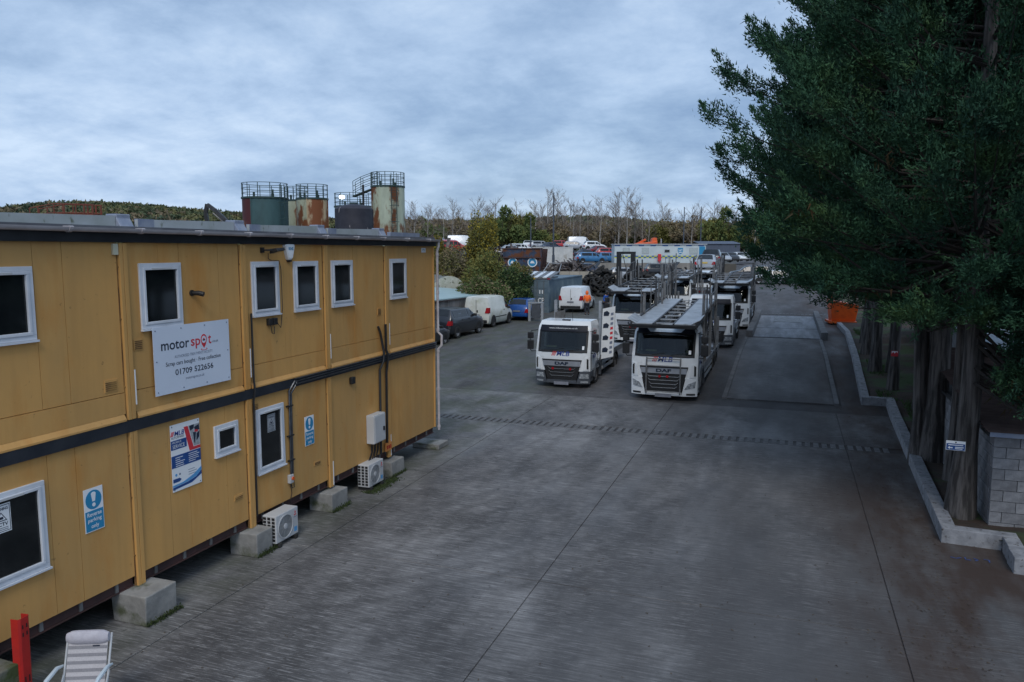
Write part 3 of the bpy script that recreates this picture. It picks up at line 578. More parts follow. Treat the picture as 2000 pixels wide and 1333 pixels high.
def fittings():
    def wire(name, label, pts, r=.012, m='black', cat='cable'): mb = MB(); mb.tube(pts, r, 6); return tag(mb.build(name, M_[m], smooth=True), label, cat)
    X = XF+.03
    # flood light
    o = thing('flood_light', 'small black flood light above the third upper window', 'flood light', (XF, 11.98, 5.56))
    mb = MB(); mb.box(0, .05, -.09, -.02, -.05, .05); mb.tube([(.05, -.05, 0), (.16, -.02, .0), (.2, .06, .0)], .016, 6); mb.build('bracket', M_['black'], o)
    mb = MB(); mb.loft([[(.12, .03, -.07), (.30, .03, -.02), (.28, .03, .03), (.12, .03, .02)], [(.12, .27, -.05), (.30, .27, .0), (.28, .27, .05), (.12, .27, .04)]]); mb.build('lamp_head', M_['black'], o, bevel=.008)
    mb = MB(); mb.quad((.14, .05, -.073), (.29, .05, -.029), (.29, .25, -.009), (.14, .25, -.053)); mb.build('lens', M_['lens'], o)
    wire('light_cable', 'thin black cable hanging from the flood light', [(XF+.06, 12.05, 5.50), (XF+.05, 12.06, 5.40), (XF+.03, 12.16, 5.37), (XF+.02, 12.42, 5.36), (XF+.05, 12.43, 5.2), (XF+.05, 12.44, 4.45), (XF+.03, 12.42, 4.2), (XF+.06, 12.35, 4.08), (XF+.06, 12.27, 4.16), (XF+.05, 12.24, 4.25)], .007)
    # bell box
    o = thing('alarm_box', 'white wedge-shaped alarm bell box with blue letters under the eaves', 'alarm box', (XF+.001, 12.72, 5.52))
    prof = [(-.14, .10), (-.15, .14), (-.10, .165), (.10, .165), (.15, .14), (.14, .10), (.07, -.12), (.04, -.15), (-.04, -.15), (-.07, -.12)]
    mb = MB(); mb.loft([[(0, u, v) for u, v in prof], [(.06, u, v) for u, v in prof], [(.085, u*.8, v*.8) for u, v in prof]]); mb.build('casing', M_['whitevinyl'], o, smooth=True)
    mb = MB(); mb.loft([[(.0, u, v) for u, v in [(-.045, -.152), (.045, -.152), (.03, -.19), (-.03, -.19)]], [(.07, u, v) for u, v in [(-.045, -.152), (.045, -.152), (.03, -.19), (-.03, -.19)]]]); mb.build('strobe', M_['black'], o)
    text('KNS', M_['signblue'], o, (.087, 0, .07), .15, .06, FX, bold=.03)
    o = thing('security_camera', 'small black bullet camera on the wall right of the second upper window', 'camera', (XF, 10.1, 4.86)); mb = MB(); mb.cyl((0, 0, 0), (.03, 0, 0), .05, 10); mb.build('mount', M_['black'], o); mb = MB(); mb.tube([(.03, 0, 0), (.12, .03, .0), (.2, .06, -.02)], [.03, .042, .042], 10); mb.build('body', M_['black'], o, smooth=True)
    o = thing('outdoor_socket', 'twin black weatherproof socket with looped leads under the third upper window', 'socket', (XF, 12.13, 4.22)); 
    for y in (-.08, .06): mb = MB(); mb.box(0, .08, y-.055, y+.055, -.07, .06); mb.build('socket_box', M_['black'], o, bevel=.01)
    mb = MB(); mb.tube([(.06, -.08, -.07), (.07, -.06, -.22), (.07, .0, -.24), (.06, .03, -.1)], .008, 6); mb.build('lead', M_['black'], o)
    o, w, h = board('cream_box', 'small cream junction box high on the near upper panel', 'junction box', 8.555, 8.645, 5.49, 5.65, 'cream', x=XF+.04, t=.035)
    o, w, h = board('number_plaque', 'small white plaque near the far top corner of the cabins', 'plaque', 18.55, 18.80, 5.50, 5.62, 'whitevinyl'); text('P5', M_['greytext'], o, (0, 0, 0), .13, .06, FX)
    # conduit along the band and down
    o = thing('conduit_run', 'black twin conduit running along the band and down beside the lower window', 'conduit', (X, 12.6, 2.98))
    def tb(name, pts, r, m='conduit'): mb = MB(); mb.tube(pts, r, 6); return mb.build(name, M_[m], o, world=True, smooth=True)
    for k, dz in ((0, 0), (1, .05), (2, -.05)):
        tb('conduit', [(XF+.075, 12.72-.05*k*0, 2.97+dz), (XF+.08, YEND+.02, 2.97+dz)], .017)
    for k, dy in ((0, 0), (1, .055)): tb('conduit', [(XF+.075, 12.72+dy, 2.98-dy*.5), (XF+.07, 12.66+dy, 2.92-dy), (XF+.035, 12.58+dy, 2.80-dy), (XF+.03, 12.56+dy, 1.12)], .02)
    for z in (2.5, 1.9, 1.4): mb = MB(); mb.box(XF+.002, XF+.052, 12.49, 12.68, z-.012, z+.012); mb.build('saddle_clip', M_['black'], o, world=True)
    o = thing('isolator_switch', 'grey isolator with orange knob at the foot of the conduit', 'switch', (XF, 12.53, 1.04)); mb = MB(); mb.box(0, .07, -.06, .06, -.09, .08); mb.build('body', M_['ac'], o, bevel=.008); mb = MB(); mb.cyl((.07, .02, 0), (.095, .02, 0), .035, 10); mb.build('knob', M_['orange'], o); mb = MB(); mb.tube([(.04, 0, -.09), (.05, .02, -.2), (.05, .09, -.2), (.05, .08, -.05)], .009, 6); mb.tube([(.04, -.02, -.09), (.03, .03, -.3), (.02, -.02, -.5)], .008, 6); mb.build('cable_tail', M_['black'], o)
    wire('wall_cable', 'thick black cable dropping down the wall beside the second post', [(XF+.06, 11.50, 4.42), (XF+.06, 11.50, 3.2), (XF+.085, 11.49, 3.0), (XF+.06, 11.47, 2.8), (XF+.05, 11.46, 1.0), (XF+.04, 11.47, .62)], .02)
    wire('wall_cable', 'black cable pair dropping past the grey electric box', [(XF+.05, 16.10, 3.75), (XF+.05, 16.2, 3.6), (XF+.10, 16.27, 3.1), (XF+.10, 16.24, 2.9), (XF+.05, 16.14, 2.7), (XF+.04, 16.14, .62)], .028)
    wire('wall_cable', 'thick black cable beside the third post from the corner', [(XF+.06, 16.44, 3.78), (XF+.06, 16.45, 3.15), (XF+.11, 16.47, 3.0), (XF+.07, 16.42, 2.6), (XF+.05, 16.43, .70)], .034)
    o = thing('electric_box', 'light grey steel electric enclosure on the lower wall above the far air conditioner', 'electric box', (XF, 15.80, 1.36)); mb = MB(); mb.box(.004, .21, -.27, .27, -.34, .34); mb.build('casing', M_['ac'], o, bevel=.012); mb = MB(); mb.box(.211, .228, -.25, .25, -.32, .32); d = mb.build('door', M_['ac'], o, bevel=.008); mb = MB(); mb.box(.2285, .26, .13, .17, -.08, .02); mb.build('handle', M_['black'], d)
    for k in range(6): y = 15.60+.07*k; wire('box_cable', f'cable {["leftmost","second","third","fourth","fifth","rightmost"][k]} of the bundle hanging under the grey electric box', [(XF+.09, y, 1.02), (XF+.08, y+.02*rnd.uniform(-1, 1), .8), (XF+.06, y+.05*rnd.uniform(-1, 1)-.04, .62)], .014)
    o = thing('orange_isolator', 'orange faced socket row beside the third post above its footing', 'socket', (XF, 16.47, .74)); mb = MB(); mb.box(.05, .09, -.16, .12, -.1, .1); mb.build('plate', M_['orangeplate'], o); 
    for k in range(3): mb = MB(); mb.box(.0905, .10, -.12+.08*k, -.08+.08*k, -.05, .04); mb.build('socket_hole', M_['redlens'], o)
    # air conditioners
    def aircon(y0, x1, lab):
        o = thing('air_conditioner', lab, 'air conditioner', (x1-.15, y0+.33, 0), 0, 'air conditioners at the cabin foot')
        mb = MB(); mb.box(-.15, .15, -.34, .34, .09, .62); c = mb.build('casing', M_['ac'], o, bevel=.012)
        mb = MB(); mb.lathe([(.225, .152), (.235, .160), (.235, .170), (.215, .172), (.213, .160)], (0, -.07, .355), 'x', 28, True); mb.build('fan_ring', M_['ac'], o, smooth=True)
        mb = MB(); mb.lathe([(.212, .151), (.212, .1535), (.001, .1535)], (0, -.07, .355), 'x', 28); mb.build('fan_backing', M_['acgrille'], o)
        g = MB()
        for r in np.linspace(.07, .205, 9): g.lathe([(r-.004, .158), (r+.004, .158), (r+.004, .163), (r-.004, .163)], (0, -.07, .355), 'x', 24, True)
        for k in range(10): t = 2*math.pi*k/10; g.bar((.161, -.07+.05*math.cos(t), .355+.05*math.sin(t)), (.161, -.07+.21*math.cos(t), .355+.21*math.sin(t)), .006, .006)
        g.build('fan_guard', M_['galv'], o)
        mb = MB(); mb.lathe([(.055, .155), (.055, .168), (.03, .172), (.001, .172)], (0, -.07, .355), 'x', 20); mb.build('fan_hub', M_['ac'], o, smooth=True)
        for i in range(3):
            for j in range(7): mb = MB(); mb.box(-.13+.095*i-.005, -.13+.095*i+.06, -.345, -.3405, .13+.068*j, .13+.068*j+.05); mb.build('side_slot', M_['black'], o)
        flat([(-.02, 0), (0, -.035), (.02, 0), (0, .035)], M_['redtext'], o, FX, (.151, .25, .53), 'badge'); flat([(-.04, -.04), (-.02, -.075), (0, -.04)], M_['redtext'], o, FX, (.151, .25, .53), 'badge'); flat([(.04, -.04), (.02, -.075), (0, -.04)], M_['redtext'], o, FX, (.151, .25, .53), 'badge')
        flat(rect(-.05, .05, -.004, .008), M_['greytext'], o, FX, (.151, .25, .435), 'badge_line'); flat(rect(-.045, .045, -.05, .04), M_['adsky'], o, FX, (.151, .25, .2), 'rating_label')
        for y in (-.25, .25): mb = MB(); mb.box(-.18, .18, y-.04, y+.04, 0, .088); mb.build('rubber_foot', M_['rubber'], o, bevel=.01)
    aircon(11.55, -8.80, 'white air conditioner unit between the near footing blocks'); aircon(15.16, -8.93, 'white air conditioner unit below the grey electric box')
    # moss under the far unit
    rg = np.random.default_rng(5); n = 1500; a = rg.uniform(0, 1, n); P = np.stack([-8.93+rg.normal(.06, .09, n), 15.0+a*1.35, np.full(n, .005)], 1)
    m = bpy.data.objects.new('moss_patch', tri_mesh('moss_patch', leaves(P, np.tile([0, 0, 1.], (n, 1)), .03, .016, rg, .8), M_['moss'])); COL.objects.link(m); tag(m, 'dark green moss patch under the far air conditioner', 'moss', kind='stuff')
    # red racking upright
    o = thing('red_post', 'red slotted racking upright leaning at the near cabin edge', 'steel post', (-8.86, 6.50, 0), R(8))
    mb = MB(); prof = [(-.075, .05), (-.075, -.045), (-.05, -.06), (.05, -.06), (.075, -.045), (.075, .05), (.068, .05), (.068, -.04), (.046, -.052), (-.046, -.052), (-.068, -.04), (-.068, .05)]
    pr_ = lambda u, v, d: (-v*1.1+.02*d, u*1.1, d)
    mb.prism(prof, pr_, 0, 1.02); mb.build('upright', M_['red'], o)
    for z in (.06, .16, .78, .88, .2): 
        for y in (-.03, .03): mb = MB(); mb.box(.066+.02*z, .071+.02*z, y-.008, y+.008, z, z+.05); mb.build('slot', M_['black'], o)
    # garden chair
    ch = thing('garden_chair', 'grey striped folding garden chair in the bottom left corner', 'chair', (-7.60, 6.30, 0), R(24))
    def PB(u, t, d=0): return (u, .02 + t*.20 - d, .42 + t*.60)               # back plane, d toward camera
    mb = MB(); mb.slab([[PB(u, t, .008) for u in np.linspace(-.225, .225, 5)] for t in np.linspace(0, .84, 6)], [[PB(u, t, 0) for u in np.linspace(-.225, .225, 5)] for t in np.linspace(0, .84, 6)]); bk = mb.build('backrest', M_['sling'], ch)
    for k in range(6):
        t0 = .04+.135*k; mb = MB(); mb.slab([[PB(u, t, .0125) for u in (-.222, .222)] for t in (t0, t0+.055)], [[PB(u, t, .009) for u in (-.222, .222)] for t in (t0, t0+.055)]); mb.build('stripe', M_['slingdark'], bk)
    mb = MB(); rings = []
    for u in np.linspace(-.24, .24, 9):
        e = 1 - .35*abs(u/.24)**6; c = PB(u, .93, .02); rings.append([(c[0], c[1]+.058*e*math.cos(a), c[2]+.085*e*math.sin(a)) for a in np.linspace(0, 2*math.pi, 10, endpoint=False)])
    mb.loft(rings); mb.build('head_pillow', M_['pillow'], ch, smooth=True)
    flat(rect(-.04, .04, -.008, .008), M_['navytext'], ch, FY, (.1, PB(0, .77, .012)[1]-.006, PB(0, .77)[2]), 'label_tab')
    mb = MB(); mb.slab([[(u, .02-t*.42, .44+.03*t) for u in (-.225, .225)] for t in (0, .5, 1)], [[(u, .02-t*.42, .425+.03*t) for u in (-.225, .225)] for t in (0, .5, 1)]); mb.build('seat', M_['sling'], ch)
    for sx in (-1, 1):
        x = sx*.25; mb = MB(); mb.tube([(x, .24, 1.0), (x, .02, .42), (x, -.42, .44)], .013, 8); mb.build('side_frame', M_['ac'], ch)
        mb = MB(); mb.tube([(x*1.12, .13, .66), (x*1.14, .0, .70), (x*1.14, -.25, .68), (x*1.12, -.36, .62)], [.014, .024, .026, .018], 8); mb.build('armrest', M_['palearm'], ch, smooth=True)
        mb = MB(); mb.tube([(x*1.1, -.36, .66), (x*1.1, .2, .012)], .012, 8); mb.build('leg', M_['ac'], ch); mb = MB(); mb.tube([(x*1.02, .1, .6), (x*1.02, -.4, .012)], .012, 8); mb.build('leg', M_['ac'], ch)
M_['cream'] = mat('cream_plastic', (.60, .57, .42), None, 1, .5)
M_['conduit'] = mat('black_conduit', (.085, .092, .105), (.05, .055, .063), 6, .35, .5)
M_['orangeplate'] = mat('orange_plate', (.62, .24, .06), None, 1, .5)
M_['sling'] = mat('grey_mesh_sling', (.50, .48, .49), (.44, .42, .43), 60, .9)
M_['slingdark'] = mat('dark_stripe_sling', (.26, .255, .27), (.22, .215, .23), 60, .9)
M_['pillow'] = mat('grey_pillow', (.50, .48, .52), (.43, .41, .45), 12, .9, bump=.3)
M_['palearm'] = mat('pale_blue_plastic', (.55, .62, .66), None, 1, .5)
fittings()
# ------------------------------------------------------------ wheels and cars
_wheel_cache = {}
def wheel_meshes(r, w, style='alloy'):
    k = (round(r, 3), round(w, 3), style)
    if k in _wheel_cache: return _wheel_cache[k]
    t = MB(); t.lathe([(r*.62, -w/2), (r*.93, -w/2), (r, -w*.36), (r, w*.36), (r*.93, w/2), (r*.62, w/2), (r*.60, w*.2), (r*.60, -w*.2)], (0, 0, 0), 'x', 20, True); tm = t.mesh('tyre', smooth=True); tm.materials.append(M_['rubber'])
    q = MB(); q.lathe([(r*.63, -w*.40), (r*.63, w*.40), (r*.55, w*.36), (r*.52, w*.1), (r*.001, w*.1)], (0, 0, 0), 'x', 20)
    if style == 'alloy':
        for i in range(5):
            a = 2*math.pi*i/5; q.bar((w*.32, r*.08*math.cos(a), r*.08*math.sin(a)), (w*.36, r*.58*math.cos(a), r*.58*math.sin(a)), r*.17, .03, up=(1, 0, 0))
        q.lathe([(r*.17, w*.1), (r*.17, w*.38), (.001, w*.4)], (0, 0, 0), 'x', 10)
    else:
        q.lathe([(r*.3, w*.1), (r*.26, w*.42), (.001, w*.44)], (0, 0, 0), 'x', 12)
        for i in range(8): a = 2*math.pi*i/8; q.box(w*.1, w*.16, r*.42*math.cos(a)-.02, r*.42*math.cos(a)+.02, r*.42*math.sin(a)-.02, r*.42*math.sin(a)+.02)
    rm = q.mesh('rim', smooth=True); rm.materials.append(M_['alloy' if style == 'alloy' else 'steelrim'])
    _wheel_cache[k] = (tm, rm); return tm, rm
def wheel(parent, x, y, r, w, style='alloy'):
    tm, rm = wheel_meshes(r, w, style); s = 1 if x > 0 else -1
    e = piece('wheel', tm, parent, (x, y, r), (0, 0, 0 if s > 0 else math.pi)); piece('rim', rm, e, (0, 0, 0)); return e
M_['alloy'] = mat('alloy_wheel', (.50, .51, .53), None, 1, .35, .6); M_['steelrim'] = mat('steel_wheel', (.19, .19, .20), (.11, .10, .10), 9, .6, .3)
M_['carglass'] = mat('car_glass', (.010, .012, .015), (.02, .024, .028), 1.2, .04, spec=.5)
def paint(name, c): return mat('paint_'+name, c, tuple(v*.8 for v in c), 1.5, .28, coat=.5, c3=tuple(v*.6+.03 for v in c), scale3=2.5, lo3=.6, hi3=.85)
PAINT = dict(black=paint('black', (.012, .013, .018)), darkgrey=paint('dark_grey', (.016, .019, .027)), navy=paint('navy', (.014, .025, .06)), blue=paint('blue', (.012, .085, .34)), midblue=paint('mid_blue', (.05, .20, .42)), silver=paint('silver', (.40, .43, .47)), red=paint('red', (.46, .018, .02)), white=M_['white'], offwhite=M_['offwhite'], green=paint('green', (.03, .09, .05)), maroon=paint('maroon', (.16, .012, .02)))
# station: (t from rear, z bottom, belt, top, width factor, top width factor)
PROF = dict(
    hatch=[(0, .36, .56, .60, .80, .78), (.015, .27, .80, .88, .93, .86), (.05, .24, .92, 1.04, .98, .84), (.14, .22, .96, 1.0, 1.0, .76), (.5, .22, .93, 1.0, 1.0, .77), (.62, .22, .92, -.03, 1.0, .77), (.775, .22, .90, .97, 1.0, .88), (.93, .24, .70, .80, .97, .88), (.985, .27, .52, .66, .88, .80), (1, .34, .48, .56, .78, .72)],
    estate=[(0, .40, .62, .66, .84, .80), (.012, .32, .90, .98, .95, .86), (.03, .28, 1.0, 1.10, .98, .84), (.085, .26, 1.03, .0, 1.0, .76), (.5, .25, 1.0, .0, 1.0, .78), (.60, .25, .99, -.04, 1.0, .77), (.735, .25, .97, 1.04, 1.0, .88), (.93, .27, .80, .90, .97, .88), (.985, .30, .58, .72, .90, .80), (1, .36, .5, .58, .80, .74)],
    van=[(0, .36, .70, .80, .90, .86), (.008, .28, 1.05, 1.30, .97, .90), (.03, .24, 1.15, -.06, 1.0, .84), (.08, .23, 1.15, .0, 1.0, .86), (.55, .23, 1.12, .0, 1.0, .86), (.66, .23, 1.10, -.07, 1.0, .82), (.84, .23, 1.02, 1.12, 1.0, .88), (.96, .25, .80, .92, .96, .86), (1, .34, .52, .60, .85, .78)],
    saloon=[(0, .36, .58, .66, .82, .78), (.015, .27, .82, .92, .93, .86), (.10, .24, .93, .98, .98, .88), (.25, .22, .94, 0, 1.0, .74), (.48, .22, .93, 0, 1.0, .76), (.58, .22, .92, -.03, 1.0, .76), (.74, .22, .89, .96, 1.0, .88), (.93, .24, .70, .78, .97, .88), (.985, .27, .52, .64, .88, .80), (1, .34, .48, .56, .78, .72)])
WIN = dict(hatch=([(3, 4), (4, 5)], (5, 6), (2, 3)), estate=([(3, 4), (4, 5)], (5, 6), (2, 3)), van=([(5, 6)], (5, 6), None), saloon=([(3, 4), (4, 5)], (5, 6), (2, 3)))
_car_cache = {}
def car(label, loc, rz, kind, col, L=4.1, Wd=1.72, H=1.47, group=None, wheels=True, style='alloy', bonnet=False, rx=0, ry=0, plates=True, name=None, cat=None):
    """front of the car points to local +Y"""
    key = (kind, col, L, Wd, H, wheels, style, bonnet); nm = name or ('van' if kind == 'van' else 'car')
    if key in _car_cache:
        o = copy_tree(_car_cache[key]); o.name = nm; o.location = loc; o.rotation_euler = (rx, ry, rz); tag(o, label, cat or nm, group); return o
    o = thing(nm, label, cat or nm, loc, rz, group); o.rotation_euler = (rx, ry, rz); _car_cache[key] = o
    st = []; rings = []
    for t, zb, belt, top, wf, tf in PROF[kind]:
        k = H/1.47 if kind != 'van' else H/1.97
        roof = top <= 0 or (kind != 'van' and top == 1.0)
        zt = (H + (top if top <= 0 else 0)) if roof else top*k; w = Wd/2*wf; wt = Wd/2*tf; b = belt*k
        y = (t-.5)*L; half = [(w*.90, zb), (w*.985, zb+.10), (w, zb+(b-zb)*.55), (w*.985, b-.02), (w*.965, b+.01), (wt+.0, zt-.075), (wt-.035, zt-.03), (wt*.62, zt), (0, zt+.012)]
        if not roof: half[5] = (max(wt, w*.93), max(zt-.05, b+.012)); half[6] = (wt-.02, max(zt-.02, b+.02))
        st.append((y, half)); rings.append([(x, y, z) for x, z in half] + [(-x, y, z) for x, z in reversed(half[:-1])])
    mb = MB(); mb.loft(rings); body = mb.build('body', PAINT[col], o, smooth=True)
    sides, ws, rw = WIN[kind]
    def lerp(a, b, f): return tuple(a[i]+(b[i]-a[i])*f for i in range(len(a)))
    def P(i, j, sx, e=.012): x, z = st[i][1][j]; return (sx*(x+e), st[i][0], z)
    for a, b in sides + ([(ws[0], ws[1])] if kind != 'van' else []):
        for sx in (-1, 1):
            A, B_, C, D = P(a, 4, sx), P(b, 4, sx), P(b, 5, sx), P(a, 5, sx)
            if (a, b) == ws and kind != 'van': A, B_, C, D = lerp(A, B_, .04), lerp(A, B_, .72), lerp(D, C, .30), lerp(D, C, .04)
            q = [lerp(lerp(A, B_, .05), lerp(D, C, .05), .08), lerp(lerp(A, B_, .95), lerp(D, C, .95), .08), lerp(lerp(A, B_, .95), lerp(D, C, .95), .93), lerp(lerp(A, B_, .05), lerp(D, C, .05), .93)]
            m = MB(); m.loft([q, [(p[0]-sx*.02, p[1], p[2]) for p in q]]); m.build('side_window', M_['carglass'], o)
    def glass(i, j, nm2, f0, f1):
        ra, rb = st[i], st[j]; G = []; Q = []
        for f in (f0, f1):
            row = []; 
            for u in (-.9, -.6, 0, .6, .9):
                xa, xb = ra[1][6][0], rb[1][6][0]; za = np.interp(abs(u), [0, .6, 1], [ra[1][8][1], ra[1][7][1], ra[1][6][1]]); zb_ = np.interp(abs(u), [0, .6, 1], [rb[1][8][1], rb[1][7][1], rb[1][6][1]])
                row.append((u*(xa+(xb-xa)*f), ra[0]+(rb[0]-ra[0])*f, za+(zb_-za)*f))
            G.append(row)
        n = Vector((0, -(G[1][2][2]-G[0][2][2]), (G[1][2][1]-G[0][2][1]))).normalized()
        if n.z < 0: n = -n
        m = MB(); m.slab([[(p[0], p[1]+n.y*.014, p[2]+n.z*.014) for p in r] for r in G], [[(p[0], p[1]-n.y*.02, p[2]-n.z*.02) for p in r] for r in G]); m.build(nm2, M_['carglass'], o)
    glass(ws[0], ws[1], 'windscreen', .06, .92)
    if rw: glass(rw[0], rw[1], 'rear_window', .12, .92)
    r = .315*(1.12 if H > 1.6 else 1.0); fy, ry_ = L*.5-L*.19, -L*.5+L*.18
    for y in (fy, ry_):
        for sx in (-1, 1):
            m = MB(); x = sx*(Wd/2+.003); m.prism([(y+(r+.06)*math.cos(a), r+.02+(r+.06)*math.sin(a)) for a in np.linspace(-.15, math.pi+.15, 14)], lambda u, v, d: (d, u, v), x-sx*.12, x); m.build('wheel_arch', M_['black'], o)
            if wheels: wheel(o, sx*(Wd/2-.085), y, r, .2, style)
    yb = -L/2
    for sx in (-1, 1):
        zt = .95 if kind == 'van' else (.92 if kind == 'estate' else .80); hh = .16 if kind != 'van' else .22
        x1 = sx*Wd/2*.975; m = MB(); m.loft([[(x1-sx*.26, yb-.03, zt*H/1.47*.9-hh), (x1, yb-.015, zt*H/1.47*.9-hh), (x1, yb+.0, zt*H/1.47*.9+hh*.6), (x1-sx*.16, yb-.02, zt*H/1.47*.9+hh*.6)], [(x1-sx*.26, yb+.2, zt*H/1.47*.9-hh), (x1+sx*.03, yb+.2, zt*H/1.47*.9-hh), (x1+sx*.03, yb+.2, zt*H/1.47*.9+hh*.6), (x1-sx*.16, yb+.2, zt*H/1.47*.9+hh*.6)]]); m.build('tail_lamp', M_['redlens'], o)
        yf = L/2; m = MB(); m.loft([[(x1-sx*.34, yf+.0, .58), (x1-sx*.05, yf-.16, .60), (x1-sx*.05, yf-.16, .72), (x1-sx*.34, yf-.03, .70)], [(x1-sx*.34, yf-.2, .58), (x1-sx*.01, yf-.3, .60), (x1-sx*.01, yf-.3, .76), (x1-sx*.34, yf-.2, .74)]]); m.build('headlamp', M_['lens'], o)
        ym = st[6][0]-.35; zm = st[6][1][4][1]+.08; m = MB(); m.box(sx*Wd/2*.95, sx*(Wd/2+.16), ym-.06, ym+.04, zm-.07, zm+.08); m.build('door_mirror', M_['black'], o, bevel=.02)
        for yy in (ym-.75, ym-1.6):
            if kind == 'van' and yy < ym-1: continue
            z = st[4][1][4][1]-.12; m = MB(); m.box(sx*Wd/2-.01 if sx > 0 else -Wd/2-.02, sx*Wd/2+.02 if sx > 0 else -Wd/2+.01, yy, yy+.16, z, z+.03); m.build('door_handle', M_['black'], o)
    m = MB(); m.box(-Wd*.42, Wd*.42, yb-.03, yb+.12, .30, .50); m.build('rear_bumper', M_['black'] if kind == 'van' else PAINT[col], o, bevel=.03)
    m = MB(); m.box(-Wd*.40, Wd*.40, L/2-.12, L/2+.03, .30, .46); m.build('front_bumper', M_['black'], o, bevel=.03)
    if plates:
        m = MB(); zp = .62 if kind != 'van' else .75; m.box(-.26, .26, yb-.035, yb+.05, zp, zp+.11); m.build('number_plate', M_['yplate'] if plates == 'yellow' else M_['wplate'], o)
    if kind == 'van':
        for xx in (0,): m = MB(); m.box(-.006, .006, yb-.012, yb+.02, .55, H*.9); m.build('door_gap', M_['black'], o)
        m = MB(); m.box(.05, .12, yb-.03, yb+.02, .98, 1.12); m.build('door_handle', M_['black'], o)
        for sx in (-1, 1): m = MB(); m.box(sx*Wd/2*.985-.012, sx*Wd/2*.985+.012, -L*.30, L*.2, .60, .66); m.build('rub_strip', M_['black'], o)
    if bonnet:
        a = st[6]; zc = a[1][8][1]; m = MB(); w = Wd*.42; m.slab([[(-w, a[0], zc+.02), (w, a[0], zc+.02)], [(-w*.9, a[0]+.62, zc+.72), (w*.9, a[0]+.62, zc+.72)]], [[(-w, a[0]+.03, zc), (w, a[0]+.03, zc)], [(-w*.9, a[0]+.66, zc+.70), (w*.9, a[0]+.66, zc+.70)]]); m.build('raised_bonnet', M_['black'], o)
        m = MB(); m.box(-w, w, a[0]+.1, a[0]+.85, zc-.2, zc-.02); m.build('engine_bay', M_['black'], o)
    return o

def clear_glass():
    m, N, L = node_mat('clear_cab_glass'); N.remove(N['Principled BSDF']); t = N.new('ShaderNodeBsdfTransparent'); t.inputs[0].default_value = (.52, .57, .57, 1); g = N.new('ShaderNodeBsdfGlossy'); g.inputs['Roughness'].default_value = .03
    f = N.new('ShaderNodeFresnel'); f.inputs[0].default_value = 1.5; x = N.new('ShaderNodeMixShader'); L.new(f.outputs[0], x.inputs[0]); L.new(t.outputs[0], x.inputs[1]); L.new(g.outputs[0], x.inputs[2]); L.new(x.outputs[0], N['Material Output'].inputs[0]); return m
M_['clearglass'] = clear_glass(); M_['seatcloth'] = mat('seat_cloth', (.05, .048, .045), (.03, .03, .03), 8, .9); M_['liner'] = mat('cab_liner', (.16, .145, .115), (.12, .11, .09), 3, .9); M_['hivisdull'] = mat('papers', (.45, .45, .30), None, 1, .8)
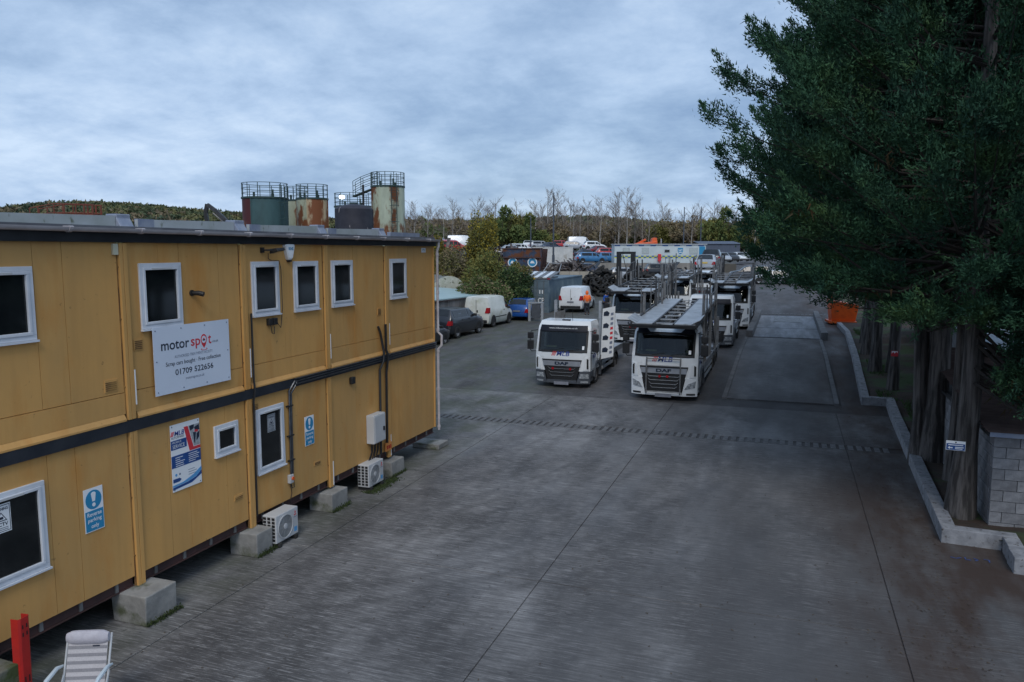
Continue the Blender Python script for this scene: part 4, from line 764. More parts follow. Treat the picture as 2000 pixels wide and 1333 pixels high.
# ------------------------------------------------------------ recovery trucks and car transporters (front towards local -Y, x centred)
def truck(label, loc, kind, cabz=None, body='flat', logo=True, url=False, bars=False, rz=0, visor=True, cars=(), detail=True, deck_front=None, group='white recovery trucks parked in the yard', bodyL=None, deckz=None, open_deck=False):
    o = thing('recovery_truck', label, 'truck', loc, rz, group)
    LF = kind == 'light'
    hw = 1.13 if LF else 1.22; CL = 1.75 if LF else 1.9; zt = 2.66 if LF else 2.72; zw0, zw1 = (1.49, 2.27) if LF else (1.68, 2.50)
    zg = 1.16 if LF else 1.29; r = .42 if LF else .50; bl = .70 if LF else .84
    def fy(x, z):                                                         # front skin
        lean = np.interp(z, [.2, zg, zw0, zt-.25, zt], [.05, .0, .03, .30, .52]); return float(lean + .17*(abs(x)/hw)**5)
    def hwz(z): return float(np.interp(z, [.2, zw0, zt-.22, zt], [hw, hw, hw*.965, hw*.90]))
    def ring(z): w = hwz(z); return [(x, fy(x, z), z) for x in (-w, -w*.93, -w*.8, -w*.5, 0, w*.5, w*.8, w*.93, w)] + [(w, CL, z), (-w, CL, z)]
    mb = MB(); mb.loft([ring(z) for z in (bl, zg, zw0-.02)]); cabo = mb.build('cab', M_['white'], o, smooth=True)
    mb = MB(); mb.loft([ring(z) for z in sorted({zw1+.01, max(zw1+.06, zt-.22), zt-.08, zt})]); mb.build('cab_roof', M_['white'], o, smooth=True)
    for sx in (-1, 1):
        def pil(z): w = hwz(z); f = fy(w, z); g_ = fy(w*.88, z); return [(sx*w*.88, g_, z), (sx*w, f, z), (sx*w, f+.16, z), (sx*(w-.07), f+.16, z), (sx*w*.88, g_+.07, z)]
        mb = MB(); mb.loft([pil(z) for z in (zw0-.02, 2.0, zw1+.01)]); mb.build('door_pillar', M_['white'], o, smooth=True)
        mb = MB(); mb.loft([[(sx*hwz(z), 1.36, z), (sx*hwz(z), CL, z), (sx*(hwz(z)-.06), CL, z), (sx*(hwz(z)-.06), 1.36, z)] for z in (zw0-.02, zw1+.01)]); mb.build('rear_quarter', M_['white'], o)
        mb = MB(); mb.box(sx*.52-.25, sx*.52+.25, 1.05, 1.20, zw0-.35, zw0+.62); mb.box(sx*.52-.14, sx*.52+.14, 1.07, 1.17, zw0+.621, zw0+.82); mb.build('seat', M_['seatcloth'], o, bevel=.04)
    mb = MB(); mb.box(-hw*.93, hw*.93, CL-.06, CL-.01, zw0-.03, zw1+.02); mb.build('cab_rear_wall', M_['liner'], o)
    mb = MB(); mb.lathe([(.20, -.015), (.225, -.015), (.225, .015), (.20, .015)], (.52, .72, zw0+.12), 'y', 16, True); mb.build('steering_wheel', M_['black'], o)
    mb = MB(); mb.loft([[(-hw*.86, .30, zw0-.01), (hw*.86, .30, zw0-.01), (hw*.86, .62, zw0-.01), (-hw*.86, .62, zw0-.01)], [(-hw*.84, .36, zw0+.07), (hw*.84, .36, zw0+.07), (hw*.84, .60, zw0+.10), (-hw*.84, .60, zw0+.10)]]); mb.build('dashboard', M_['darkgrey'], o)
    mb = MB(); mb.box(-.75, -.35, .40, .55, zw0+.101, zw0+.16); mb.box(.75, .9, .38, .48, zw0+.101, zw0+.18); mb.build('dashboard_papers', M_['hivisdull'], o)
    def fp(c, off, m, name, par=None, nx=7, nz=3, inn=-.03):
        """patch on the front skin between four (x,z) corners: bl, br, tr, tl"""
        G = []; Q = []
        for j in range(nz):
            g = j/(nz-1); rg_, rq = [], []
            for i in range(nx):
                f = i/(nx-1); x = (c[0][0]*(1-f)+c[1][0]*f)*(1-g)+(c[3][0]*(1-f)+c[2][0]*f)*g; z = (c[0][1]*(1-f)+c[1][1]*f)*(1-g)+(c[3][1]*(1-f)+c[2][1]*f)*g
                y = fy(x, z); rg_.append((x, y-off, z)); rq.append((x, y-inn, z))
            G.append(rg_); Q.append(rq)
        m_ = MB(); m_.slab(G, Q); return m_.build(name, m, par or o, smooth=True)
    wx = hw*.90
    fp([(-wx, zw0-.05), (wx, zw0-.05), (wx, zw0+.035), (-wx, zw0+.035)], .012, M_['black'], 'screen_surround', nx=11); fp([(-wx, zw1-.04), (wx, zw1-.04), (wx, zw1+.03), (-wx, zw1+.03)], .012, M_['black'], 'screen_surround', nx=11)
    for sx in (-1, 1): fp([(sx*wx, zw0+.036), (sx*wx*.93, zw0+.036), (sx*wx*.93, zw1-.041), (sx*wx, zw1-.041)], .012, M_['black'], 'screen_surround', nx=3, nz=5)
    fp([(-wx*.95, zw0+.02), (wx*.95, zw0+.02), (wx*.95, zw1-.02), (-wx*.95, zw1-.02)], .006, M_['clearglass'], 'windscreen', nx=11, nz=5, inn=-.002); fp([(wx*.80, zw0+.08), (wx*.88, zw0+.08), (wx*.88, zw0+.22), (wx*.80, zw0+.22)], .009, M_['whitevinyl'], 'screen_sticker', nx=3, inn=.007)
    for x in (-.45, .25): m_ = MB(); m_.bar((x, fy(x, zw0+.04)-.03, zw0+.03), (x+.5, fy(x+.5, zw0+.12)-.03, zw0+.11), .014, .014); m_.build('wiper', M_['black'], o)
    if LF: fp([(-wx*.97, zw1+.0), (wx*.97, zw1+.0), (wx*.94, zw1+.23), (-wx*.94, zw1+.23)], .06, M_['visorblack'], 'sun_visor', nx=11)
    else:
        fp([(-wx*.97, zw1+.0), (wx*.97, zw1+.0), (wx*.94, zt-.03), (-wx*.94, zt-.03)], .04, M_['visorblack'], 'sun_visor', nx=11)
        fp([(-.56, zw1+.035), (.56, zw1+.035), (.70, zt-.055), (-.70, zt-.055)], .07, M_['lightbox'], 'roof_sign_panel')
    if url: text('www.mlbautospares.co.uk', M_['whitevinyl'], o, (0, fy(0, zw1+.12)-.068, zw1+.12), 1.18, .075, FY, bold=.01, depth=.004)
    # grille
    gw = hw*.73; gb = .34
    fp([(-gw*.72, gb), (gw*.72, gb), (gw, zg), (-gw, zg)], .012, M_['black'], 'grille', nx=7, nz=4)
    fp([(-gw*.93, zg-.26), (gw*.93, zg-.26), (gw*.95, zg-.06), (-gw*.95, zg-.06)], .03, M_['silverbar'], 'grille_header')
    text('DAF', M_['navytext'], o, (0, fy(0, zg-.16)-.033, zg-.155), .56, .125, FY, bold=.05, depth=.006)
    for k, z in enumerate((zg-.38, zg-.52, zg-.66, zg-.80)):
        if z < gb+.05: continue
        w = gw*(.70-.05*k); m_ = MB(); m_.tube([(-w, fy(w, z+.06)-.03, z+.07), (-w*.86, fy(w, z)-.03, z), (w*.86, fy(w, z)-.03, z), (w, fy(w, z+.06)-.03, z+.07)], .014, 6); m_.build('grille_bar', M_['chrome'], o, smooth=True)
    for x in ((-.36, .36) if LF else (-.14, .14)):
        m_ = MB(); m_.lathe([(.05, 0), (.05, -.03), (.001, -.03)], (x, fy(x, zg-.4)-.03, zg-.37), 'y', 10); m_.build('marker_lamp', M_['redlens'], o)
    # bumper with lamps
    bm_ = M_['darkgrey'] if LF else M_['white']; zb1 = .70 if LF else .86
    for sx in (-1, 1):
        fp([(sx*gw*.74, .20), (sx*hw*.995, .20), (sx*hw*.995, zb1), (sx*gw*.90, zb1)], .035, bm_, 'bumper_corner', nx=6)
        hl = [(sx*gw*.88, .42), (sx*hw*.96, .42), (sx*hw*.96, .60), (sx*gw*.93, .60)] if LF else [(sx*gw*.86, .46), (sx*hw*.93, .52), (sx*hw*.96, .78), (sx*gw*1.0, .66)]
        h = fp(hl, .050, M_['lens'], 'headlamp', nx=5)
        fp([(sx*gw*.94, .24), (sx*hw*.94, .24), (sx*hw*.94, .31), (sx*gw*.94, .31)], .042, M_['lens'] if LF else M_['black'], 'fog_lamp', nx=4)
        fp([(sx*gw*1.06, zb1+.04), (sx*hw*.97, zb1+.04), (sx*hw*.98, zg+.12), (sx*gw*1.12, zg+.06)], .03, M_['white'], 'corner_panel', nx=4); fp([(sx*hw*.90, zb1+.10), (sx*hw*.955, zb1+.10), (sx*hw*.955, zg+.02), (sx*hw*.90, zg+.06)], .05, M_['black'], 'air_deflector_slot', nx=3)
    fp([(-gw*.74, .20), (gw*.74, .20), (gw*.74, .335), (-gw*.74, .335)], .035, bm_, 'bumper', nx=7)
    m_ = MB(); m_.box(-.3, .3, -.05, -.03, .15, .27); m_.build('number_plate', M_['wplate'], o)
    if logo:
        zc = (zg+zw0)/2+.045; s = .185; mlb_logo(o, -.02, .02, s, FY, (0, fy(0, zc)-.004, zc)); text('AUTOSPARES LTD', M_['navytext'], o, (0.02, fy(0, zc)-.004, zc-.145), .72, .05, FY)
    # doors, side windows, mirrors
    for sx in (-1, 1):
        xo = sx*(hw+.004); q = [(.42, zw0-.02), (1.35, zw0-.02), (1.35, zw1-.02), (.60, zw1-.02)]
        m_ = MB(); m_.loft([[(sx*(hwz(z)+.008), y, z) for y, z in q], [(sx*(hwz(z)+.002), y, z) for y, z in q]]); m_.build('side_window', M_['clearglass'], o)
        m_ = MB(); 
        for a, b in (((.34, .75), (.34, zw0+.0)), ((1.45, .75), (1.45, zw1+.05))): m_.bar((xo, a[0], a[1]), (xo, b[0], b[1]), .008, .012, up=(0, 1, 0))
        m_.bar((xo, .34, .75), (xo, 1.45, .75), .008, .012); m_.build('door_gap', M_['black'], o)
        m_ = MB(); m_.box(min(xo, xo+sx*.03), max(xo, xo+sx*.03), 1.18, 1.38, 1.30, 1.36); m_.build('door_handle', M_['black'], o)
        if logo and sx > 0: text('MLB', M_['bluetext'], o, (xo+.006, .85, zg+.1), .5, .16, FX, shear=.3, bold=.03)
        mx = sx*(hw+.22); m_ = MB(); m_.tube([(sx*hw*.97, .32, zw1+.02), (mx-sx*.05, .12, zw1+.0), (mx, .10, zw1-.10), (mx, .10, zw0+.02), (mx-sx*.05, .14, zw0-.06), (sx*hw*.98, .32, zw0-.07)], .016, 6); ar = m_.build('mirror_arm', M_['black'], o, smooth=True)
        for z0, z1, w in ((zw1-.32, zw1-.06, .12), (zw0+.02, zw1-.38, .13)): m_ = MB(); m_.box(mx-w, mx+w, .08, .20, z0, z1); m_.build('mirror', M_['black'], o, bevel=.03)
        # step, arch
        ya = 1.33 if LF else 1.42; R2 = r+.13
        arc = [(ya+R2*math.cos(a), r+.05+R2*math.sin(a)) for a in np.linspace(-.25, math.pi+.1, 14)] + [(ya+(R2-.09)*math.cos(a), r+.05+(R2-.09)*math.sin(a)) for a in np.linspace(math.pi+.1, -.25, 14)]
        m_ = MB(); m_.prism(arc, lambda u, v, d: (d, u, v), sx*(hw-.40), sx*(hw+.06)); m_.build('mudguard', M_['darkgrey'], o)
        m_ = MB(); m_.box(min(sx*(hw-.35), sx*hw), max(sx*(hw-.35), sx*hw), .24, .72, .28, bl+.02); m_.build('step_panel', bm_, o, bevel=.02)
        m_ = MB(); m_.box(min(sx*(hw-.20), sx*(hw+.008)), max(sx*(hw-.20), sx*(hw+.008)), .30, .66, .40, .47); m_.build('step', M_['black'], o)
        wheel(o, sx*(hw-.16), ya, r, .27, 'steel')
    if LF:
        m_ = MB(); m_.box(-.17, .17, .62, .78, zt+.003, zt+.06); m_.build('beacon', M_['darkgrey'], o, bevel=.02); m_ = MB(); m_.tube([(.25, .7, zt), (.25, .7, zt+.5)], .008, 5); m_.build('aerial', M_['black'], o)
    if bars:
        m_ = MB()
        for x in (-.62, .62): m_.tube([(x, -.10, .28), (x, -.12, 1.3), (x, -.06, 1.62)], .028, 8)
        for z in (1.58, 1.32, .36): m_.tube([(-.62, -.11+.03*(z > 1.5), z), (.62, -.11+.03*(z > 1.5), z)], .022, 8)
        m_.build('front_bar', M_['steel'], o, smooth=True)
    # chassis
    BL = bodyL or (7.2 if LF else 9.4); yr = [5.0] if LF else [6.4, 7.7]
    m_ = MB(); 
    for x in (-.42, .42): m_.box(x-.05, x+.05, .6, BL-.2, .62, .84)
    for y in np.arange(2.2, BL-.4, 1.3): m_.box(-.369, .369, y, y+.08, .64, .80)
    m_.build('chassis', M_['black'], o)
    for y in yr:
        for sx in (-1, 1):
            wheel(o, sx*(hw-.18), y, r, .36, 'steel')
            R2 = r+.10; arc = [(y+R2*math.cos(a), r+.04+R2*math.sin(a)) for a in np.linspace(.1, math.pi-.1, 10)] + [(y+(R2-.03)*math.cos(a), r+.04+(R2-.03)*math.sin(a)) for a in np.linspace(math.pi-.1, .1, 10)]
            m_ = MB(); m_.prism(arc, lambda u, v, d: (d, u, v), sx*(hw-.42), sx*(hw+.02)); m_.build('rear_mudguard', M_['black'], o)
    for sx in (-1, 1):
        m_ = MB(); x = sx*hw
        for z in (.50, .74): m_.box(min(x-sx*.04, x), max(x-sx*.04, x), 2.35, yr[0]-r-.2, z, z+.12)
        for y in (2.6, yr[0]-r-.5): m_.box(min(x-sx*.12, x-sx*.045), max(x-sx*.12, x-sx*.045), y, y+.08, .45, .9)
        m_.build('side_guard', M_['galv'], o)
        m_ = MB(); m_.box(min(sx*.5, sx*(hw-.06)), max(sx*.5, sx*(hw-.06)), 2.3, 3.1, .42, .95); m_.build('tool_locker', M_['steel'], o, bevel=.02)
    # bed
    zd = 1.0
    for sx in (-1, 1):
        m_ = MB(); m_.box(min(sx*.36, sx*(hw-.05)), max(sx*.36, sx*(hw-.05)), 2.05, BL, zd, zd+.05); m_.build('bed_runway', M_['galv'], o)
        m_ = MB(); m_.box(min(sx*(hw-.045), sx*(hw+.0)), max(sx*(hw-.045), sx*(hw+.0)), 2.05, BL, zd-.1, zd+.13); m_.build('bed_rail', M_['steel'], o)
    m_ = MB(); m_.box(-.355, .355, 2.05, BL, zd-.05, zd); m_.build('bed_floor', M_['black'], o)
    if body == 'flat':
        m_ = MB()
        for x in (-hw*.9, 0, hw*.9): m_.bar((x, 2.0, zd), (x, 2.0, 2.45), .06, .06)
        for z in (1.5, 2.0, 2.45): m_.bar((-hw*.9, 1.995, z), (hw*.9, 1.995, z), .05, .05)
        m_.build('headboard', M_['steel'], o)
    if body == 'board':
        # upright ramp boards behind the cab carrying printed pictures
        for x0, x1, z1, nm2 in ((hw-.02, hw+.45, 3.05, 'picture_board'), (-hw*.86, -hw*.55, 2.85, 'folded_ramp')):
            m_ = MB(); m_.slab([[(x0, 2.05, .95), (x1, 2.35, 1.05)], [(x0, 2.35, z1), (x1, 2.65, z1+.1)]], [[(x0, 2.12, .95), (x1, 2.42, 1.05)], [(x0, 2.42, z1), (x1, 2.72, z1+.1)]]); bd = m_.build(nm2, M_['white' if x0 > 0 else 'steel'], o)
            if x0 > 0:
                for k in range(4):
                    t = .16+.24*k; f = .32; m_ = MB(); c = Vector((x0+(x1-x0)*f, 2.05+.30*f+.30*t-.008, .95+.1*f+(z1-.95)*t)); ax = Vector((x1-x0, .30, .1)).normalized(); up = Vector((0, .3, z1-.95)).normalized()
                    poly = [(-.13, -.06), (.10, -.10), (.14, .02), (.02, .13), (-.12, .10)]
                    A = [tuple(c + ax*u + up*v) for u, v in poly]; m_.loft([A, [(p[0], p[1]+.006, p[2]) for p in A]]); m_.build('car_picture', M_['navytext'], bd)
                for k in range(9):
                    t = .10+.095*k; f = .78; m_ = MB(); c = Vector((x0+(x1-x0)*f, 2.05+.30*f+.30*t-.008, .95+.1*f+(z1-.95)*t)); ax = Vector((x1-x0, .30, .1)).normalized(); up = Vector((0, .3, z1-.95)).normalized()
                    A = [tuple(c + ax*u + up*v) for u, v in [(-.06, -.06), (.06, -.06), (.06, .05), (-.06, .05)]]; m_.loft([A, [(p[0], p[1]+.006, p[2]) for p in A]]); m_.build('sign_letter', M_['redtext' if 2 < k < 6 else 'greytext'], bd)
        for x in (-hw*.95, hw*.80): m_ = MB(); m_.box(x-.06, x+.06, 2.75, 2.87, zd, 3.35); m_.build('stanchion', M_['galv'], o)
        m_ = MB(); m_.tube([(hw*.7, 2.6, 1.1), (hw*.75, 2.7, 2.0), (hw*.5, 2.9, 2.4), (hw*.2, 2.9, 1.5)], .02, 6); m_.build('hydraulic_hose', M_['black'], o, smooth=True)
        m_ = MB(); m_.box(-hw*.5, hw*.4, 2.5, 3.0, zd+.055, zd+.5); m_.build('winch_box', M_['steel'], o, bevel=.02)
    if body == 'deck':
        f0, z0 = (-.35 if deck_front is None else deck_front), (deckz or 2.86); f1, z1 = 7.8, z0+.42
        dk = lambda y: z0+(z1-z0)*(y-f0)/(f1-f0)
        def dbox(x0, x1, ya, yb, h0, h1): 
            m2 = MB(); m2.loft([[(x0, ya, dk(ya)+h0), (x1, ya, dk(ya)+h0), (x1, ya, dk(ya)+h1), (x0, ya, dk(ya)+h1)], [(x0, yb, dk(yb)+h0), (x1, yb, dk(yb)+h0), (x1, yb, dk(yb)+h1), (x0, yb, dk(yb)+h1)]]); return m2
        for sx in (-1, 1):
            n = 5
            for k in range(1 if open_deck else n): a = f0+(f1-f0)*k/n; b = f0+(f1-f0)*(k+1)/n-.015; x0, x1 = sorted((sx*.40, sx*1.13)); dbox(x0, x1, a, b, 0, .045).build('deck_plate', M_['galv'], o)
            x0, x1 = sorted((sx*1.135, sx*1.20)); dbox(x0, x1, f0, f1, -.10, .10).build('deck_rail', M_['darksteel'], o)
            x0, x1 = sorted((sx*.33, sx*.395)); dbox(x0, x1, f0, f1, -.08, .05).build('deck_rail', M_['darksteel'], o)
        for y in np.arange(f0+.3, f1, 1.05 if not open_deck else 1.5): w_ = .325 if not open_deck or y < 1.2 else 1.13; m_ = MB(); m_.box(-w_, w_, y, y+.10, dk(y)-.005, dk(y)+.03); m_.build('deck_rung', M_['galv'], o)
        m_ = MB(); m_.box(-1.2, 1.2, f0-.10, f0-.005, z0-.12, z0-.01); m_.box(-1.25, 1.25, f0-.14, f0-.105, z0-.05, z0+.02); m_.build('front_beam', M_['black'], o)
        for sx in (-1, 1): m_ = MB(); m_.slab([[(sx*1.0, f0-.05, z0+.05), (sx*1.32, f0+.05, z0+.22)], [(sx*1.0, f0+1.5, z0+.12), (sx*1.32, f0+1.5, z0+.30)]], [[(sx*1.0, f0-.05, z0+.03), (sx*1.32, f0+.05, z0+.20)], [(sx*1.0, f0+1.5, z0+.10), (sx*1.32, f0+1.5, z0+.28)]]); m_.build('folded_flap', M_['galv'], o)
        for sx in (-1, 1):
            for y, zt_ in ((2.25, z0+1.0), (3.3, z0+.2), (5.2, z0+.9), (7.6, z0+1.25), (9.0, z0-.4)):
                if y > BL: continue
                m_ = MB(); m_.box(sx*1.16-.055, sx*1.16+.055, y-.05, y+.05, zd-.1, zt_); m_.build('lift_post', M_['steel'], o)
            m_ = MB(); m_.cyl((sx*1.05, 2.6, 1.1), (sx*1.05, 3.9, dk(3.9)-.1), .05, 8); m_.build('lift_ram', M_['chrome'], o, smooth=True)
            for y in (1.9, 4.2, 6.2, 7.0):
                m_ = MB(); m_.tube([(sx*1.22, y, dk(y)-.05), (sx*1.22, y, dk(y)+1.15)], .022, 6); m_.build('handrail_post', M_['steel'], o)
            m_ = MB(); m_.tube([(sx*1.22, 4.2, dk(4.2)+1.1), (sx*1.22, 7.0, dk(7.0)+1.1)], .016, 6); m_.tube([(sx*1.22, 4.2, dk(4.2)+.6), (sx*1.22, 7.0, dk(7.0)+.6)], .012, 6); m_.build('handrail', M_['steel'], o)
            m_ = MB(); m_.bar((sx*1.1, f0+2.2, dk(f0+2)-.1), (sx*1.1, 4.6, zd+.3), .10, .06); m_.build('deck_brace', M_['steel'], o)
            m_ = MB(); m_.tube([(sx*.9, 2.1, 2.5), (sx*1.1, 2.15, 1.9), (sx*.8, 2.2, 1.4), (sx*.6, 2.3, 1.05)], .016, 5); m_.build('hydraulic_hose', M_['black'], o, smooth=True)
        rt = random.Random(int(loc[1]*10))
        for _ in range(9):
            x, y = rt.choice((-1, 1))*rt.uniform(.95, 1.25), rt.uniform(2.3, min(BL, 8.6)); h_ = rt.uniform(.5, 1.4); m_ = MB(); m_.tube([(x, y, dk(y)-.6), (x+rt.uniform(-.05, .05), y+rt.uniform(-.12, .12), dk(y)+h_)], rt.choice((.02, .03, .04)), 6); m_.build('lashing_pole', M_[rt.choice(('darksteel', 'steel', 'black'))], o)
        for _ in range(5):
            x, y = rt.choice((-1, 1))*1.2, rt.uniform(2.2, 7); m_ = MB(); m_.tube([(x, y, dk(y)), (x*1.02, y+.3, dk(y)-.55), (x*.95, y+.7, dk(y)-.6), (x, y+1.0, dk(y)-.1)], .02, 5); m_.build('lashing_strap', M_['black'], o, smooth=True)
        for sx in (-1, 1): m_ = MB(); m_.bar((sx*1.16, 2.4, zd+.4), (sx*1.16, 5.1, dk(5.1)-.15), .05, .09); m_.bar((sx*1.16, 5.3, dk(5.3)-.2), (sx*1.16, 7.5, zd+.4), .05, .09); m_.build('side_brace', M_['darksteel'], o)
        m_ = MB(); m_.box(-1.0, 1.0, 2.1, 2.2, zd+.06, 2.35); m_.build('rear_cab_guard', M_['steel'], o)
        m_ = MB(); m_.cyl((hw-.15, 2.0, 1.3), (hw-.15, 2.0, 2.5), .09, 10); m_.build('exhaust_stack', M_['chrome'], o, smooth=True)
    return o
M_['darksteel'] = mat('oily_dark_steel', (.07, .072, .078), (.035, .035, .038), 4, .5, .4)
M_['visorblack'] = mat('dark_visor', (.010, .012, .02), (.018, .021, .03), 2, .5, spec=.2); M_['lightbox'] = mat('pale_visor_panel', (.60, .70, .80), (.46, .54, .62), 1.5, .25)
def place(x, y): return (x, y, gz(y))
truck('nearest white flatbed truck on the left with web address over its windscreen', place(-8.37, 29.3), 'light', body='board', url=True)
truck('white two-deck car transporter in the front row with steel bar over its grille', place(-4.17, 28.3), 'heavy', body='deck', bars=True)
truck('two-deck transporter directly behind the nearest left truck, posts in front of its windscreen', place(-7.62, 40.4), 'heavy', body='deck', logo=False, deckz=2.80, open_deck=True)
truck('white flatbed truck directly behind the front transporter, lane side', place(-3.62, 40.0), 'light', body='flat')
truck('white transporter third in the lane-side row with a chrome exhaust stack', place(-3.35, 49.6), 'heavy', body='deck', logo=False, open_deck=True)
truck('transporter deep in the left row, only its pale visor panel and deck showing', place(-7.7, 56.0), 'heavy', body='deck', logo=False, open_deck=True)
truck('farthest transporter carrying parked cars on its top deck', (-6.8, 66.5, gz(66.5)), 'heavy', body='deck', logo=False, deckz=2.45)
zc = gz(66.5)+2.52
car('silver coupe with yellow rear plate on the top deck of the far transporter', (-6.75, 70.0, zc+.12), 0, 'saloon', 'silver', 4.2, 1.76, 1.38, plates='yellow')
car('grey hatchback ahead of the silver coupe on the far transporter', (-6.7, 74.6, zc+.45), 0, 'hatch', 'darkgrey', 4.1, 1.72, 1.5)
M_['polegrey'] = mat('pole_grey', (.07, .085, .11), (.05, .06, .08), 3, .5)
# ------------------------------------------------------------ parked vehicles on the left
car('black estate car parked behind the grubby white van', place(-18.3, 41.2), R(-3), 'estate', 'darkgrey', 4.55, 1.85, 1.66)
car('dark hatchback mostly hidden behind the cabin corner', place(-18.35, 36.6), R(-4), 'hatch', 'black', 4.2, 1.76, 1.5)
car('grubby white high-roof panel van with mossy rear doors', place(-18.55, 47.4), R(-2), 'van', 'offwhite', 4.25, 1.80, 1.98, style='steel')
car('bright blue hatchback parked beside the blue shipping container', place(-17.75, 52.3), R(2), 'hatch', 'blue', 3.85, 1.70, 1.5)
car('clean white panel van seen from behind next to the worker in orange', place(-15.9, 60.3), R(1), 'van', 'white', 4.85, 1.92, 1.98, style='steel')
# ------------------------------------------------------------ people
def skin_mesh(name, V, E, r, m, parent):
    me = bpy.data.meshes.new(name); me.from_pydata(V, E, []); t = bpy.data.objects.new('t', me); COL.objects.link(t)
    t.modifiers.new('skin', 'SKIN'); 
    for i, d in enumerate(me.skin_vertices[0].data): q = r[i]; d.radius = q if isinstance(q, tuple) else (q, q); d.use_root = (i == 0)
    s = t.modifiers.new('sub', 'SUBSURF'); s.levels = 1; dg = bpy.context.evaluated_depsgraph_get(); dg.update()
    out = bpy.data.meshes.new_from_object(t.evaluated_get(dg)); bpy.data.objects.remove(t); out.materials.clear(); out.materials.append(m)
    out.polygons.foreach_set('use_smooth', [True]*len(out.polygons)); o = bpy.data.objects.new(name, out); COL.objects.link(o); o.parent = parent; return o
def person(label, loc, rz, top, hood, lean=.05):
    o = thing('person', label, 'person', loc, rz)
    # pelvis, waist, chest, neck, head; legs; arms with hands and fingers (faces local -Y)
    V = [(0, 0, .95), (0, -.01, 1.15), (0, -lean, 1.38), (0, -lean*1.3, 1.52), (0, -lean*1.9, 1.63), (0, -lean*2, 1.72)]; E_ = [(0, 1), (1, 2), (2, 3), (3, 4), (4, 5)]; r = [(.15, .11), (.15, .11), (.18, .12), .055, .085, .06]
    for sx in (-1, 1):
        n = len(V); V += [(sx*.10, 0, .86), (sx*.11, -.02, .48), (sx*.11, .03+.03*sx, .09), (sx*.12, -.14+.03*sx, .045)]; E_ += [(0, n), (n, n+1), (n+1, n+2), (n+2, n+3)]; r += [.095, .065, .045, .04]
        n = len(V); V += [(sx*.20, -lean, 1.42), (sx*.25, -.02, 1.14), (sx*.22, -.20, .98), (sx*.21, -.27, .96)]; E_ += [(2, n), (n, n+1), (n+1, n+2), (n+2, n+3)]; r += [.06, .045, .033, .028]
        for k in range(5): f = len(V); V += [(sx*.21+(-.03+.015*k), -.33-.006*(k in (1, 2, 3)), .94+(.02 if k == 0 else 0)), (sx*.21+(-.03+.015*k), -.355, .92)]; E_ += [(n+3, f), (f, f+1)]; r += [.009, .008]
    b = skin_mesh('body', V, E_, r, M_['skin'], o)
    J = [(0, -.0, .92), (0, -.01, 1.15), (0, -lean, 1.38), (0, -lean*1.2, 1.50)]; JE = [(0, 1), (1, 2), (2, 3)]; Jr = [(.19, .15), (.18, .145), (.20, .15), .10]
    for sx in (-1, 1): n = len(J); J += [(sx*.20, -lean, 1.42), (sx*.255, -.02, 1.14), (sx*.225, -.19, .99)]; JE += [(2, n), (n, n+1), (n+1, n+2)]; Jr += [.085, .07, .055]
    skin_mesh('jacket', J, JE, Jr, top, o)
    J = [(0, 0, .93)]; JE = []; Jr = [(.17, .13)]
    for sx in (-1, 1): n = len(J); J += [(sx*.10, 0, .84), (sx*.11, -.02, .48), (sx*.11, .03+.03*sx, .12)]; JE += [(0, n), (n, n+1), (n+1, n+2)]; Jr += [.115, .088, .075]
    skin_mesh('trousers', J, JE, Jr, M_['cloth'], o)
    for sx in (-1, 1): mb = MB(); mb.box(sx*.11-.05, sx*.11+.05, -.2+.03*sx, .09+.03*sx, 0, .10); mb.build('boot', M_['black'], o, bevel=.03)
    h = -lean*1.95; mb = MB(); mb.lathe([(.001, 1.825), (.07, 1.80), (.115, 1.73), (.118, 1.64), (.10, 1.55), (.085, 1.50)], (0, h+.02, 0), 'z', 14); mb.build('hood' if hood else 'hair', top if hood else M_['black'], o, smooth=True)
    for sx in (-1, 1): mb = MB(); mb.box(sx*.032-.012, sx*.032+.012, h-.102, h-.085, 1.665, 1.68); mb.build('eye', M_['black'], o)
    mb = MB(); mb.loft([[(-.014, h-.085, 1.61), (.014, h-.085, 1.61), (0, h-.125, 1.615)], [(-.008, h-.085, 1.67), (.008, h-.085, 1.67), (0, h-.10, 1.665)]]); mb.build('nose', M_['skin'], o)
    mb = MB(); mb.box(-.028, .028, h-.095, h-.082, 1.575, 1.585); mb.build('mouth', M_['redtext'], o)
    return o
person('worker in an orange hooded jacket and dark trousers standing behind the white van', place(-14.2, 56.6), R(200), M_['hivis'], True, .07)
person('worker in a bright blue top half hidden behind the upright ramp boards', place(-12.95, 57.2), R(70), M_['bluecloth'], False, .09)
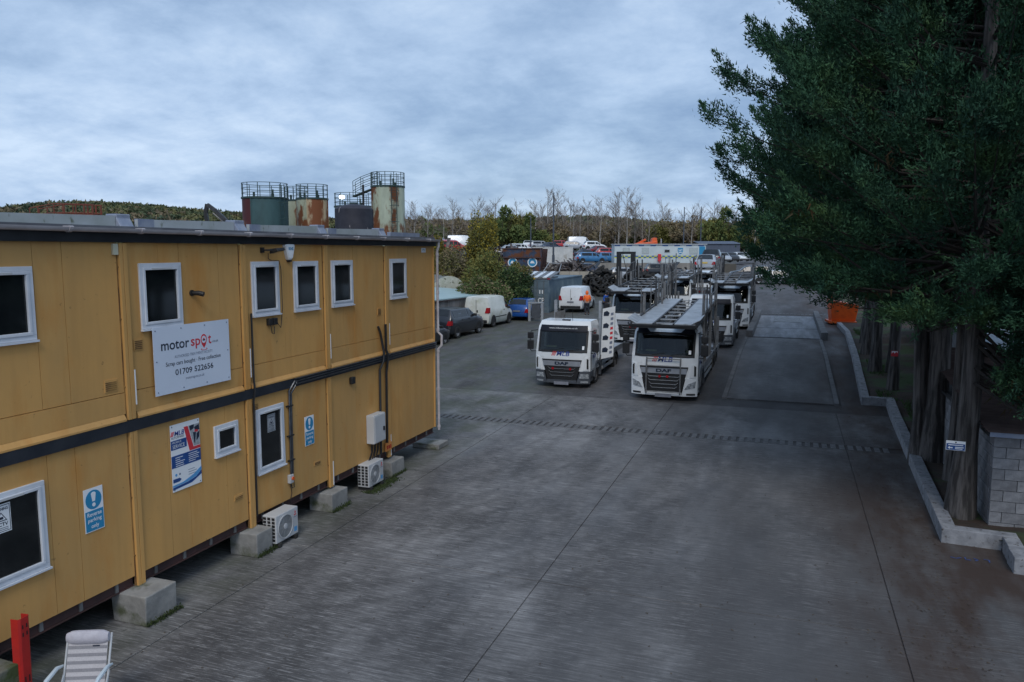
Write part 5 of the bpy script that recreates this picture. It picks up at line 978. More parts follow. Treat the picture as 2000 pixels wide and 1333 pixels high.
# ------------------------------------------------------------ shipping container and scrap on it
def corrugated(mb, p0, p1, z0, z1, depth=.035, pitch=.28):
    a = Vector(p0); b = Vector(p1); L = (b-a).length; d = (b-a).normalized(); n = Vector((d.y, -d.x)); P = []; s = 0
    while s < L-.01:
        for f, o_ in ((0, 0), (.36, 0), (.5, -depth), (.86, -depth)):
            if s+f*pitch <= L: q = a+d*(s+f*pitch)+n*o_; P.append((q.x, q.y))
        s += pitch
    P.append((b.x, b.y)); mb.grid([[(x, y, z0) for x, y in P], [(x, y, z1) for x, y in P]])
def container(label, loc, rz, L, col, name='shipping_container', mark=None, H=2.59, Wd=2.44):
    o = thing(name, label, 'container', loc, rz); m = M_[col]; w = Wd/2
    mb = MB(); corrugated(mb, (-w+.03, L), (-w+.03, 0), .12, H-.1); mb.build('side_wall', m, o); mb = MB(); corrugated(mb, (w-.03, 0), (w-.03, L), .12, H-.1); mb.build('side_wall', m, o)
    mb = MB(); corrugated(mb, (w-.03, L-.03), (-w+.03, L-.03), .12, H-.1); mb.build('end_wall', m, o); mb = MB(); mb.box(-w+.06, w-.06, .06, L-.06, H-.08, H-.03); mb.build('roof', m, o); mb = MB(); mb.box(-w+.06, w-.06, .06, L-.06, .05, .14); mb.build('floor', M_['steel'], o)
    mb = MB()
    for x in (-w, w-.12):
        for y in (0, L-.12): mb.box(x, x+.12, y, y+.12, 0, H)
        mb.box(x+.01, x+.11, .121, L-.121, H-.11, H-.005); mb.box(x+.01, x+.11, .121, L-.121, .0, .13)
    for y in (.01, L-.11):
        mb.box(-w+.121, w-.121, y, y+.1, H-.12, H-.006); mb.box(-w+.121, w-.121, y, y+.1, 0, .12)
    mb.build('frame', m, o)
    for sx in (-1, 1):
        x0, x1 = sorted((sx*.015, sx*(w-.13))); mb = MB(); mb.box(x0, x1, .03, .08, .14, H-.13); d = mb.build('door', m, o)
        for f in (.25, .75): x = x0+(x1-x0)*f; mb = MB(); mb.cyl((x, -.0, .1), (x, -.0, H-.1), .022, 8); mb.build('lock_bar', M_['steel'], d)
        for z in (.5, 1.25, 1.9): mb = MB(); mb.box(x0+.04, x1-.04, .012, .029, z, z+.06); mb.build('door_rib', m, d)
    if mark: text(mark, M_['whitevinyl'], o, (.6, .008, .95), .5, .42, FY, bold=.02); text('II', M_['whitevinyl'], o, (.6, .008, 1.62), .3, .28, FY)
    return o
M_['contblue'] = mat('faded_blue_steel', (.085, .135, .18), (.13, .18, .215), 1.0, .6, c3=(.20, .25, .27), scale3=.9, lo3=.52, hi3=.68); M_['contwhite'] = mat('white_steel', (.62, .62, .60), (.52, .53, .52), 1.2, .6, c3=(.3, .26, .2), scale3=1.2, lo3=.6, hi3=.75)
container('faded blue shipping container with stencilled white letters on its doors', place(-18.65, 57.2), R(2), 12.0, 'contblue', mark='CP')
def flatbed_wreck():
    zt = gz(57.2)+2.6; o = thing('truck_bed_wreck', 'stripped recovery truck bed lying on top of the blue container', 'scrap', (-18.5, 57.6, zt), R(2))
    for k in range(7): mb = MB(); x = -1.25+.36*k; mb.slab([[(x, -.4, .16), (x+.33, -.4, .16)], [(x, 2.4, .55), (x+.33, 2.4, .55)]], [[(x, -.4, .11), (x+.33, -.4, .11)], [(x, 2.4, .50), (x+.33, 2.4, .50)]]); mb.build('bed_plank', M_['white' if k in (1, 3, 5) else 'steel'], o)
    mb = MB(); mb.box(-1.2, 1.2, -.42, -.34, .0, .10); mb.build('tail_bar', M_['steel'], o); mb = MB(); mb.box(-.55, -.05, -.46, -.425, .0, .11); mb.build('number_plate', M_['yplate'], o)
    for x in (-1.05, .95): mb = MB(); mb.box(x, x+.22, -.45, -.425, .0, .09); mb.build('tail_lamp', M_['redlens'], o)
    mb = MB(); mb.tube([(.0, 1.7, .5), (.3, 2.6, 1.25), (1.3, 2.6, 1.15), (1.3, 1.8, .5)], .035, 6); mb.build('roll_bar', M_['galv'], o)
    for x in (-.5, .5): mb = MB(); mb.box(x-.06, x+.06, -.2, 4.5, .0, .09); mb.build('chassis_rail', M_['black'], o)
flatbed_wreck()
def clutter_rack():
    o = thing('steel_post_rack', 'low white steel frame standing between the nearest truck and the blue container', 'steel frame', place(-16.3, 50.5), R(4))
    for x in (-.45, .45): mb = MB(); mb.box(x-.08, x+.08, -.07, .07, 0, 1.25); mb.build('upright', M_['galv'], o)
    mb = MB(); mb.box(-.55, .55, -.09, .09, 1.252, 1.32); mb.build('cap', M_['galv'], o); mb = MB(); mb.box(-.3, .3, -.03, .03, .2, 1.2); mb.build('panel', M_['darkgrey'], o)
clutter_rack()
# ------------------------------------------------------------ tyre heap
def tyres():
    t = MB(); t.lathe([(.20, -.09), (.28, -.105), (.32, -.08), (.325, 0), (.32, .08), (.28, .105), (.20, .09), (.215, .04), (.215, -.04)], (0, 0, 0), 'z', 14, True); me = t.mesh('tyre', smooth=True); me.materials.append(M_['rubber'])
    rg = random.Random(11)
    def heap(cx, cy, rx, ry, h, n, lab, grp):
        for k in range(n):
            while True:
                u, v = rg.uniform(-1, 1), rg.uniform(-1, 1)
                if u*u+v*v < 1: break
            top = h*(1-(u*u+v*v)**.75); f = rg.random()**.35; z = gz(cy+v*ry)+.12+top*f
            o = bpy.data.objects.new('scrap_tyre', me); COL.objects.link(o); o.location = (cx+u*rx, cy+v*ry, z); s = rg.uniform(.88, 1.12); o.scale = (s, s, s*rg.uniform(.9, 1.2))
            o.rotation_euler = (rg.gauss(0, .55), rg.gauss(0, .55), rg.uniform(0, 6.28)) if rg.random() < .75 else (rg.uniform(.9, 1.7), rg.gauss(0, .4), rg.uniform(0, 6.28)); tag(o, lab, 'tyre', grp)
    heap(-16.6, 71.5, 2.6, 2.4, 2.5, 175, 'black scrap tyre in the heap left of the dark lift frame', 'tyres in the left heap')
    heap(-13.4, 72.6, 2.3, 2.2, 2.7, 125, 'black scrap tyre in the heap right of the dark lift frame', 'tyres in the right heap')
tyres()
o = thing('lift_frame', 'dark upright lift mast frame standing in front of the tyre heaps', 'steel frame', place(-12.6, 63.2), R(-10))
for x in (-.62, .62): mb = MB(); mb.box(x-.16, x+.16, -.15, .15, 0, 4.3); mb.build('mast', M_['black'], o)
mb = MB(); mb.box(-.8, .8, -.12, .12, 4.302, 4.5); mb.build('cross_beam', M_['black'], o); mb = MB(); mb.box(-.45, .45, -.06, .06, 1.4, 1.55); mb.build('cross_beam', M_['galv'], o); mb = MB(); mb.box(-.45, .45, -.05, .05, 0, 1.3); mb.build('lower_panel', PAINT['navy'], o); mb = MB(); mb.tube([(-.3, 0, 4.3), (.1, .1, 2.6), (.2, 0, 1.5)], .03, 6); mb.build('hose', M_['black'], o)
# ------------------------------------------------------------ terrace, retaining wall, scrap cars
ca, sa = math.cos(R(19.7)), math.sin(R(19.7))
def cd(px_right, depth): return (px_right*ca - depth*sa, px_right*sa + depth*ca)      # camera-aligned site grid: metres right of the axis, metres out
def terrace():
    A = [cd(-10, 103), cd(30, 103), cd(60, 300), cd(-160, 300), cd(-160, 84), cd(-4.5, 84), cd(-4.5, 102.9)]
    mb = MB(); mb.loft([[(x, y, -1) for x, y in A], [(x, y, 3.8 if i != 99 else 0) for i, (x, y) in enumerate(A)]]); struct(mb.build('terrace', M_['dirt'], off=(0, 0, 0)))
    w = thing('retaining_wall', 'long grey concrete panel retaining wall below the striped cabin', 'wall', (*cd(10, 102.6), 2.2), R(19.7))
    for k in range(26):
        mb = MB(); x = -14.3+k*1.2; mb.box(x+.012, x+1.188, -.12+rnd.uniform(-.02, .02), .12, -.3, 1.72+rnd.uniform(-.04, .05)); mb.build('wall_panel', M_['wallconc'], w)
    w = thing('retaining_wall', 'pale concrete wall panels between the blue container and the tyre heap', 'wall', (*cd(1.5, 76), 1.5), R(19.7))
    for k in range(6): mb = MB(); x = 4.2+k*1.0-1; mb.box(x+.01, x+.99, -.1, .1, -.2, 2.0+rnd.uniform(-.03, .03)); mb.build('wall_panel', M_['wallpale'], w)
M_['dirt'] = mat('yard_dirt', (.11, .10, .085), (.07, .065, .055), .5, .95, space='World'); M_['wallconc'] = mat('stained_wall_concrete', (.30, .285, .26), (.22, .20, .18), 1.5, .9, stretch=(1, 1, .3), tint=.1); M_['wallpale'] = mat('pale_wall_concrete', (.44, .40, .33), (.36, .33, .28), 1.5, .9, tint=.06)
terrace()
def scrapcar(label, u, d, z, kind, col, rz=0, **k):
    x, y = cd(u, d); return car(label, (x, y, z), R(19.7+rz), kind, col, group='scrap cars on the terrace', plates=False, **k)
def upx(px, d): return (px-1000)/1500*d
scrapcar('dark blue hatchback with bonnet up, left of the tyre heap top', upx(1146, 98), 98, 2.5, 'hatch', 'navy', -78, L=4.1, bonnet=True)
scrapcar('silver hatchback with raised black bonnet behind the tyre heaps', upx(1222, 94), 94, 2.05, 'hatch', 'silver', -84, L=4.3, bonnet=True, wheels=False)
scrapcar('black estate with open bonnet below the striped cabin', upx(1296, 94), 94, 2.15, 'estate', 'black', -86, L=4.8, Wd=1.9, H=1.85, bonnet=True)
scrapcar('light blue hatchback above the retaining wall, left of the striped cabin', upx(1154, 108), 108, 3.85, 'hatch', 'midblue', -80, L=4.4, H=1.49)
scrapcar('second blue car tucked behind the light blue hatchback', upx(1184, 112), 112, 3.85, 'hatch', 'midblue', -60, L=4.0, H=1.45)
scrapcar('red hatchback with white bonnet beside the striped cabin', upx(1187, 117), 117, 4.5, 'hatch', 'red', -84, L=3.9)
scrapcar('crushed navy car under the white hatchback', upx(1146, 121), 121, 4.5, 'saloon', 'navy', -70, L=4.0, H=1.2, wheels=False)
scrapcar('white hatchback perched at the right end of the scrap row', upx(1160, 132), 132, 5.7, 'hatch', 'white', -84, L=4.0, ry=R(4))
scrapcar('pale silver hatchback in front of the white van on the scrap row', upx(1122, 134), 134, 5.7, 'hatch', 'silver', -98, L=4.1)
scrapcar('tall white panel van parked above the scrap row', upx(1134, 142), 142, 5.8, 'van', 'white', -86, L=4.9, H=2.3, Wd=1.95)
scrapcar('red hatchback in the middle of the scrap row', upx(1096, 140), 140, 5.9, 'hatch', 'red', -84, L=4.2)
scrapcar('dark blue car with its nose down left of the red hatchback', upx(1078, 134), 134, 5.5, 'saloon', 'navy', -60, L=4.1)
scrapcar('silver hatchback at the left of the scrap row', upx(1056, 138), 138, 5.8, 'hatch', 'silver', -80, L=4.2)
scrapcar('white hatchback at the far left end of the scrap row', upx(1036, 141), 141, 5.9, 'hatch', 'white', -20, L=4.0)
scrapcar('black saloon under the pale silver hatchback', upx(1108, 128), 128, 4.6, 'saloon', 'black', -84, L=4.4, wheels=False)
scrapcar('pinkish red wrecked car beyond the far end of the yellow cabins', upx(884, 95), 95, 5.4, 'hatch', 'red', -70, L=4.0, ry=R(7))
scrapcar('maroon wrecked car at the left end beyond the cabin roof', upx(858, 97), 97, 5.7, 'hatch', 'maroon', -110, L=4.0, wheels=False, ry=R(-5))
for px, d, z, kd, col, rz, lab in ((1002, 100, 4.9, 'saloon', 'silver', -80, 'crushed silver saloon on the scrap heap left of the skip'), (972, 98, 4.6, 'hatch', 'navy', -95, 'crushed navy hatchback on the dark scrap heap'), (1016, 112, 5.2, 'hatch', 'white', -75, 'white wreck behind the rusty skip'), (1068, 124, 4.9, 'hatch', 'black', -84, 'black hatchback wreck under the silver hatchback'), (1172, 126, 5.0, 'saloon', 'maroon', -70, 'maroon wreck behind the red hatchback'), (1092, 118, 4.0, 'hatch', 'silver', -95, 'silver wreck behind the white box container'), (905, 99, 5.6, 'van', 'white', -84, 'white van roof showing above the shrubs'), (1200, 120, 4.4, 'hatch', 'blue', -84, 'blue hatchback peeping out left of the striped cabin')): scrapcar(lab, upx(px, d), d, z, kd, col, rz, L=4.0, H=1.35 if kd != 'van' else 1.9, wheels=False)
for k, (px, d, col, kd, lab) in enumerate(((1408, 112, 'silver', 'hatch', 'silver hatchback parked beyond the far transporter'), (1424, 118, 'darkgrey', 'estate', 'grey estate parked beyond the far transporter'), (1442, 124, 'white', 'hatch', 'white hatchback in the far row left of the conifers'), (1462, 128, 'silver', 'saloon', 'silver saloon in the far row against the conifers'))): scrapcar(lab, upx(px, d), d, 3.85, kd, col, -175)
x, y = cd(upx(1462, 88), 88); car('dark estate parked across the end of the lane', (x, y, gz(y)), R(100), 'estate', 'darkgrey', 4.6, 1.85, 1.72, plates=False)
x, y = cd(upx(1505, 83), 83); car('silver hatchback at the lane end half hidden by the conifers', (x, y, gz(y)), R(98), 'hatch', 'silver', 4.2, plates=False)
car('grey saloon wreck on the ground below the open-bonnet estate', (-10.3, 84.0, gz(84)), R(85), 'saloon', 'darkgrey', 4.3, plates=False)
container('white box container behind the light blue hatchback', (*cd(upx(1118, 116), 116), 3.8), R(19.7+88), 6.0, 'contwhite', name='box_container', H=2.3)
def welfare_cabin():
    o = thing('striped_cabin', 'pale green portable cabin with blue and yellow checker stripe on the wall top', 'cabin', (*cd(upx(1288, 105), 105), 3.82), R(19.7)); L2 = 6.2
    mb = MB(); mb.box(-L2, L2, 0, 3, .05, 2.5); mb.build('wall', M_['cabgreen'], o); mb = MB(); mb.box(-L2-.1, L2+.15, -.12, 3.1, 2.502, 2.66); mb.build('roof', M_['galv'], o)
    for k in range(8): mb = MB(); x = -L2+.02+k*1.62; mb.box(x, x+.75, -.012, -.002, 2.33, 2.49); mb.build('blue_band', M_['checkblue'], o)
    for r_ in range(2):
        for k in range(34):
            x = -L2+.02+k*.36; mb = MB(); mb.box(x, x+.358, -.010, -.002, .72+.17*r_, .72+.17*r_+.168); mb.build('checker_square', M_['checkblue' if (k+r_) % 2 else 'checkyellow'], o)
    for x, w, z0, z1, m in ((-4.6, .95, 1.3, 2.1, 'pane'), (-2.0, .95, 1.3, 2.1, 'pane'), (.95, .75, 1.45, 1.9, 'glass'), (4.55, 1.15, 1.25, 2.1, 'pane')):
        mb = MB(); mb.box(x-w/2, x+w/2, -.03, -.002, z0, z1); f = mb.build('window', M_['galv'], o); mb = MB(); mb.box(x-w/2+.06, x+w/2-.06, -.036, -.0305, z0+.06, z1-.06); mb.build('pane', M_[m] if m == 'glass' else M_['cabpane'], f)
    sh = [(-.36, .45), (.36, .45), (.36, .0), (.2, -.3), (0, -.42), (-.2, -.3), (-.36, 0)]; flat([(a+2.75, b+1.65) for a, b in sh], M_['signblue'], o, FY, (0, -.004, 0), 'shield'); text('24/7', M_['whitevinyl'], o, (2.75, -.008, 1.78), .56, .26, FY, bold=.02); flat(rect(2.55, 2.95, 1.45, 1.56), M_['whitevinyl'], o, FY, (0, -.006, 0), 'shield_line', .004)
    mb = MB(); mb.box(5.3, 6.1, -.03, -.002, .1, 2.3); mb.build('door', M_['signblue'], o)
    e = thing('fire_point', 'small red fire bucket stand in front of the striped cabin', 'fire point', (*cd(upx(1287, 104.5), 104.5), 3.6), R(19.7)); mb = MB(); mb.box(-.22, .22, -.16, .1, .5, 1.5); mb.build('red_cabinet', M_['redtext'], e, bevel=.05); mb = MB(); mb.box(-.05, .05, -.05, .05, -1.2, .5); mb.build('post', M_['redtext'], e)
M_['cabgreen'] = mat('pale_green_sheet', (.56, .63, .65), (.48, .55, .57), .8, .5); M_['checkblue'] = mat('checker_blue', (.03, .12, .36), None, 1, .4); M_['checkyellow'] = mat('checker_yellow', (.55, .58, .10), None, 1, .4); M_['cabpane'] = mat('shuttered_pane', (.46, .52, .52), (.36, .42, .42), 6, .5)
welfare_cabin()
def excavator_orange():
    o = thing('orange_excavator', 'orange excavator body showing above the striped cabin roof', 'excavator', (*cd(upx(1262, 122), 122), 3.8), R(19.7))
    mb = MB(); mb.box(-1.4, 1.4, -1, 1, 0, .9); mb.build('tracks', M_['black'], o, bevel=.2); mb = MB(); mb.loft([[(-2.0, -1.1, 1.0), (1.6, -1.1, 1.0), (1.6, 1.1, 1.0), (-2.0, 1.1, 1.0)], [(-1.9, -1.0, 2.9), (1.5, -1.0, 3.2), (1.5, 1.0, 3.2), (-1.9, 1.0, 2.9)]]); mb.build('house', M_['orange'], o, bevel=.1)
    mb = MB(); mb.loft([[(.6, -.8, 2.9), (1.5, -.8, 2.9), (1.5, .8, 2.9), (.6, .8, 2.9)], [(.8, -.7, 3.75), (1.45, -.7, 3.75), (1.45, .7, 3.75), (.8, .7, 3.75)]]); mb.build('operator_cab', M_['orange'], o, bevel=.06); mb = MB(); mb.tube([(2.3, .3, 2.6), (2.3, .3, 3.6)], .12, 8); mb.build('exhaust', M_['galv'], o); mb = MB(); mb.bar((-1.9, 0, 2.6), (-.2, 0, 3.5), .5, .3); mb.build('boom', M_['orange'], o)
excavator_orange()
def rusty_skip():
    o = thing('scrap_skip', 'large rusty blue-grey ribbed scrap skip with two round white emblems', 'skip', (*cd(upx(1018, 80), 80), 3.3), R(14))
    mb = MB(); mb.box(-1.7, 2.0, 0, 9, 0, .2); mb.build('floor', M_['skip'], o)
    mb = MB(); mb.slab([[(-1.7, -.02, .2), (2.0, -.02, .2)], [(-1.9, -.25, 2.45), (2.2, -.25, 2.45)]], [[(-1.7, .06, .2), (2.0, .06, .2)], [(-1.9, -.17, 2.45), (2.2, -.17, 2.45)]]); mb.build('front_panel', M_['skip'], o)
    mb = MB(); mb.slab([[(2.0, .07, .2), (2.2, -.16, 2.45)], [(2.0, 9, .2), (2.2, 9, 2.45)]], [[(1.92, .07, .2), (2.12, -.16, 2.45)], [(1.92, 9, .2), (2.12, 9, 2.45)]]); mb.build('side_panel', M_['skip'], o); mb = MB(); mb.slab([[(-1.7, .07, .2), (-1.9, -.16, 2.45)], [(-1.7, 9, .2), (-1.9, 9, 2.45)]], [[(-1.62, .07, .2), (-1.82, -.16, 2.45)], [(-1.62, 9, .2), (-1.82, 9, 2.45)]]); mb.build('side_panel', M_['skip'], o)
    for y in np.arange(.5, 9, 1.05): mb = MB(); mb.bar((2.06, y, .2), (2.26, y, 2.45), .10, .10); mb.build('rib', M_['steelred'], o)
    for x in (-1.8, .2, 2.05): mb = MB(); mb.bar((x*.95, -.06, .2), (x, -.30, 2.5), .14, .10); mb.build('rib', M_['skip'], o)
    mb = MB(); mb.bar((-1.9, -.29, 1.55), (2.2, -.29, 1.55), .08, .12); mb.build('rail', M_['steelred'], o); mb = MB(); mb.bar((-1.95, -.26, 2.46), (2.25, -.26, 2.46), .12, .12); mb.build('rail', M_['steelred'], o)
    for x in (-.85, 1.2): flat(disc(x, 1.05, .5), M_['whitevinyl'], o, FY, (0, -.16, 0), 'emblem', .01); flat(disc(x, 1.05, .40), M_['signblue'], o, FY, (0, -.172, 0), 'emblem', .008); flat([(x-.25, .95), (x+.25, .95), (x+.1, 1.2), (x-.1, 1.2)], M_['whitevinyl'], o, FY, (0, -.182, 0), 'emblem', .006)
M_['skip'] = mat('rusty_skip_paint', (.055, .085, .15), (.035, .05, .085), 1.2, .7, c3=(.15, .052, .02), scale3=1.1, lo3=.48, hi3=.58)
rusty_skip()
def scrap_heap(label, u, d, z, w, h, n, seed):
    rg = random.Random(seed); x, y = cd(u, d); o = thing('scrap_metal_pile', label, 'scrap', (x, y, z), R(19.7))
    mb = MB()
    for _ in range(n):
        c = Vector((max(-w*.9, min(w*.9, rg.gauss(0, w*.4))), rg.gauss(0, 1.2), 0)); c.z = min(abs(rg.gauss(0, 1)), 1.9)*h*.45*math.exp(-(c.x/w)**2); s = rg.uniform(.2, .9); dr = Vector((rg.gauss(0, 1), rg.gauss(0, 1), rg.gauss(0, .6))).normalized()*s
        mb.bar(c-dr, c+dr, rg.uniform(.04, .4), rg.uniform(.02, .10))
    q = mb.build('scrap_bars', M_['scrap'], o); q['kind'] = 'stuff'
M_['scrap'] = mat('mixed_scrap', (.05, .035, .03), (.10, .085, .08), 1.2, .7, c3=(.20, .16, .14), scale3=1.6, lo3=.56, hi3=.66)
scrap_heap('dark tangled scrap heap left of the rusty skip', upx(985, 88), 88, 3.8, 5.5, 2.4, 260, 1); scrap_heap('dark tangled scrap beyond the far cabin roof corner', upx(850, 92), 92, 4.2, 3.5, 3.6, 220, 2); scrap_heap('brown timber and scrap stack on the bank right of the rusty skip', upx(1112, 80), 80, 3.0, 3.5, 1.5, 200, 3); scrap_heap('crushed metal under the scrap car row', upx(1090, 126), 126, 3.8, 10, 2.2, 400, 4); scrap_heap('engine parts and pipes below the open-bonnet estate', upx(1350, 88), 88, 2.2, 3.5, 1.2, 160, 5)
# orange hopper by the trees, far metal shed, light columns
o = thing('orange_skip', 'bright orange steel hopper beside the conifers at the end of the kerb', 'hopper', place(3.45, 55.2), R(6))
mb = MB(); mb.loft([[(-.65, -.6, .25), (.8, -.6, .25), (.8, .8, .25), (-.65, .8, .25)], [(-.8, -.75, 1.6), (.95, -.75, 1.3), (.95, .9, 1.3), (-.8, .9, 1.6)]]); mb.build('bin', M_['orange'], o, bevel=.03)
mb = MB(); mb.box(-.85, .85, -.85, .95, .10, .24); mb.build('base', M_['orange'], o); mb = MB(); mb.bar((-.75, -.6, 1.5), (-.85, -.6, 2.2), .16, .16); mb.build('arm', M_['orange'], o)
for sx in (-1, 1): mb = MB(); mb.box(sx*.6-.1, sx*.6+.1, -.7, .8, 0, .10); mb.build('foot', M_['black'], o)
M_['bluegrey'] = mat('blue_grey_sheet', (.085, .105, .15), (.065, .08, .115), 1, .6, stretch=(6, 1, 1))
x, y = cd(upx(1400, 140), 140); o = thing('far_metal_shed', 'blue-grey metal shed roof showing left of the conifers', 'shed', (x, y, 3.8), R(19.7)); mb = MB(); mb.box(-3.2, 4, 0, 8, 0, 2.9); mb.build('wall', M_['bluegrey'], o); mb = MB(); mb.slab([[(-3.4, -.2, 3.0), (4.2, -.2, 3.0)], [(-3.4, 5, 3.5), (4.2, 5, 3.5)]], [[(-3.4, -.2, 2.92), (4.2, -.2, 2.92)], [(-3.4, 5, 3.42), (4.2, 5, 3.42)]]); mb.build('roof', M_['bluegrey'], o)
for px, d, ztop, lab in ((1081, 95, 12.6, 'tallest slim grey light column above the scrap cars'), (1037, 125, 11.0, 'short dark pole left of the tallest light column'), (1333, 132, 12.9, 'dark pole rising behind the striped cabin'), (1366, 150, 14.0, 'thin pole between the dark pole and the conifers')):
    x, y = cd(upx(px, d), d); o = thing('light_column', lab, 'pole', (x, y, 3.8)); mb = MB(); mb.tube([(0, 0, 0), (0, 0, ztop-3.8)], [.13, .07], 8); mb.build('pole', M_['polegrey'], o); mb = MB(); mb.tube([(0, 0, 0), (0, 0, 1.2)], .17, 8); mb.build('base_sleeve', M_['polegrey'], o)

# ------------------------------------------------------------ tanks behind the cabins
def tank(label, px, d, r, ztop, shells, rail=True, dome=0.0, ladder=None, gantry=False, z0=0.0, railcol='railgreen'):
    o = thing('storage_tank', label, 'tank', (*cd(upx(px, d), d), z0), R(19.7)); h = ztop-z0
    n = 24
    for a0, a1, m in shells:                                            # degrees, -90 faces the yard
        k = max(2, int((a1-a0)/15)+1); an = [R(a0+(a1-a0)*i/(k-1)) for i in range(k)]
        nm = 'shell'; mb = MB(); P = [[(r*math.cos(a), r*math.sin(a), z) for a in an] for z in np.linspace(0, h, 7)]; Q = [[((r-.04)*math.cos(a), (r-.04)*math.sin(a), z) for a in an] for z in np.linspace(0, h, 7)]; mb.slab(P, Q); mb.build(nm, M_[m], o, smooth=True)
        for a in (an[0],): mb = MB(); mb.bar((r*1.005*math.cos(a), r*1.005*math.sin(a), 0), (r*1.005*math.cos(a), r*1.005*math.sin(a), h), .07, .05); mb.build('seam', M_[m], o)
    mb = MB()
    if dome: mb.lathe([(r*1.0, h+.001), (r*.9, h+dome*.45), (r*.5, h+dome*.85), (.3, h+dome), (.001, h+dome)], (0, 0, 0), 'z', n); mb.build('dome', M_['tankblack'], o, smooth=True); mb = MB(); mb.lathe([(.32, h+dome*.95), (.32, h+dome+.12), (.001, h+dome+.12)], (0, 0, 0), 'z', 12); mb.build('hatch', M_['railgreen'], o)
    else:
        mb.lathe([(r*1.04, h-.08), (r*1.04, h+.05), (.001, h+.08)], (0, 0, 0), 'z', n); mb.build('roof', M_[railcol], o)
        for x, y, q, e in ((-.4, -.3, .09, .45), (.3, .2, .07, .7), (.5, -.5, .12, .3)): mb = MB(); mb.tube([(x*r, y*r, h), (x*r, y*r, h+e)], q, 8); mb.build('vent_pipe', M_[railcol], o)
    if rail:
        k = 12
        for i in range(k): a = 2*math.pi*i/k; mb = MB(); mb.tube([(r*math.cos(a), r*math.sin(a), h), (r*math.cos(a), r*math.sin(a), h+1.1)], .03, 5); mb.build('rail_post', M_[railcol], o)
        for z in (1.1, .72, .36): mb = MB(); mb.lathe([(r-.02, h+z-.02), (r+.02, h+z-.02), (r+.02, h+z+.02), (r-.02, h+z+.02)], (0, 0, 0), 'z', n, True); mb.build('guard_rail', M_[railcol], o)
    if ladder is not None:
        a = R(ladder); c, s = math.cos(a), math.sin(a); t = Vector((-s, c, 0)); q = Vector((c, s, 0))*(r+.12); 
        for e in (-.22, .22): p = q+t*e; mb = MB(); mb.tube([(p.x, p.y, 0), (p.x, p.y, h+1.0)], .028, 5); mb.build('ladder_rail', M_['railgreen'], o)
        for z in np.arange(.3, h, .33): p, w = q-t*.22, q+t*.22; mb = MB(); mb.tube([(p.x, p.y, z), (w.x, w.y, z)], .018, 5); mb.build('rung', M_['railgreen'], o)
        for z in (h-.4, h-1.6, h-2.9, h-4.2): 
            pts = [tuple(q + t*.38*math.cos(b) + Vector((c, s, 0))*.5*math.sin(b) + Vector((0, 0, z))) for b in np.linspace(0, math.pi, 9)]; mb = MB(); mb.tube(pts, .02, 5); mb.build('cage_hoop', M_['railgreen'], o)
    if gantry:
        mb = MB(); mb.slab([[(-r-1.45, -.5, h-.75), (-r-1.45, .5, h-.75)], [(-r*.6, -.5, h+.02), (-r*.6, .5, h+.02)]], [[(-r-1.45, -.5, h-.83), (-r-1.45, .5, h-.83)], [(-r*.6, -.5, h-.06), (-r*.6, .5, h-.06)]]); mb.build('walkway', M_['railgreen'], o)
        for y in (-.48, .48):
            mb = MB(); A = [(-r-1.4, y, h-.75), (-r-.75, y, h-.4), (-r*.95, y, h-.1), (-r*.55, y, h+.05)]
            for p in A: mb.tube([p, (p[0], p[1], p[2]+1.15)], .028, 5)
            for q in (1.15, .75, .38): mb.tube([(p[0], p[1], p[2]+q) for p in A], .024, 5)
            mb.build('walkway_rail', M_['railgreen'], o)
        mb = MB(); mb.tube([(-r-.55, -.6, 0), (-r-.55, -.6, h+.1)], .09, 8); mb.build('standpipe', M_['black'], o)
    return o
M_['railgreen'] = mat('dark_green_steel', (.022, .05, .055), (.03, .06, .05), 3, .6)
M_['tankblack'] = mat('black_tank_paint', (.018, .018, .028), (.035, .033, .045), 1, .6, c3=(.30, .27, .27), scale3=2.2, lo3=.63, hi3=.68, st3=(1, 1, .5))
M_['tankred'] = rusty_tank('maroon_tank', (.085, .012, .012), .56, .68, (.15, .06, .03)); M_['tankgreen'] = rusty_tank('teal_tank', (.045, .10, .105), .66, .8)
M_['tankpale'] = rusty_tank('pale_rusty_tank', (.42, .45, .33), .47, .53); M_['tankrust'] = rusty_tank('very_rusty_tank', (.55, .43, .27), .47, .53, (.20, .065, .02)); M_['tankwhite'] = rusty_tank('cream_green_tank', (.47, .52, .40), .55, .63); M_['tankmint'] = rusty_tank('mint_tank', (.40, .50, .38), .60, .70)
M_['railrust'] = mat('rust_roof', (.12, .04, .03), (.07, .03, .025), 3, .7)
tank('tall tank with maroon and teal halves, leftmost of the tanks', 525.5, 60, 1.70, 9.55, [(-250, -110, 'tankred'), (-110, 110, 'tankgreen')], ladder=-30)
tank('pale green slim tank squeezed beside the teal tank', 586, 65, .95, 9.70, [(-180, 0, 'tankpale'), (0, 180, 'tankpale')], rail=True)
tank('heavily rusted cream tank right of the teal tank', 616, 63, 1.25, 9.70, [(-180, -95, 'tankpale'), (-95, 0, 'tankrust'), (0, 180, 'tankrust')])
tank('mint tank with green railing behind the black domed tank', 696, 67, 1.62, 9.3, [(-180, 0, 'tankmint'), (0, 180, 'tankmint')])
tank('black domed tank with white drips in front of the cream tank', 696, 57, 1.38, 8.55, [(-180, 0, 'tankblack'), (0, 180, 'tankblack')], rail=False, dome=.38)
tank('tallest cream tank with rust streaks, caged ladder and sloping walkway', 762, 64, 1.36, 10.75, [(-200, -110, 'tankpale'), (-110, 160, 'tankwhite')], ladder=-62, gantry=True)
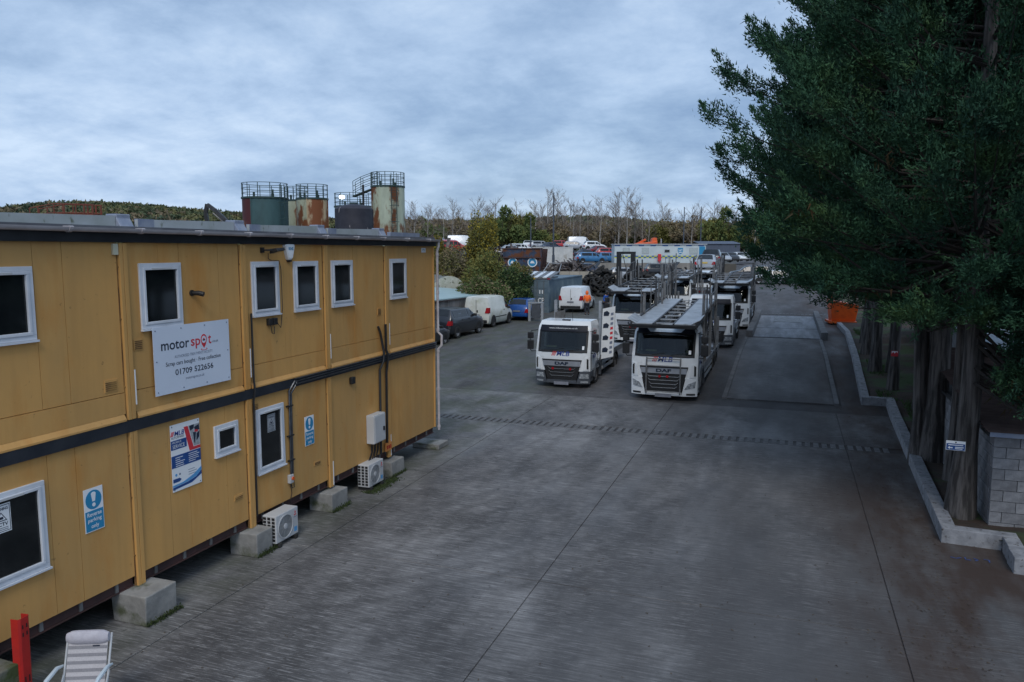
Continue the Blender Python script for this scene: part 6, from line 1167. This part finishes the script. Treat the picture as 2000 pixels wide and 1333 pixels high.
def lit_lamp():
    m, N, L = node_mat('lit_lamp'); p = N['Principled BSDF']; p.inputs['Emission Color'].default_value = (.95, 1, .92, 1); p.inputs['Emission Strength'].default_value = 5.0
    o = thing('flood_lamp', 'lit round white lamp on the railing of the mint tank', 'lamp', (*cd(upx(673.5, 64.8), 64.8), 9.35)); mb = MB(); mb.lathe([(.001, -.16), (.17, -.12), (.24, 0), (.17, .12), (.001, .16)], (0, 0, .62), 'z', 14); mb.build('bulb', m, o, smooth=True); mb = MB(); mb.tube([(0, .1, 0), (0, .1, .5)], .04, 6); mb.build('stem', M_['railgreen'], o)
lit_lamp()
def stair_rails():
    o = thing('red_stair_railing', 'rusty red stair and platform railing beyond the near cabin roof', 'railing', (*cd(upx(130, 45), 45), 0), R(19.7)); k = 45/1500
    f = lambda px, py: ((px-130)*k, 0, 5.55-(py-490)*k)
    for pts in ([(70, 409), (118, 400), (195, 402)], [(70, 421), (85, 421), (118, 417), (195, 418)]):
        for dy in (0, .9): mb = MB(); mb.tube([(f(*p)[0], dy, f(*p)[2]) for p in pts], .03, 5); mb.build('rail', M_['railred'], o)
    for px in (71, 87, 118, 138, 160, 176, 183, 193):
        for dy in (0, .9): top = f(px, np.interp(px, [70, 118, 195], [409, 400, 402])); mb = MB(); mb.tube([(top[0], dy, 0 if px in (71, 118, 183) else top[2]-.7), (top[0], dy, top[2])], .035 if px < 170 else .05, 5); mb.build('post', M_['railred'], o)
    a = f(118, 420); b = f(195, 420); mb = MB(); mb.box(a[0], b[0], 0, .9, a[2]-.1, a[2]); mb.build('platform', M_['railred'], o)
M_['railred'] = mat('rust_red_rail', (.20, .05, .028), (.13, .04, .025), 4, .7); stair_rails()
o = thing('grab_crane', 'dark folded grab crane arm rising behind the cabin roof', 'crane', (*cd(upx(440, 90), 90), 3.8), R(19.7)); k = 90/1500; f = lambda px, py: ((px-440)*k, 0, 5.55-3.8-(py-490)*k)
for nm, pts, w in (('boom', [(452, 436), (430, 414), (414, 402)], .45), ('stick', [(414, 401), (410, 418), (413, 440)], .40)):
    for a, b in zip(pts[:-1], pts[1:]): mb = MB(); mb.bar(f(*a), f(*b), .4, w, up=(0, 1, 0)); mb.build(nm, M_['darksteel' if nm == 'boom' else 'black'], o)
mb = MB(); mb.tube([f(445, 436), f(424, 418)], .10, 8); mb.build('ram', M_['steel'], o); mb = MB(); mb.box(-.5, 1.8, -1, 1, -3, -.4); mb.build('cab_base', M_['black'], o)
# ------------------------------------------------------------ sheds on the left
M_['shedwall'] = mat('stained_shed_wall', (.28, .265, .255), (.19, .18, .175), 1.4, .9, stretch=(1, 1, .35), c3=(.09, .075, .065), scale3=1.6, lo3=.54, hi3=.66, st3=(1, 1, .3), tint=.08); M_['seagreen'] = mat('sea_green_roof', (.36, .47, .47), (.30, .41, .42), .8, .6)
M_['hutshell'] = mat('hut_shell', (.22, .24, .23), (.15, .17, .16), 1.5, .8); M_['hutwhite'] = mat('lichen_white_wall', (.55, .56, .50), (.42, .44, .36), 3, .9, c3=(.10, .11, .07), scale3=3.5, lo3=.55, hi3=.62)
o = thing('low_shed', 'low shed with stained concrete wall and pale sea-green roof behind the parked cars', 'shed', (-24, 42.5, .6))
for k in range(12): mb = MB(); y = -10+k*1.6; mb.box(4.05+rnd.uniform(-.02, .02), 4.25, y+.01, y+1.59, -.1, 2.0-.012*k); mb.build('wall_panel', M_['shedwall'], o)
mb = MB(); mb.slab([[(4.32, -10.5, 2.12), (4.32, 9.6, 1.93)], [(-2, -10.5, 2.62), (-2, 9.6, 2.35)]], [[(4.32, -10.5, 2.05), (4.32, 9.6, 1.86)], [(-2, -10.5, 2.55), (-2, 9.6, 2.28)]]); mb.build('roof', M_['seagreen'], o)
mb = MB(); mb.slab([[(4.35, -10.5, 2.04), (4.35, 9.6, 1.85)], [(4.35, -10.5, 1.98), (4.35, 9.6, 1.79)]], [[(4.28, -10.5, 2.04), (4.28, 9.6, 1.85)], [(4.28, -10.5, 1.98), (4.28, 9.6, 1.79)]]); mb.build('fascia_board', M_['steelred'], o)
o = thing('arched_hut', 'small round-topped hut with white lichen-marked end wall behind the low shed', 'hut', (*cd(upx(878, 58), 58), 1.9), R(40)); arc = [(1.55*math.cos(a), 1.75*math.sin(a)) for a in np.linspace(0, math.pi, 18)]
mb = MB(); mb.loft([[(u, 0, v) for u, v in arc], [(u, 6, v) for u, v in arc]], cap=False, closed=False); mb.build('shell', M_['hutshell'], o, smooth=True); mb = MB(); mb.prism(arc, lambda u, v, d: (u, d, v), -.06, .02); mb.build('end_wall', M_['hutwhite'], o); mb = MB(); mb.cyl((.35, -.08, .55), (.35, -.06, .55), .09, 10); mb.build('vent_hole', M_['black'], o)
# ------------------------------------------------------------ block store and pale roof on the right
def block_store():
    o = thing('block_store', 'grey breeze block store with dark corrugated roof beside the near conifer', 'outbuilding', (3.9, 16.85, .05)); bw, bh = .44, .215
    mb = MB(); mb.box(.03, 6, .03, 7.5, -.1, 1.93); mb.build('mortar_core', M_['mortar'], o)
    me = {}
    for w in (.44, .215): b = MB(); b.box(.006, w-.006, 0, .12, .006, bh-.006); me[w] = b.mesh('block'); me[w].materials.append(M_['breeze'])
    for r_ in range(9):
        x = .0; first = r_ % 2
        while x < 4.4:
            w = .215 if (x == 0 and first) else .44; piece('block', me[w], o, (x, rnd.uniform(-.008, .006), r_*bh)); x += w
        y = 0.125 if not first else .125
        first2 = not first; y = .125
        while y < 7.2:
            w = .215 if (first2 and y < .2) else .44; piece('block', me[w], o, (.12+rnd.uniform(-.006, .006), y, r_*bh), (0, 0, math.pi/2)); y += w
    def sheet(x0, x1, y0, y1, z0, z1, pitch, amp, name, m, n=6):
        P = []; y = y0
        while y <= y1:
            z = z0+(z1-z0)*(y-y0)/(y1-y0); P.append([(x0+rnd.uniform(-.01, .01), y, z+amp*math.sin((y-y0)/pitch*2*math.pi)), (x1, y, z+amp*math.sin((y-y0)/pitch*2*math.pi))]); y += pitch/8
        m_ = MB(); m_.slab(P, [[(a, b, c-.012) for a, b, c in r_] for r_ in P]); return m_.build(name, m, o)
    sheet(-.16, 6.2, -.16, 7.7, 2.05, 2.75, .20, .028, 'roof_sheet', M_['asbestos'])
    mb = MB(); mb.box(-.1, 6.2, -.12, -.08, 1.94, 2.03); mb.build('fascia_board', M_['lead'], o)
    mb = MB(); mb.box(-.12, -.09, -.07, 7.5, 1.94, 2.0); mb.build('fascia_board', M_['black'], o)
    q = thing('pale_roof_shed', 'long shed with broad pale striped roof seen through the conifer branches', 'shed', (7.0, 26, 0)); o = q
    sheet(-.5, 14, 0, 22, 2.0, 3.1, 1.15, .09, 'roof_sheet', M_['pale_sheet']); mb = MB(); mb.box(.2, 13.5, .4, 21.5, 0, 1.85); mb.build('wall', M_['breeze'], q)
block_store()
# ------------------------------------------------------------ conifers
NEEDLE = leaf_mat('conifer_foliage', (.018, .055, .036), (.036, .095, .046), (.060, .115, .040), 1.3)
NEEDLE2 = leaf_mat('conifer_foliage_browned', (.075, .040, .020), (.05, .045, .02), (.03, .05, .02), 2)
def conifer(label, x, y, H, tr, seed, dens=1.0, reachk=1.0, low=None, stems=1, lean=(0, 0), zmin=3.4, fine=9, leaf=.105):
    rg = np.random.default_rng(seed); z0 = gz(y)+.15; o = thing('conifer_tree', label, 'tree', (x, y, z0), 0, 'row of tall dark conifers on the right')
    # fluted trunk(s)
    for s in range(stems):
        dx, dy = (0, 0) if s == 0 else (rg.uniform(-.45, .45), rg.uniform(-.3, .5)); t = tr*(1 if s == 0 else rg.uniform(.5, .8)); hh = H*(1 if s == 0 else .7)
        rings = []
        for f in np.linspace(0, 1, 12):
            z = -.25+f*hh; rr = t*(1.0+.55*math.exp(-f*hh/.45))*(1-.85*f)
            rings.append([(dx*(1+1.2*f)+lean[0]*f*hh+rr*(1+.07*math.sin(3*a+s+f*4)+.035*math.sin(7*a+5*f))*math.cos(a)+.05*math.sin(f*9+s), dy*(1+1.2*f)+lean[1]*f*hh+rr*(1+.07*math.sin(3*a+s+f*4)+.035*math.sin(7*a+5*f))*math.sin(a), z) for a in np.linspace(0, 2*math.pi, 14, endpoint=False)])
        mb = MB(); mb.loft(rings); mb.build('trunk', M_['bark'], o, smooth=True)
    Rz = lambda z: np.interp(z, [3.0, 4.1, 4.7, 5.7, 7.7, 9.5, 11.1, 12.7, 15, 18, 20], [1.8, 3.0, 3.9, 5.0, 5.5, 4.9, 4.1, 3.3, 2.4, .9, .2])*reachk
    n = int(305*dens); zt = zmin + (H-zmin)*rg.random(n)**1.15; az = rg.uniform(0, 2*math.pi, n)
    if low:
        e = int(46*dens); zt = np.concatenate([zt, rg.uniform(low[0], low[1], e)]); az = np.concatenate([az, R(low[2])+rg.uniform(-.9, .9, e)]); n += e
    aniso = 1-.38*np.abs(np.sin(az)); Rr = Rz(zt)*rg.uniform(.80, 1.03, n)*aniso
    if low: Rr[-e:] = rg.uniform(1.0, 3.0, e)
    zs = np.where(zt > 6, zt-rg.uniform(.9, 2.4, n), zt+rg.uniform(-.2, .8, n)); zs = np.clip(zs, 1.9, H*.97)
    S0 = np.stack([lean[0]*zs, lean[1]*zs, zs], 1); T0 = np.stack([Rr*np.cos(az), Rr*np.sin(az), zt], 1); M0 = (S0+T0)/2 + np.stack([0*az, 0*az, -.25-.05*Rr], 1)
    mb = MB()
    for a, b, c, r_ in zip(S0, M0, T0, Rr): mb.tube([a, b, b*.35+c*.65+np.array([0, 0, -.05]), c], [.026+.005*r_, .018+.003*r_, .010, .003], 4, cap=False)
    mb.build('limbs', M_['limb'], o)
    K = 9; t = np.linspace(.34, 1.0, K)[None, :]; t = t + rg.uniform(-.03, .03, (n, K)); t = np.clip(t, .25, 1.02); tt = t[..., None]
    P = (1-tt)**2*S0[:, None] + 2*tt*(1-tt)*M0[:, None]*1.0 + tt**2*T0[:, None]; Dl = unit(2*(1-tt)*(M0-S0)[:, None] + 2*tt*(T0-M0)[:, None])
    away = np.repeat((np.cos(az - math.atan2(-y, -x)) < -.25)[:, None], K, 1).reshape(-1)
    P = P.reshape(-1, 3); Dl = Dl.reshape(-1, 3); tf = t.reshape(-1); V = []
    thin = (rg.random(len(P)) < np.interp(tf, [.2, .5, .8], [.15, .5, 1.0])) & (~away | (rg.random(len(P)) < .45)); P = P[thin]; Dl = Dl[thin]; tf = tf[thin]
    for side in (-1, 1, 0):
        lat = unit(np.cross(Dl, np.array([0, 0, 1.])))*side; bd = unit(Dl*.85 + lat*.65 + np.array([0, 0, .40]) + rg.normal(0, .25, P.shape)); bl = (.42+.75*(1.1-tf))*rg.uniform(.6, 1.25, len(P))
        if side == 0: bd = unit(Dl*.5+np.array([0, 0, .75])+rg.normal(0, .3, P.shape)); bl *= .8
        for f in (.15, .35, .55, .75, .92):
            q = P + bd*(bl*f)[:, None] + np.array([0, 0, -1.])*(bl*f*f*.15)[:, None]; tp = 1.15-.75*f
            for _ in range(int(fine*1.4)): V.append(leaves(q + bd*rg.uniform(-.12, .12, (len(q), 1)) + rg.normal(0, .080*tp, q.shape), bd*1.3+np.array([0, 0, -.05]), leaf, leaf*.17, rg, .62))
    # feathered leading shoot at each limb tip
    Dt = unit(unit(T0-M0)*.8 + np.array([0, 0, .55])); q_ = 18*max(3, fine); s_ = rg.random((n, q_)); L_ = rg.uniform(.4, .8, (n, 1)); Pp = T0[:, None] + Dt[:, None]*(s_*L_)[..., None] + rg.normal(0, 1, (n, q_, 3))*(.15*(1.05-s_))[..., None]
    V.append(leaves(Pp.reshape(-1, 3), np.repeat(Dt, q_, 0)*1.4, leaf, leaf*.17, rg, .55))
    V = np.concatenate(V)
    c = bpy.data.objects.new('crown', tri_mesh('crown', V, NEEDLE)); COL.objects.link(c); c.parent = o
    # a few dead brown sprays inside
    q = P[rg.random(len(P)) < .02]; V2 = np.concatenate([leaves(q+rg.normal(0, .12, q.shape), np.tile([0, 0, -1.], (len(q), 1)), .22, .02, rg, .5) for _ in range(14)]); c2 = bpy.data.objects.new('dead_sprays', tri_mesh('dead_sprays', V2, NEEDLE2)); COL.objects.link(c2); c2.parent = o; c2['kind'] = 'stuff'
    return o
TREES = [('nearest conifer with the small blue sign on its trunk', 3.50, 17.35, 19, .21, dict(low=(2.3, 4.8, -35), dens=1.05, zmin=4.0)), ('thin conifer stem just behind the signed trunk', 3.75, 19.9, 16, .11, dict(dens=.5, reachk=.8, zmin=4.3)), ('broad multi-stemmed conifer behind the block store corner', 3.70, 21.9, 19.5, .26, dict(stems=3, zmin=4.0)), ('conifer between the multi-stemmed tree and the kerb step', 4.1, 25.6, 20, .22, dict(stems=2)), ('conifer behind the grassy kerb step', 4.4, 28.6, 19, .2, dict(stems=2)), ('slim conifer trunk with a small red plate', 3.85, 31.4, 18.5, .16, dict()), ('conifer just past the red plate trunk', 3.55, 34.7, 19, .2, dict(stems=2, dens=.9)), ('conifer in the middle distance along the kerb', 3.6, 38.8, 19, .2, dict(dens=.8)), ('far conifer beside the straight kerb', 3.9, 43.2, 18, .2, dict(dens=.65)), ('last conifer of the row beside the orange hopper', 4.4, 48.5, 18, .22, dict(dens=.6)), ('conifer standing back from the row behind the block store', 9.2, 24.5, 19, .24, dict(dens=.7, zmin=4.5))]
for _t in TREES[3:10]: _t[5]['zmin'] = 4.4
for i, (lab, x, y, H, tr, kw) in enumerate(TREES):
    kw.update(fine=[12, 6, 11, 9, 6, 5, 4, 3, 3, 2, 3][i], leaf=[.09, .105, .10, .11, .135, .15, .16, .19, .21, .24, .16][i])
    conifer(lab, x, y, H, tr, 100+i, **kw)
o = thing('direction_sign', 'small blue and white arrow sign fixed to the nearest conifer trunk', 'sign', (3.29, 17.06, 1.69), R(-4)); mb = MB(); mb.box(-.17, .17, -.004, .004, -.095, .095); mb.build('board', M_['whitevinyl'], o); flat(rect(-.162, .162, -.088, .04), M_['adblue'], o, FY, (0, -.0045, 0), 'blue_panel', .002); flat([(-.14, -.045), (-.10, -.015), (-.10, -.035), (-.05, -.035), (-.05, -.055), (-.10, -.055), (-.10, -.075)], M_['whitevinyl'], o, FY, (0, -.007, 0), 'arrow', .002)
for a, b, v in ((-.13, .13, .012), (-.01, .14, -.03), (-.01, .12, -.06)): flat(rect(a, b, v-.008, v+.008), M_['whitevinyl'], o, FY, (0, -.007, 0), 'small_print', .002)
flat(disc(0, .066, .014), M_['navytext'], o, FY, (0, -.0045, 0), 'icon', .002)
o = thing('red_plate_sign', 'small red and white plate on the slim conifer trunk', 'sign', (3.83, 31.15, gz(31)+1.62)); mb = MB(); mb.box(-.12, .12, -.004, .004, -.1, .1); mb.build('board', M_['redtext'], o); flat([(-.1, .0), (-.04, .06), (0, .0), (.05, .07), (.1, .02), (.1, .09), (-.1, .09)], M_['whitevinyl'], o, FY, (0, -.0045, 0), 'print', .002)
# ------------------------------------------------------------ shrubs, far trees, hill
LEAF = dict(olive=leaf_mat('olive_leaves', (.155, .160, .050), (.21, .19, .055), (.11, .12, .04), .9), green=leaf_mat('shrub_leaves', (.085, .125, .045), (.125, .155, .05), (.17, .16, .045), .9), yellow=leaf_mat('yellow_leaves', (.42, .31, .035), (.30, .24, .04), (.20, .19, .05), 1.5), ivy=leaf_mat('ivy_leaves', (.026, .056, .022), (.045, .08, .03), (.03, .06, .028), 2), brown=leaf_mat('brown_leaves', (.25, .185, .105), (.195, .165, .10), (.165, .155, .08), 1.2))
def blob(rg, n, rx, ry, rz, lumps=9):
    C = rg.normal(0, .42, (lumps, 3)); C = np.concatenate([[[0, 0, 0]], C]); C[:, 2] = np.abs(C[:, 2])*.9-.1; k = rg.integers(0, len(C), n); s = rg.uniform(.30, .52, len(C))[k]
    d = unit(rg.normal(0, 1, (n, 3))); p = C[k] + d*(s*rg.random(n)**.35)[:, None]; return p*np.array([rx, ry, rz]), d
def shrub(label, px, d, zb, rx, h, m, n, seed, name='shrub', leaf=.16, m2=None):
    rg = np.random.default_rng(seed); x, y = cd(upx(px, d), d); o = thing(name, label, 'shrub', (x, y, zb)); p, dr = blob(rg, n, rx, rx*.8, h*.62); p[:, 2] += h*.42; p[:, 2] = np.maximum(p[:, 2], .05)
    sel = rg.random(n) < (.3 if m2 else 0); V = leaves(p, dr+np.array([0, 0, .2]), leaf, leaf*.42, rg, .8); c = bpy.data.objects.new('foliage', tri_mesh('foliage', V[~sel], LEAF[m])); COL.objects.link(c); c.parent = o
    if m2: c = bpy.data.objects.new('foliage', tri_mesh('foliage', V[sel], LEAF[m2])); COL.objects.link(c); c.parent = o
    mb = MB()
    for _ in range(9): a = rg.uniform(0, 6.28); q = rg.uniform(.3, .8); mb.tube([(rg.normal(0, .15), rg.normal(0, .15), 0), (q*rx*.5*math.cos(a), q*rx*.5*math.sin(a), h*.5), (q*rx*.8*math.cos(a), q*rx*.7*math.sin(a), h*.92)], [.05, .03, .01], 5)
    mb.build('stem', M_['limb'], o)
SH = [('yellowing shrub at the cabin corner', 862, 66, 2.4, 1.7, 4.4, 'olive', 'yellow'), ('brown and green shrub behind the arched hut', 893, 60, 1.5, 2.0, 4.3, 'brown', 'olive'), ('tall shrub with bright yellow top left of the rusty skip', 936, 61, 1.4, 1.45, 6.0, 'olive', 'yellow'), ('wide olive shrub below the scrap heap', 962, 59, 1.0, 2.1, 4.4, 'olive', 'green'), ('rounded green shrub in front of the rusty skip', 990, 60, .8, 1.9, 3.9, 'green', 'brown'), ('dense dark shrub behind the grubby white van', 938, 54, .7, 2.2, 3.0, 'green', 'brown'), ('dark ivy-covered bush behind the blue hatchback', 1000, 58.5, .7, 1.9, 3.3, 'ivy', None), ('ivy mound between the shed and the white van', 965, 56, .7, 2.0, 3.0, 'ivy', 'green'), ('small leafy weed against the shed wall', 862, 45.0, .6, .55, 1.15, 'olive', None), ('low bramble at the end of the shed wall', 902, 50.6, .6, .85, 1.3, 'green', 'brown'), ('light green bush left of the blue container roof', 1015, 62, 1.2, 1.3, 3.6, 'olive', None)]
for i, (lab, px, d, zb, rx, h, m, m2) in enumerate(SH): shrub(lab, px, d, zb, rx, h, m, int(5200*min(1.6, rx)), 300+i, m2=m2, leaf=.15)
def birch_variant(seed, H):
    rg = random.Random(seed); T = MB(); C = MB()
    T.tube([(0, 0, 0), (rg.uniform(-.2, .2), 0, H*.35), (rg.uniform(-.3, .3), .1, H*.7), (rg.uniform(-.4, .4), 0, H)], [.17, .13, .08, .02], 5)
    def br(p, d, L, r, lev):
        e = p + d*L; mid = p + d*L*.5 + Vector((rg.gauss(0, .08), rg.gauss(0, .08), .05))*L; C.tube([p, mid, e], [r, r*.7, r*.4], 3, cap=False)
        if lev:
            for _ in range(5 if lev == 2 else 4): f = rg.uniform(.25, 1); q = p.lerp(e, f); dd = (d + Vector((rg.gauss(0, .55), rg.gauss(0, .55), rg.gauss(.15, .35)))).normalized(); br(q, dd, L*rg.uniform(.35, .6), r*.55, lev-1)
    for k in range(22): f = .20+.78*k/22; a = rg.uniform(0, 6.28); br(Vector((0, 0, H*f)), Vector((math.cos(a)*.75, math.sin(a)*.75, rg.uniform(.7, 1.3))).normalized(), H*(.34-.22*f)*rg.uniform(.8, 1.3),   .045, 2)
    tm = T.mesh('trunk'); tm.materials.append(M_['birchbark']); cm = C.mesh('twig_crown'); cm.materials.append(M_['twig']); return tm, cm
M_['birchbark'] = mat('birch_bark', (.42, .40, .36), (.24, .22, .20), 3, .8, stretch=(1, 1, 4)); M_['twig'] = mat('bare_twigs', (.23, .19, .16), (.16, .135, .12), 2, .9)
BV = [birch_variant(s, 14) for s in (1, 2, 3, 4)]; rb = random.Random(21)
for k in range(64):
    px = 770 + k*11.3 + rb.uniform(-6, 6); d = rb.uniform(165, 195); x, y = cd(upx(px, d), d); tm, cm = BV[k % 4]; o = thing('birch_tree', 'slender bare pale-trunked tree in the line behind the scrap yard', 'tree', (x, y, 4.6), rb.uniform(0, 6.28), 'bare trees behind the scrap yard'); s = rb.uniform(.66, .92)*(1.1 if 1050 < px < 1260 else .92); o.scale = (s*1.1, s*1.1, s); piece('trunk', tm, o, (0, 0, 0)); piece('twig_crown', cm, o, (0, 0, 0))
def bush_variant(seed, m, n=3200):
    rg = np.random.default_rng(seed); p, dr = blob(rg, n, 3.3, 3.3, 3.6, 12); p[:, 2] += 3.6; p[:, 2] = np.maximum(p[:, 2], .2); fm = tri_mesh('crown', leaves(p, dr+np.array([0, 0, .25]), .55, .17, rg, .8), LEAF[m]); mb = MB()
    for _ in range(7): a = rg.uniform(0, 6.28); mb.tube([(0, 0, 0), (.6*math.cos(a), .6*math.sin(a), 2.5), (1.9*math.cos(a), 1.9*math.sin(a), 5.6)], [.16, .10, .03], 5)
    tm = mb.mesh('trunk'); tm.materials.append(M_['limb']); return tm, fm
UV = {m: [bush_variant(40+i+10*j, m) for i in range(2)] for j, m in enumerate(('olive', 'green', 'brown'))}
def under(px, d, m, s, lab, grp, sz=1.0):
    x, y = cd(upx(px, d), d); tm, fm = UV[m][rb.randint(0, 1)]; o = thing('broadleaf_tree', lab, 'tree', (x, y, 4.2), rb.uniform(0, 6.28), grp); o.scale = (s, s, s*sz); piece('trunk', tm, o, (0, 0, 0)); piece('crown', fm, o, (0, 0, 0))
for k in range(46):
    px = 775 + k*15.2 + rb.uniform(-5, 5); under(px, rb.uniform(176, 206), rb.choice(['brown', 'olive', 'brown', 'brown', 'green']), rb.uniform(.95, 1.3), 'brownish scrub tree filling the tree line behind the scrap yard', 'scrub trees behind the scrap yard')
for px, d, m, s, sz, lab in ((955, 158, 'olive', 1.05, 1.0, 'olive tree left of the broad green tree'), (980, 156, 'green', 1.2, 1.05, 'broad green tree left of the tallest light column'), (1005, 160, 'olive', 1.25, 1.05, 'tall olive-green tree nearest the left of the light column'), (1030, 157, 'green', 1.1, 1.0, 'green tree just right of the dark short pole'), (1055, 164, 'olive', .95, .9, 'small olive tree behind the scrap row'), (1388, 170, 'olive', 1.15, 1.1, 'golden green tree left of the conifers'), (1406, 168, 'green', 1.2, 1.1, 'green tree against the edge of the conifers')): under(px, d, m, s, lab, 'leafy trees behind the scrap yard', sz)
HLEAF = [leaf_mat('hill_green', (.075, .10, .055), (.10, .12, .06), (.13, .135, .06), .02), leaf_mat('hill_olive', (.14, .145, .065), (.17, .16, .07), (.11, .12, .06), .02), leaf_mat('hill_brown', (.20, .155, .10), (.17, .145, .09), (.15, .14, .08), .02), leaf_mat('hill_dark', (.055, .08, .05), (.075, .095, .055), (.06, .085, .05), .02)]  # leaf colours muted, so the distance haze sits in the paint itself
def hill():
    prof = [(-500, 440), (-100, 428), (0, 417), (60, 408), (110, 402), (200, 399), (270, 403), (330, 408), (400, 414), (480, 421), (560, 428), (700, 434), (820, 436), (1000, 431), (1100, 427), (1180, 426), (1300, 440), (1420, 438), (1700, 440), (2300, 440)]
    px = np.array([p[0] for p in prof]); py = np.array([p[1] for p in prof]); d1 = 430.0
    top = lambda u: 5.55+(490-np.interp(u/d1*1500+1000, px, py))/1500*d1 - 4.5
    us = np.linspace(-430, 370, 90); mb = MB(); rows = []
    for f in (0, .25, .5, .75, 1.0, 1.3):
        rows.append([(*cd(u*(1+.25*(f-1)), d1-150+150*f), 4.5+(top(u)-4.5)*(math.sin(min(f, 1)*math.pi/2)) - (2 if f > 1 else 0)) for u in us])
    mb.grid(rows); struct(mb.build('hill', M_['hillgrass'], off=(0, 0, 0), smooth=True))
    rg = np.random.default_rng(77); n = 5200; f = rg.random(n)**.6; u = rg.uniform(-420, 360, n); V = {k: [] for k in range(4)}
    keep = (u/d1*1500+1000 < 900) | (rg.random(n) < .5); f, u = f[keep], u[keep]; n = len(f)
    C = np.array([[*cd(a*(1+.25*(b-1)), d1-150+150*b), 4.5+(top(a)-4.5)*math.sin(b*math.pi/2)] for a, b in zip(u, f)]); sz = rg.uniform(2.6, 4.8, n); kind = (np.sin(C[:, 0]*.05)+np.sin(C[:, 1]*.07+2)+rg.normal(0, 1.1, n))
    for k, (lo, hi) in enumerate(((-9, -.9), (-.9, .3), (.3, 1.3), (1.3, 9))):
        m = (kind >= lo) & (kind < hi); c = C[m]; s = sz[m]
        q = 84; d = unit(rg.normal(0, 1, (len(c), q, 3))); d[..., 2] = np.abs(d[..., 2])*.9; P = c[:, None] + d*(s[:, None]*rg.uniform(.75, 1.05, (len(c), q)))[..., None] + np.array([0, 0, 1.])
        V = leaves(P.reshape(-1, 3), d.reshape(-1, 3)*.6, 1.25, .6, rg, .7); o = bpy.data.objects.new('hillside_wood', tri_mesh('hillside_wood', V, HLEAF[k])); COL.objects.link(o); tag(o, ['darker green woodland', 'olive woodland', 'autumn brown woodland', 'deep green woodland'][k]+' covering the distant hillside', 'woodland', kind='stuff')
M_['hillgrass'] = mat('hill_undergrowth', (.05, .055, .022), (.035, .042, .02), .08, .95, space='World')
hill()
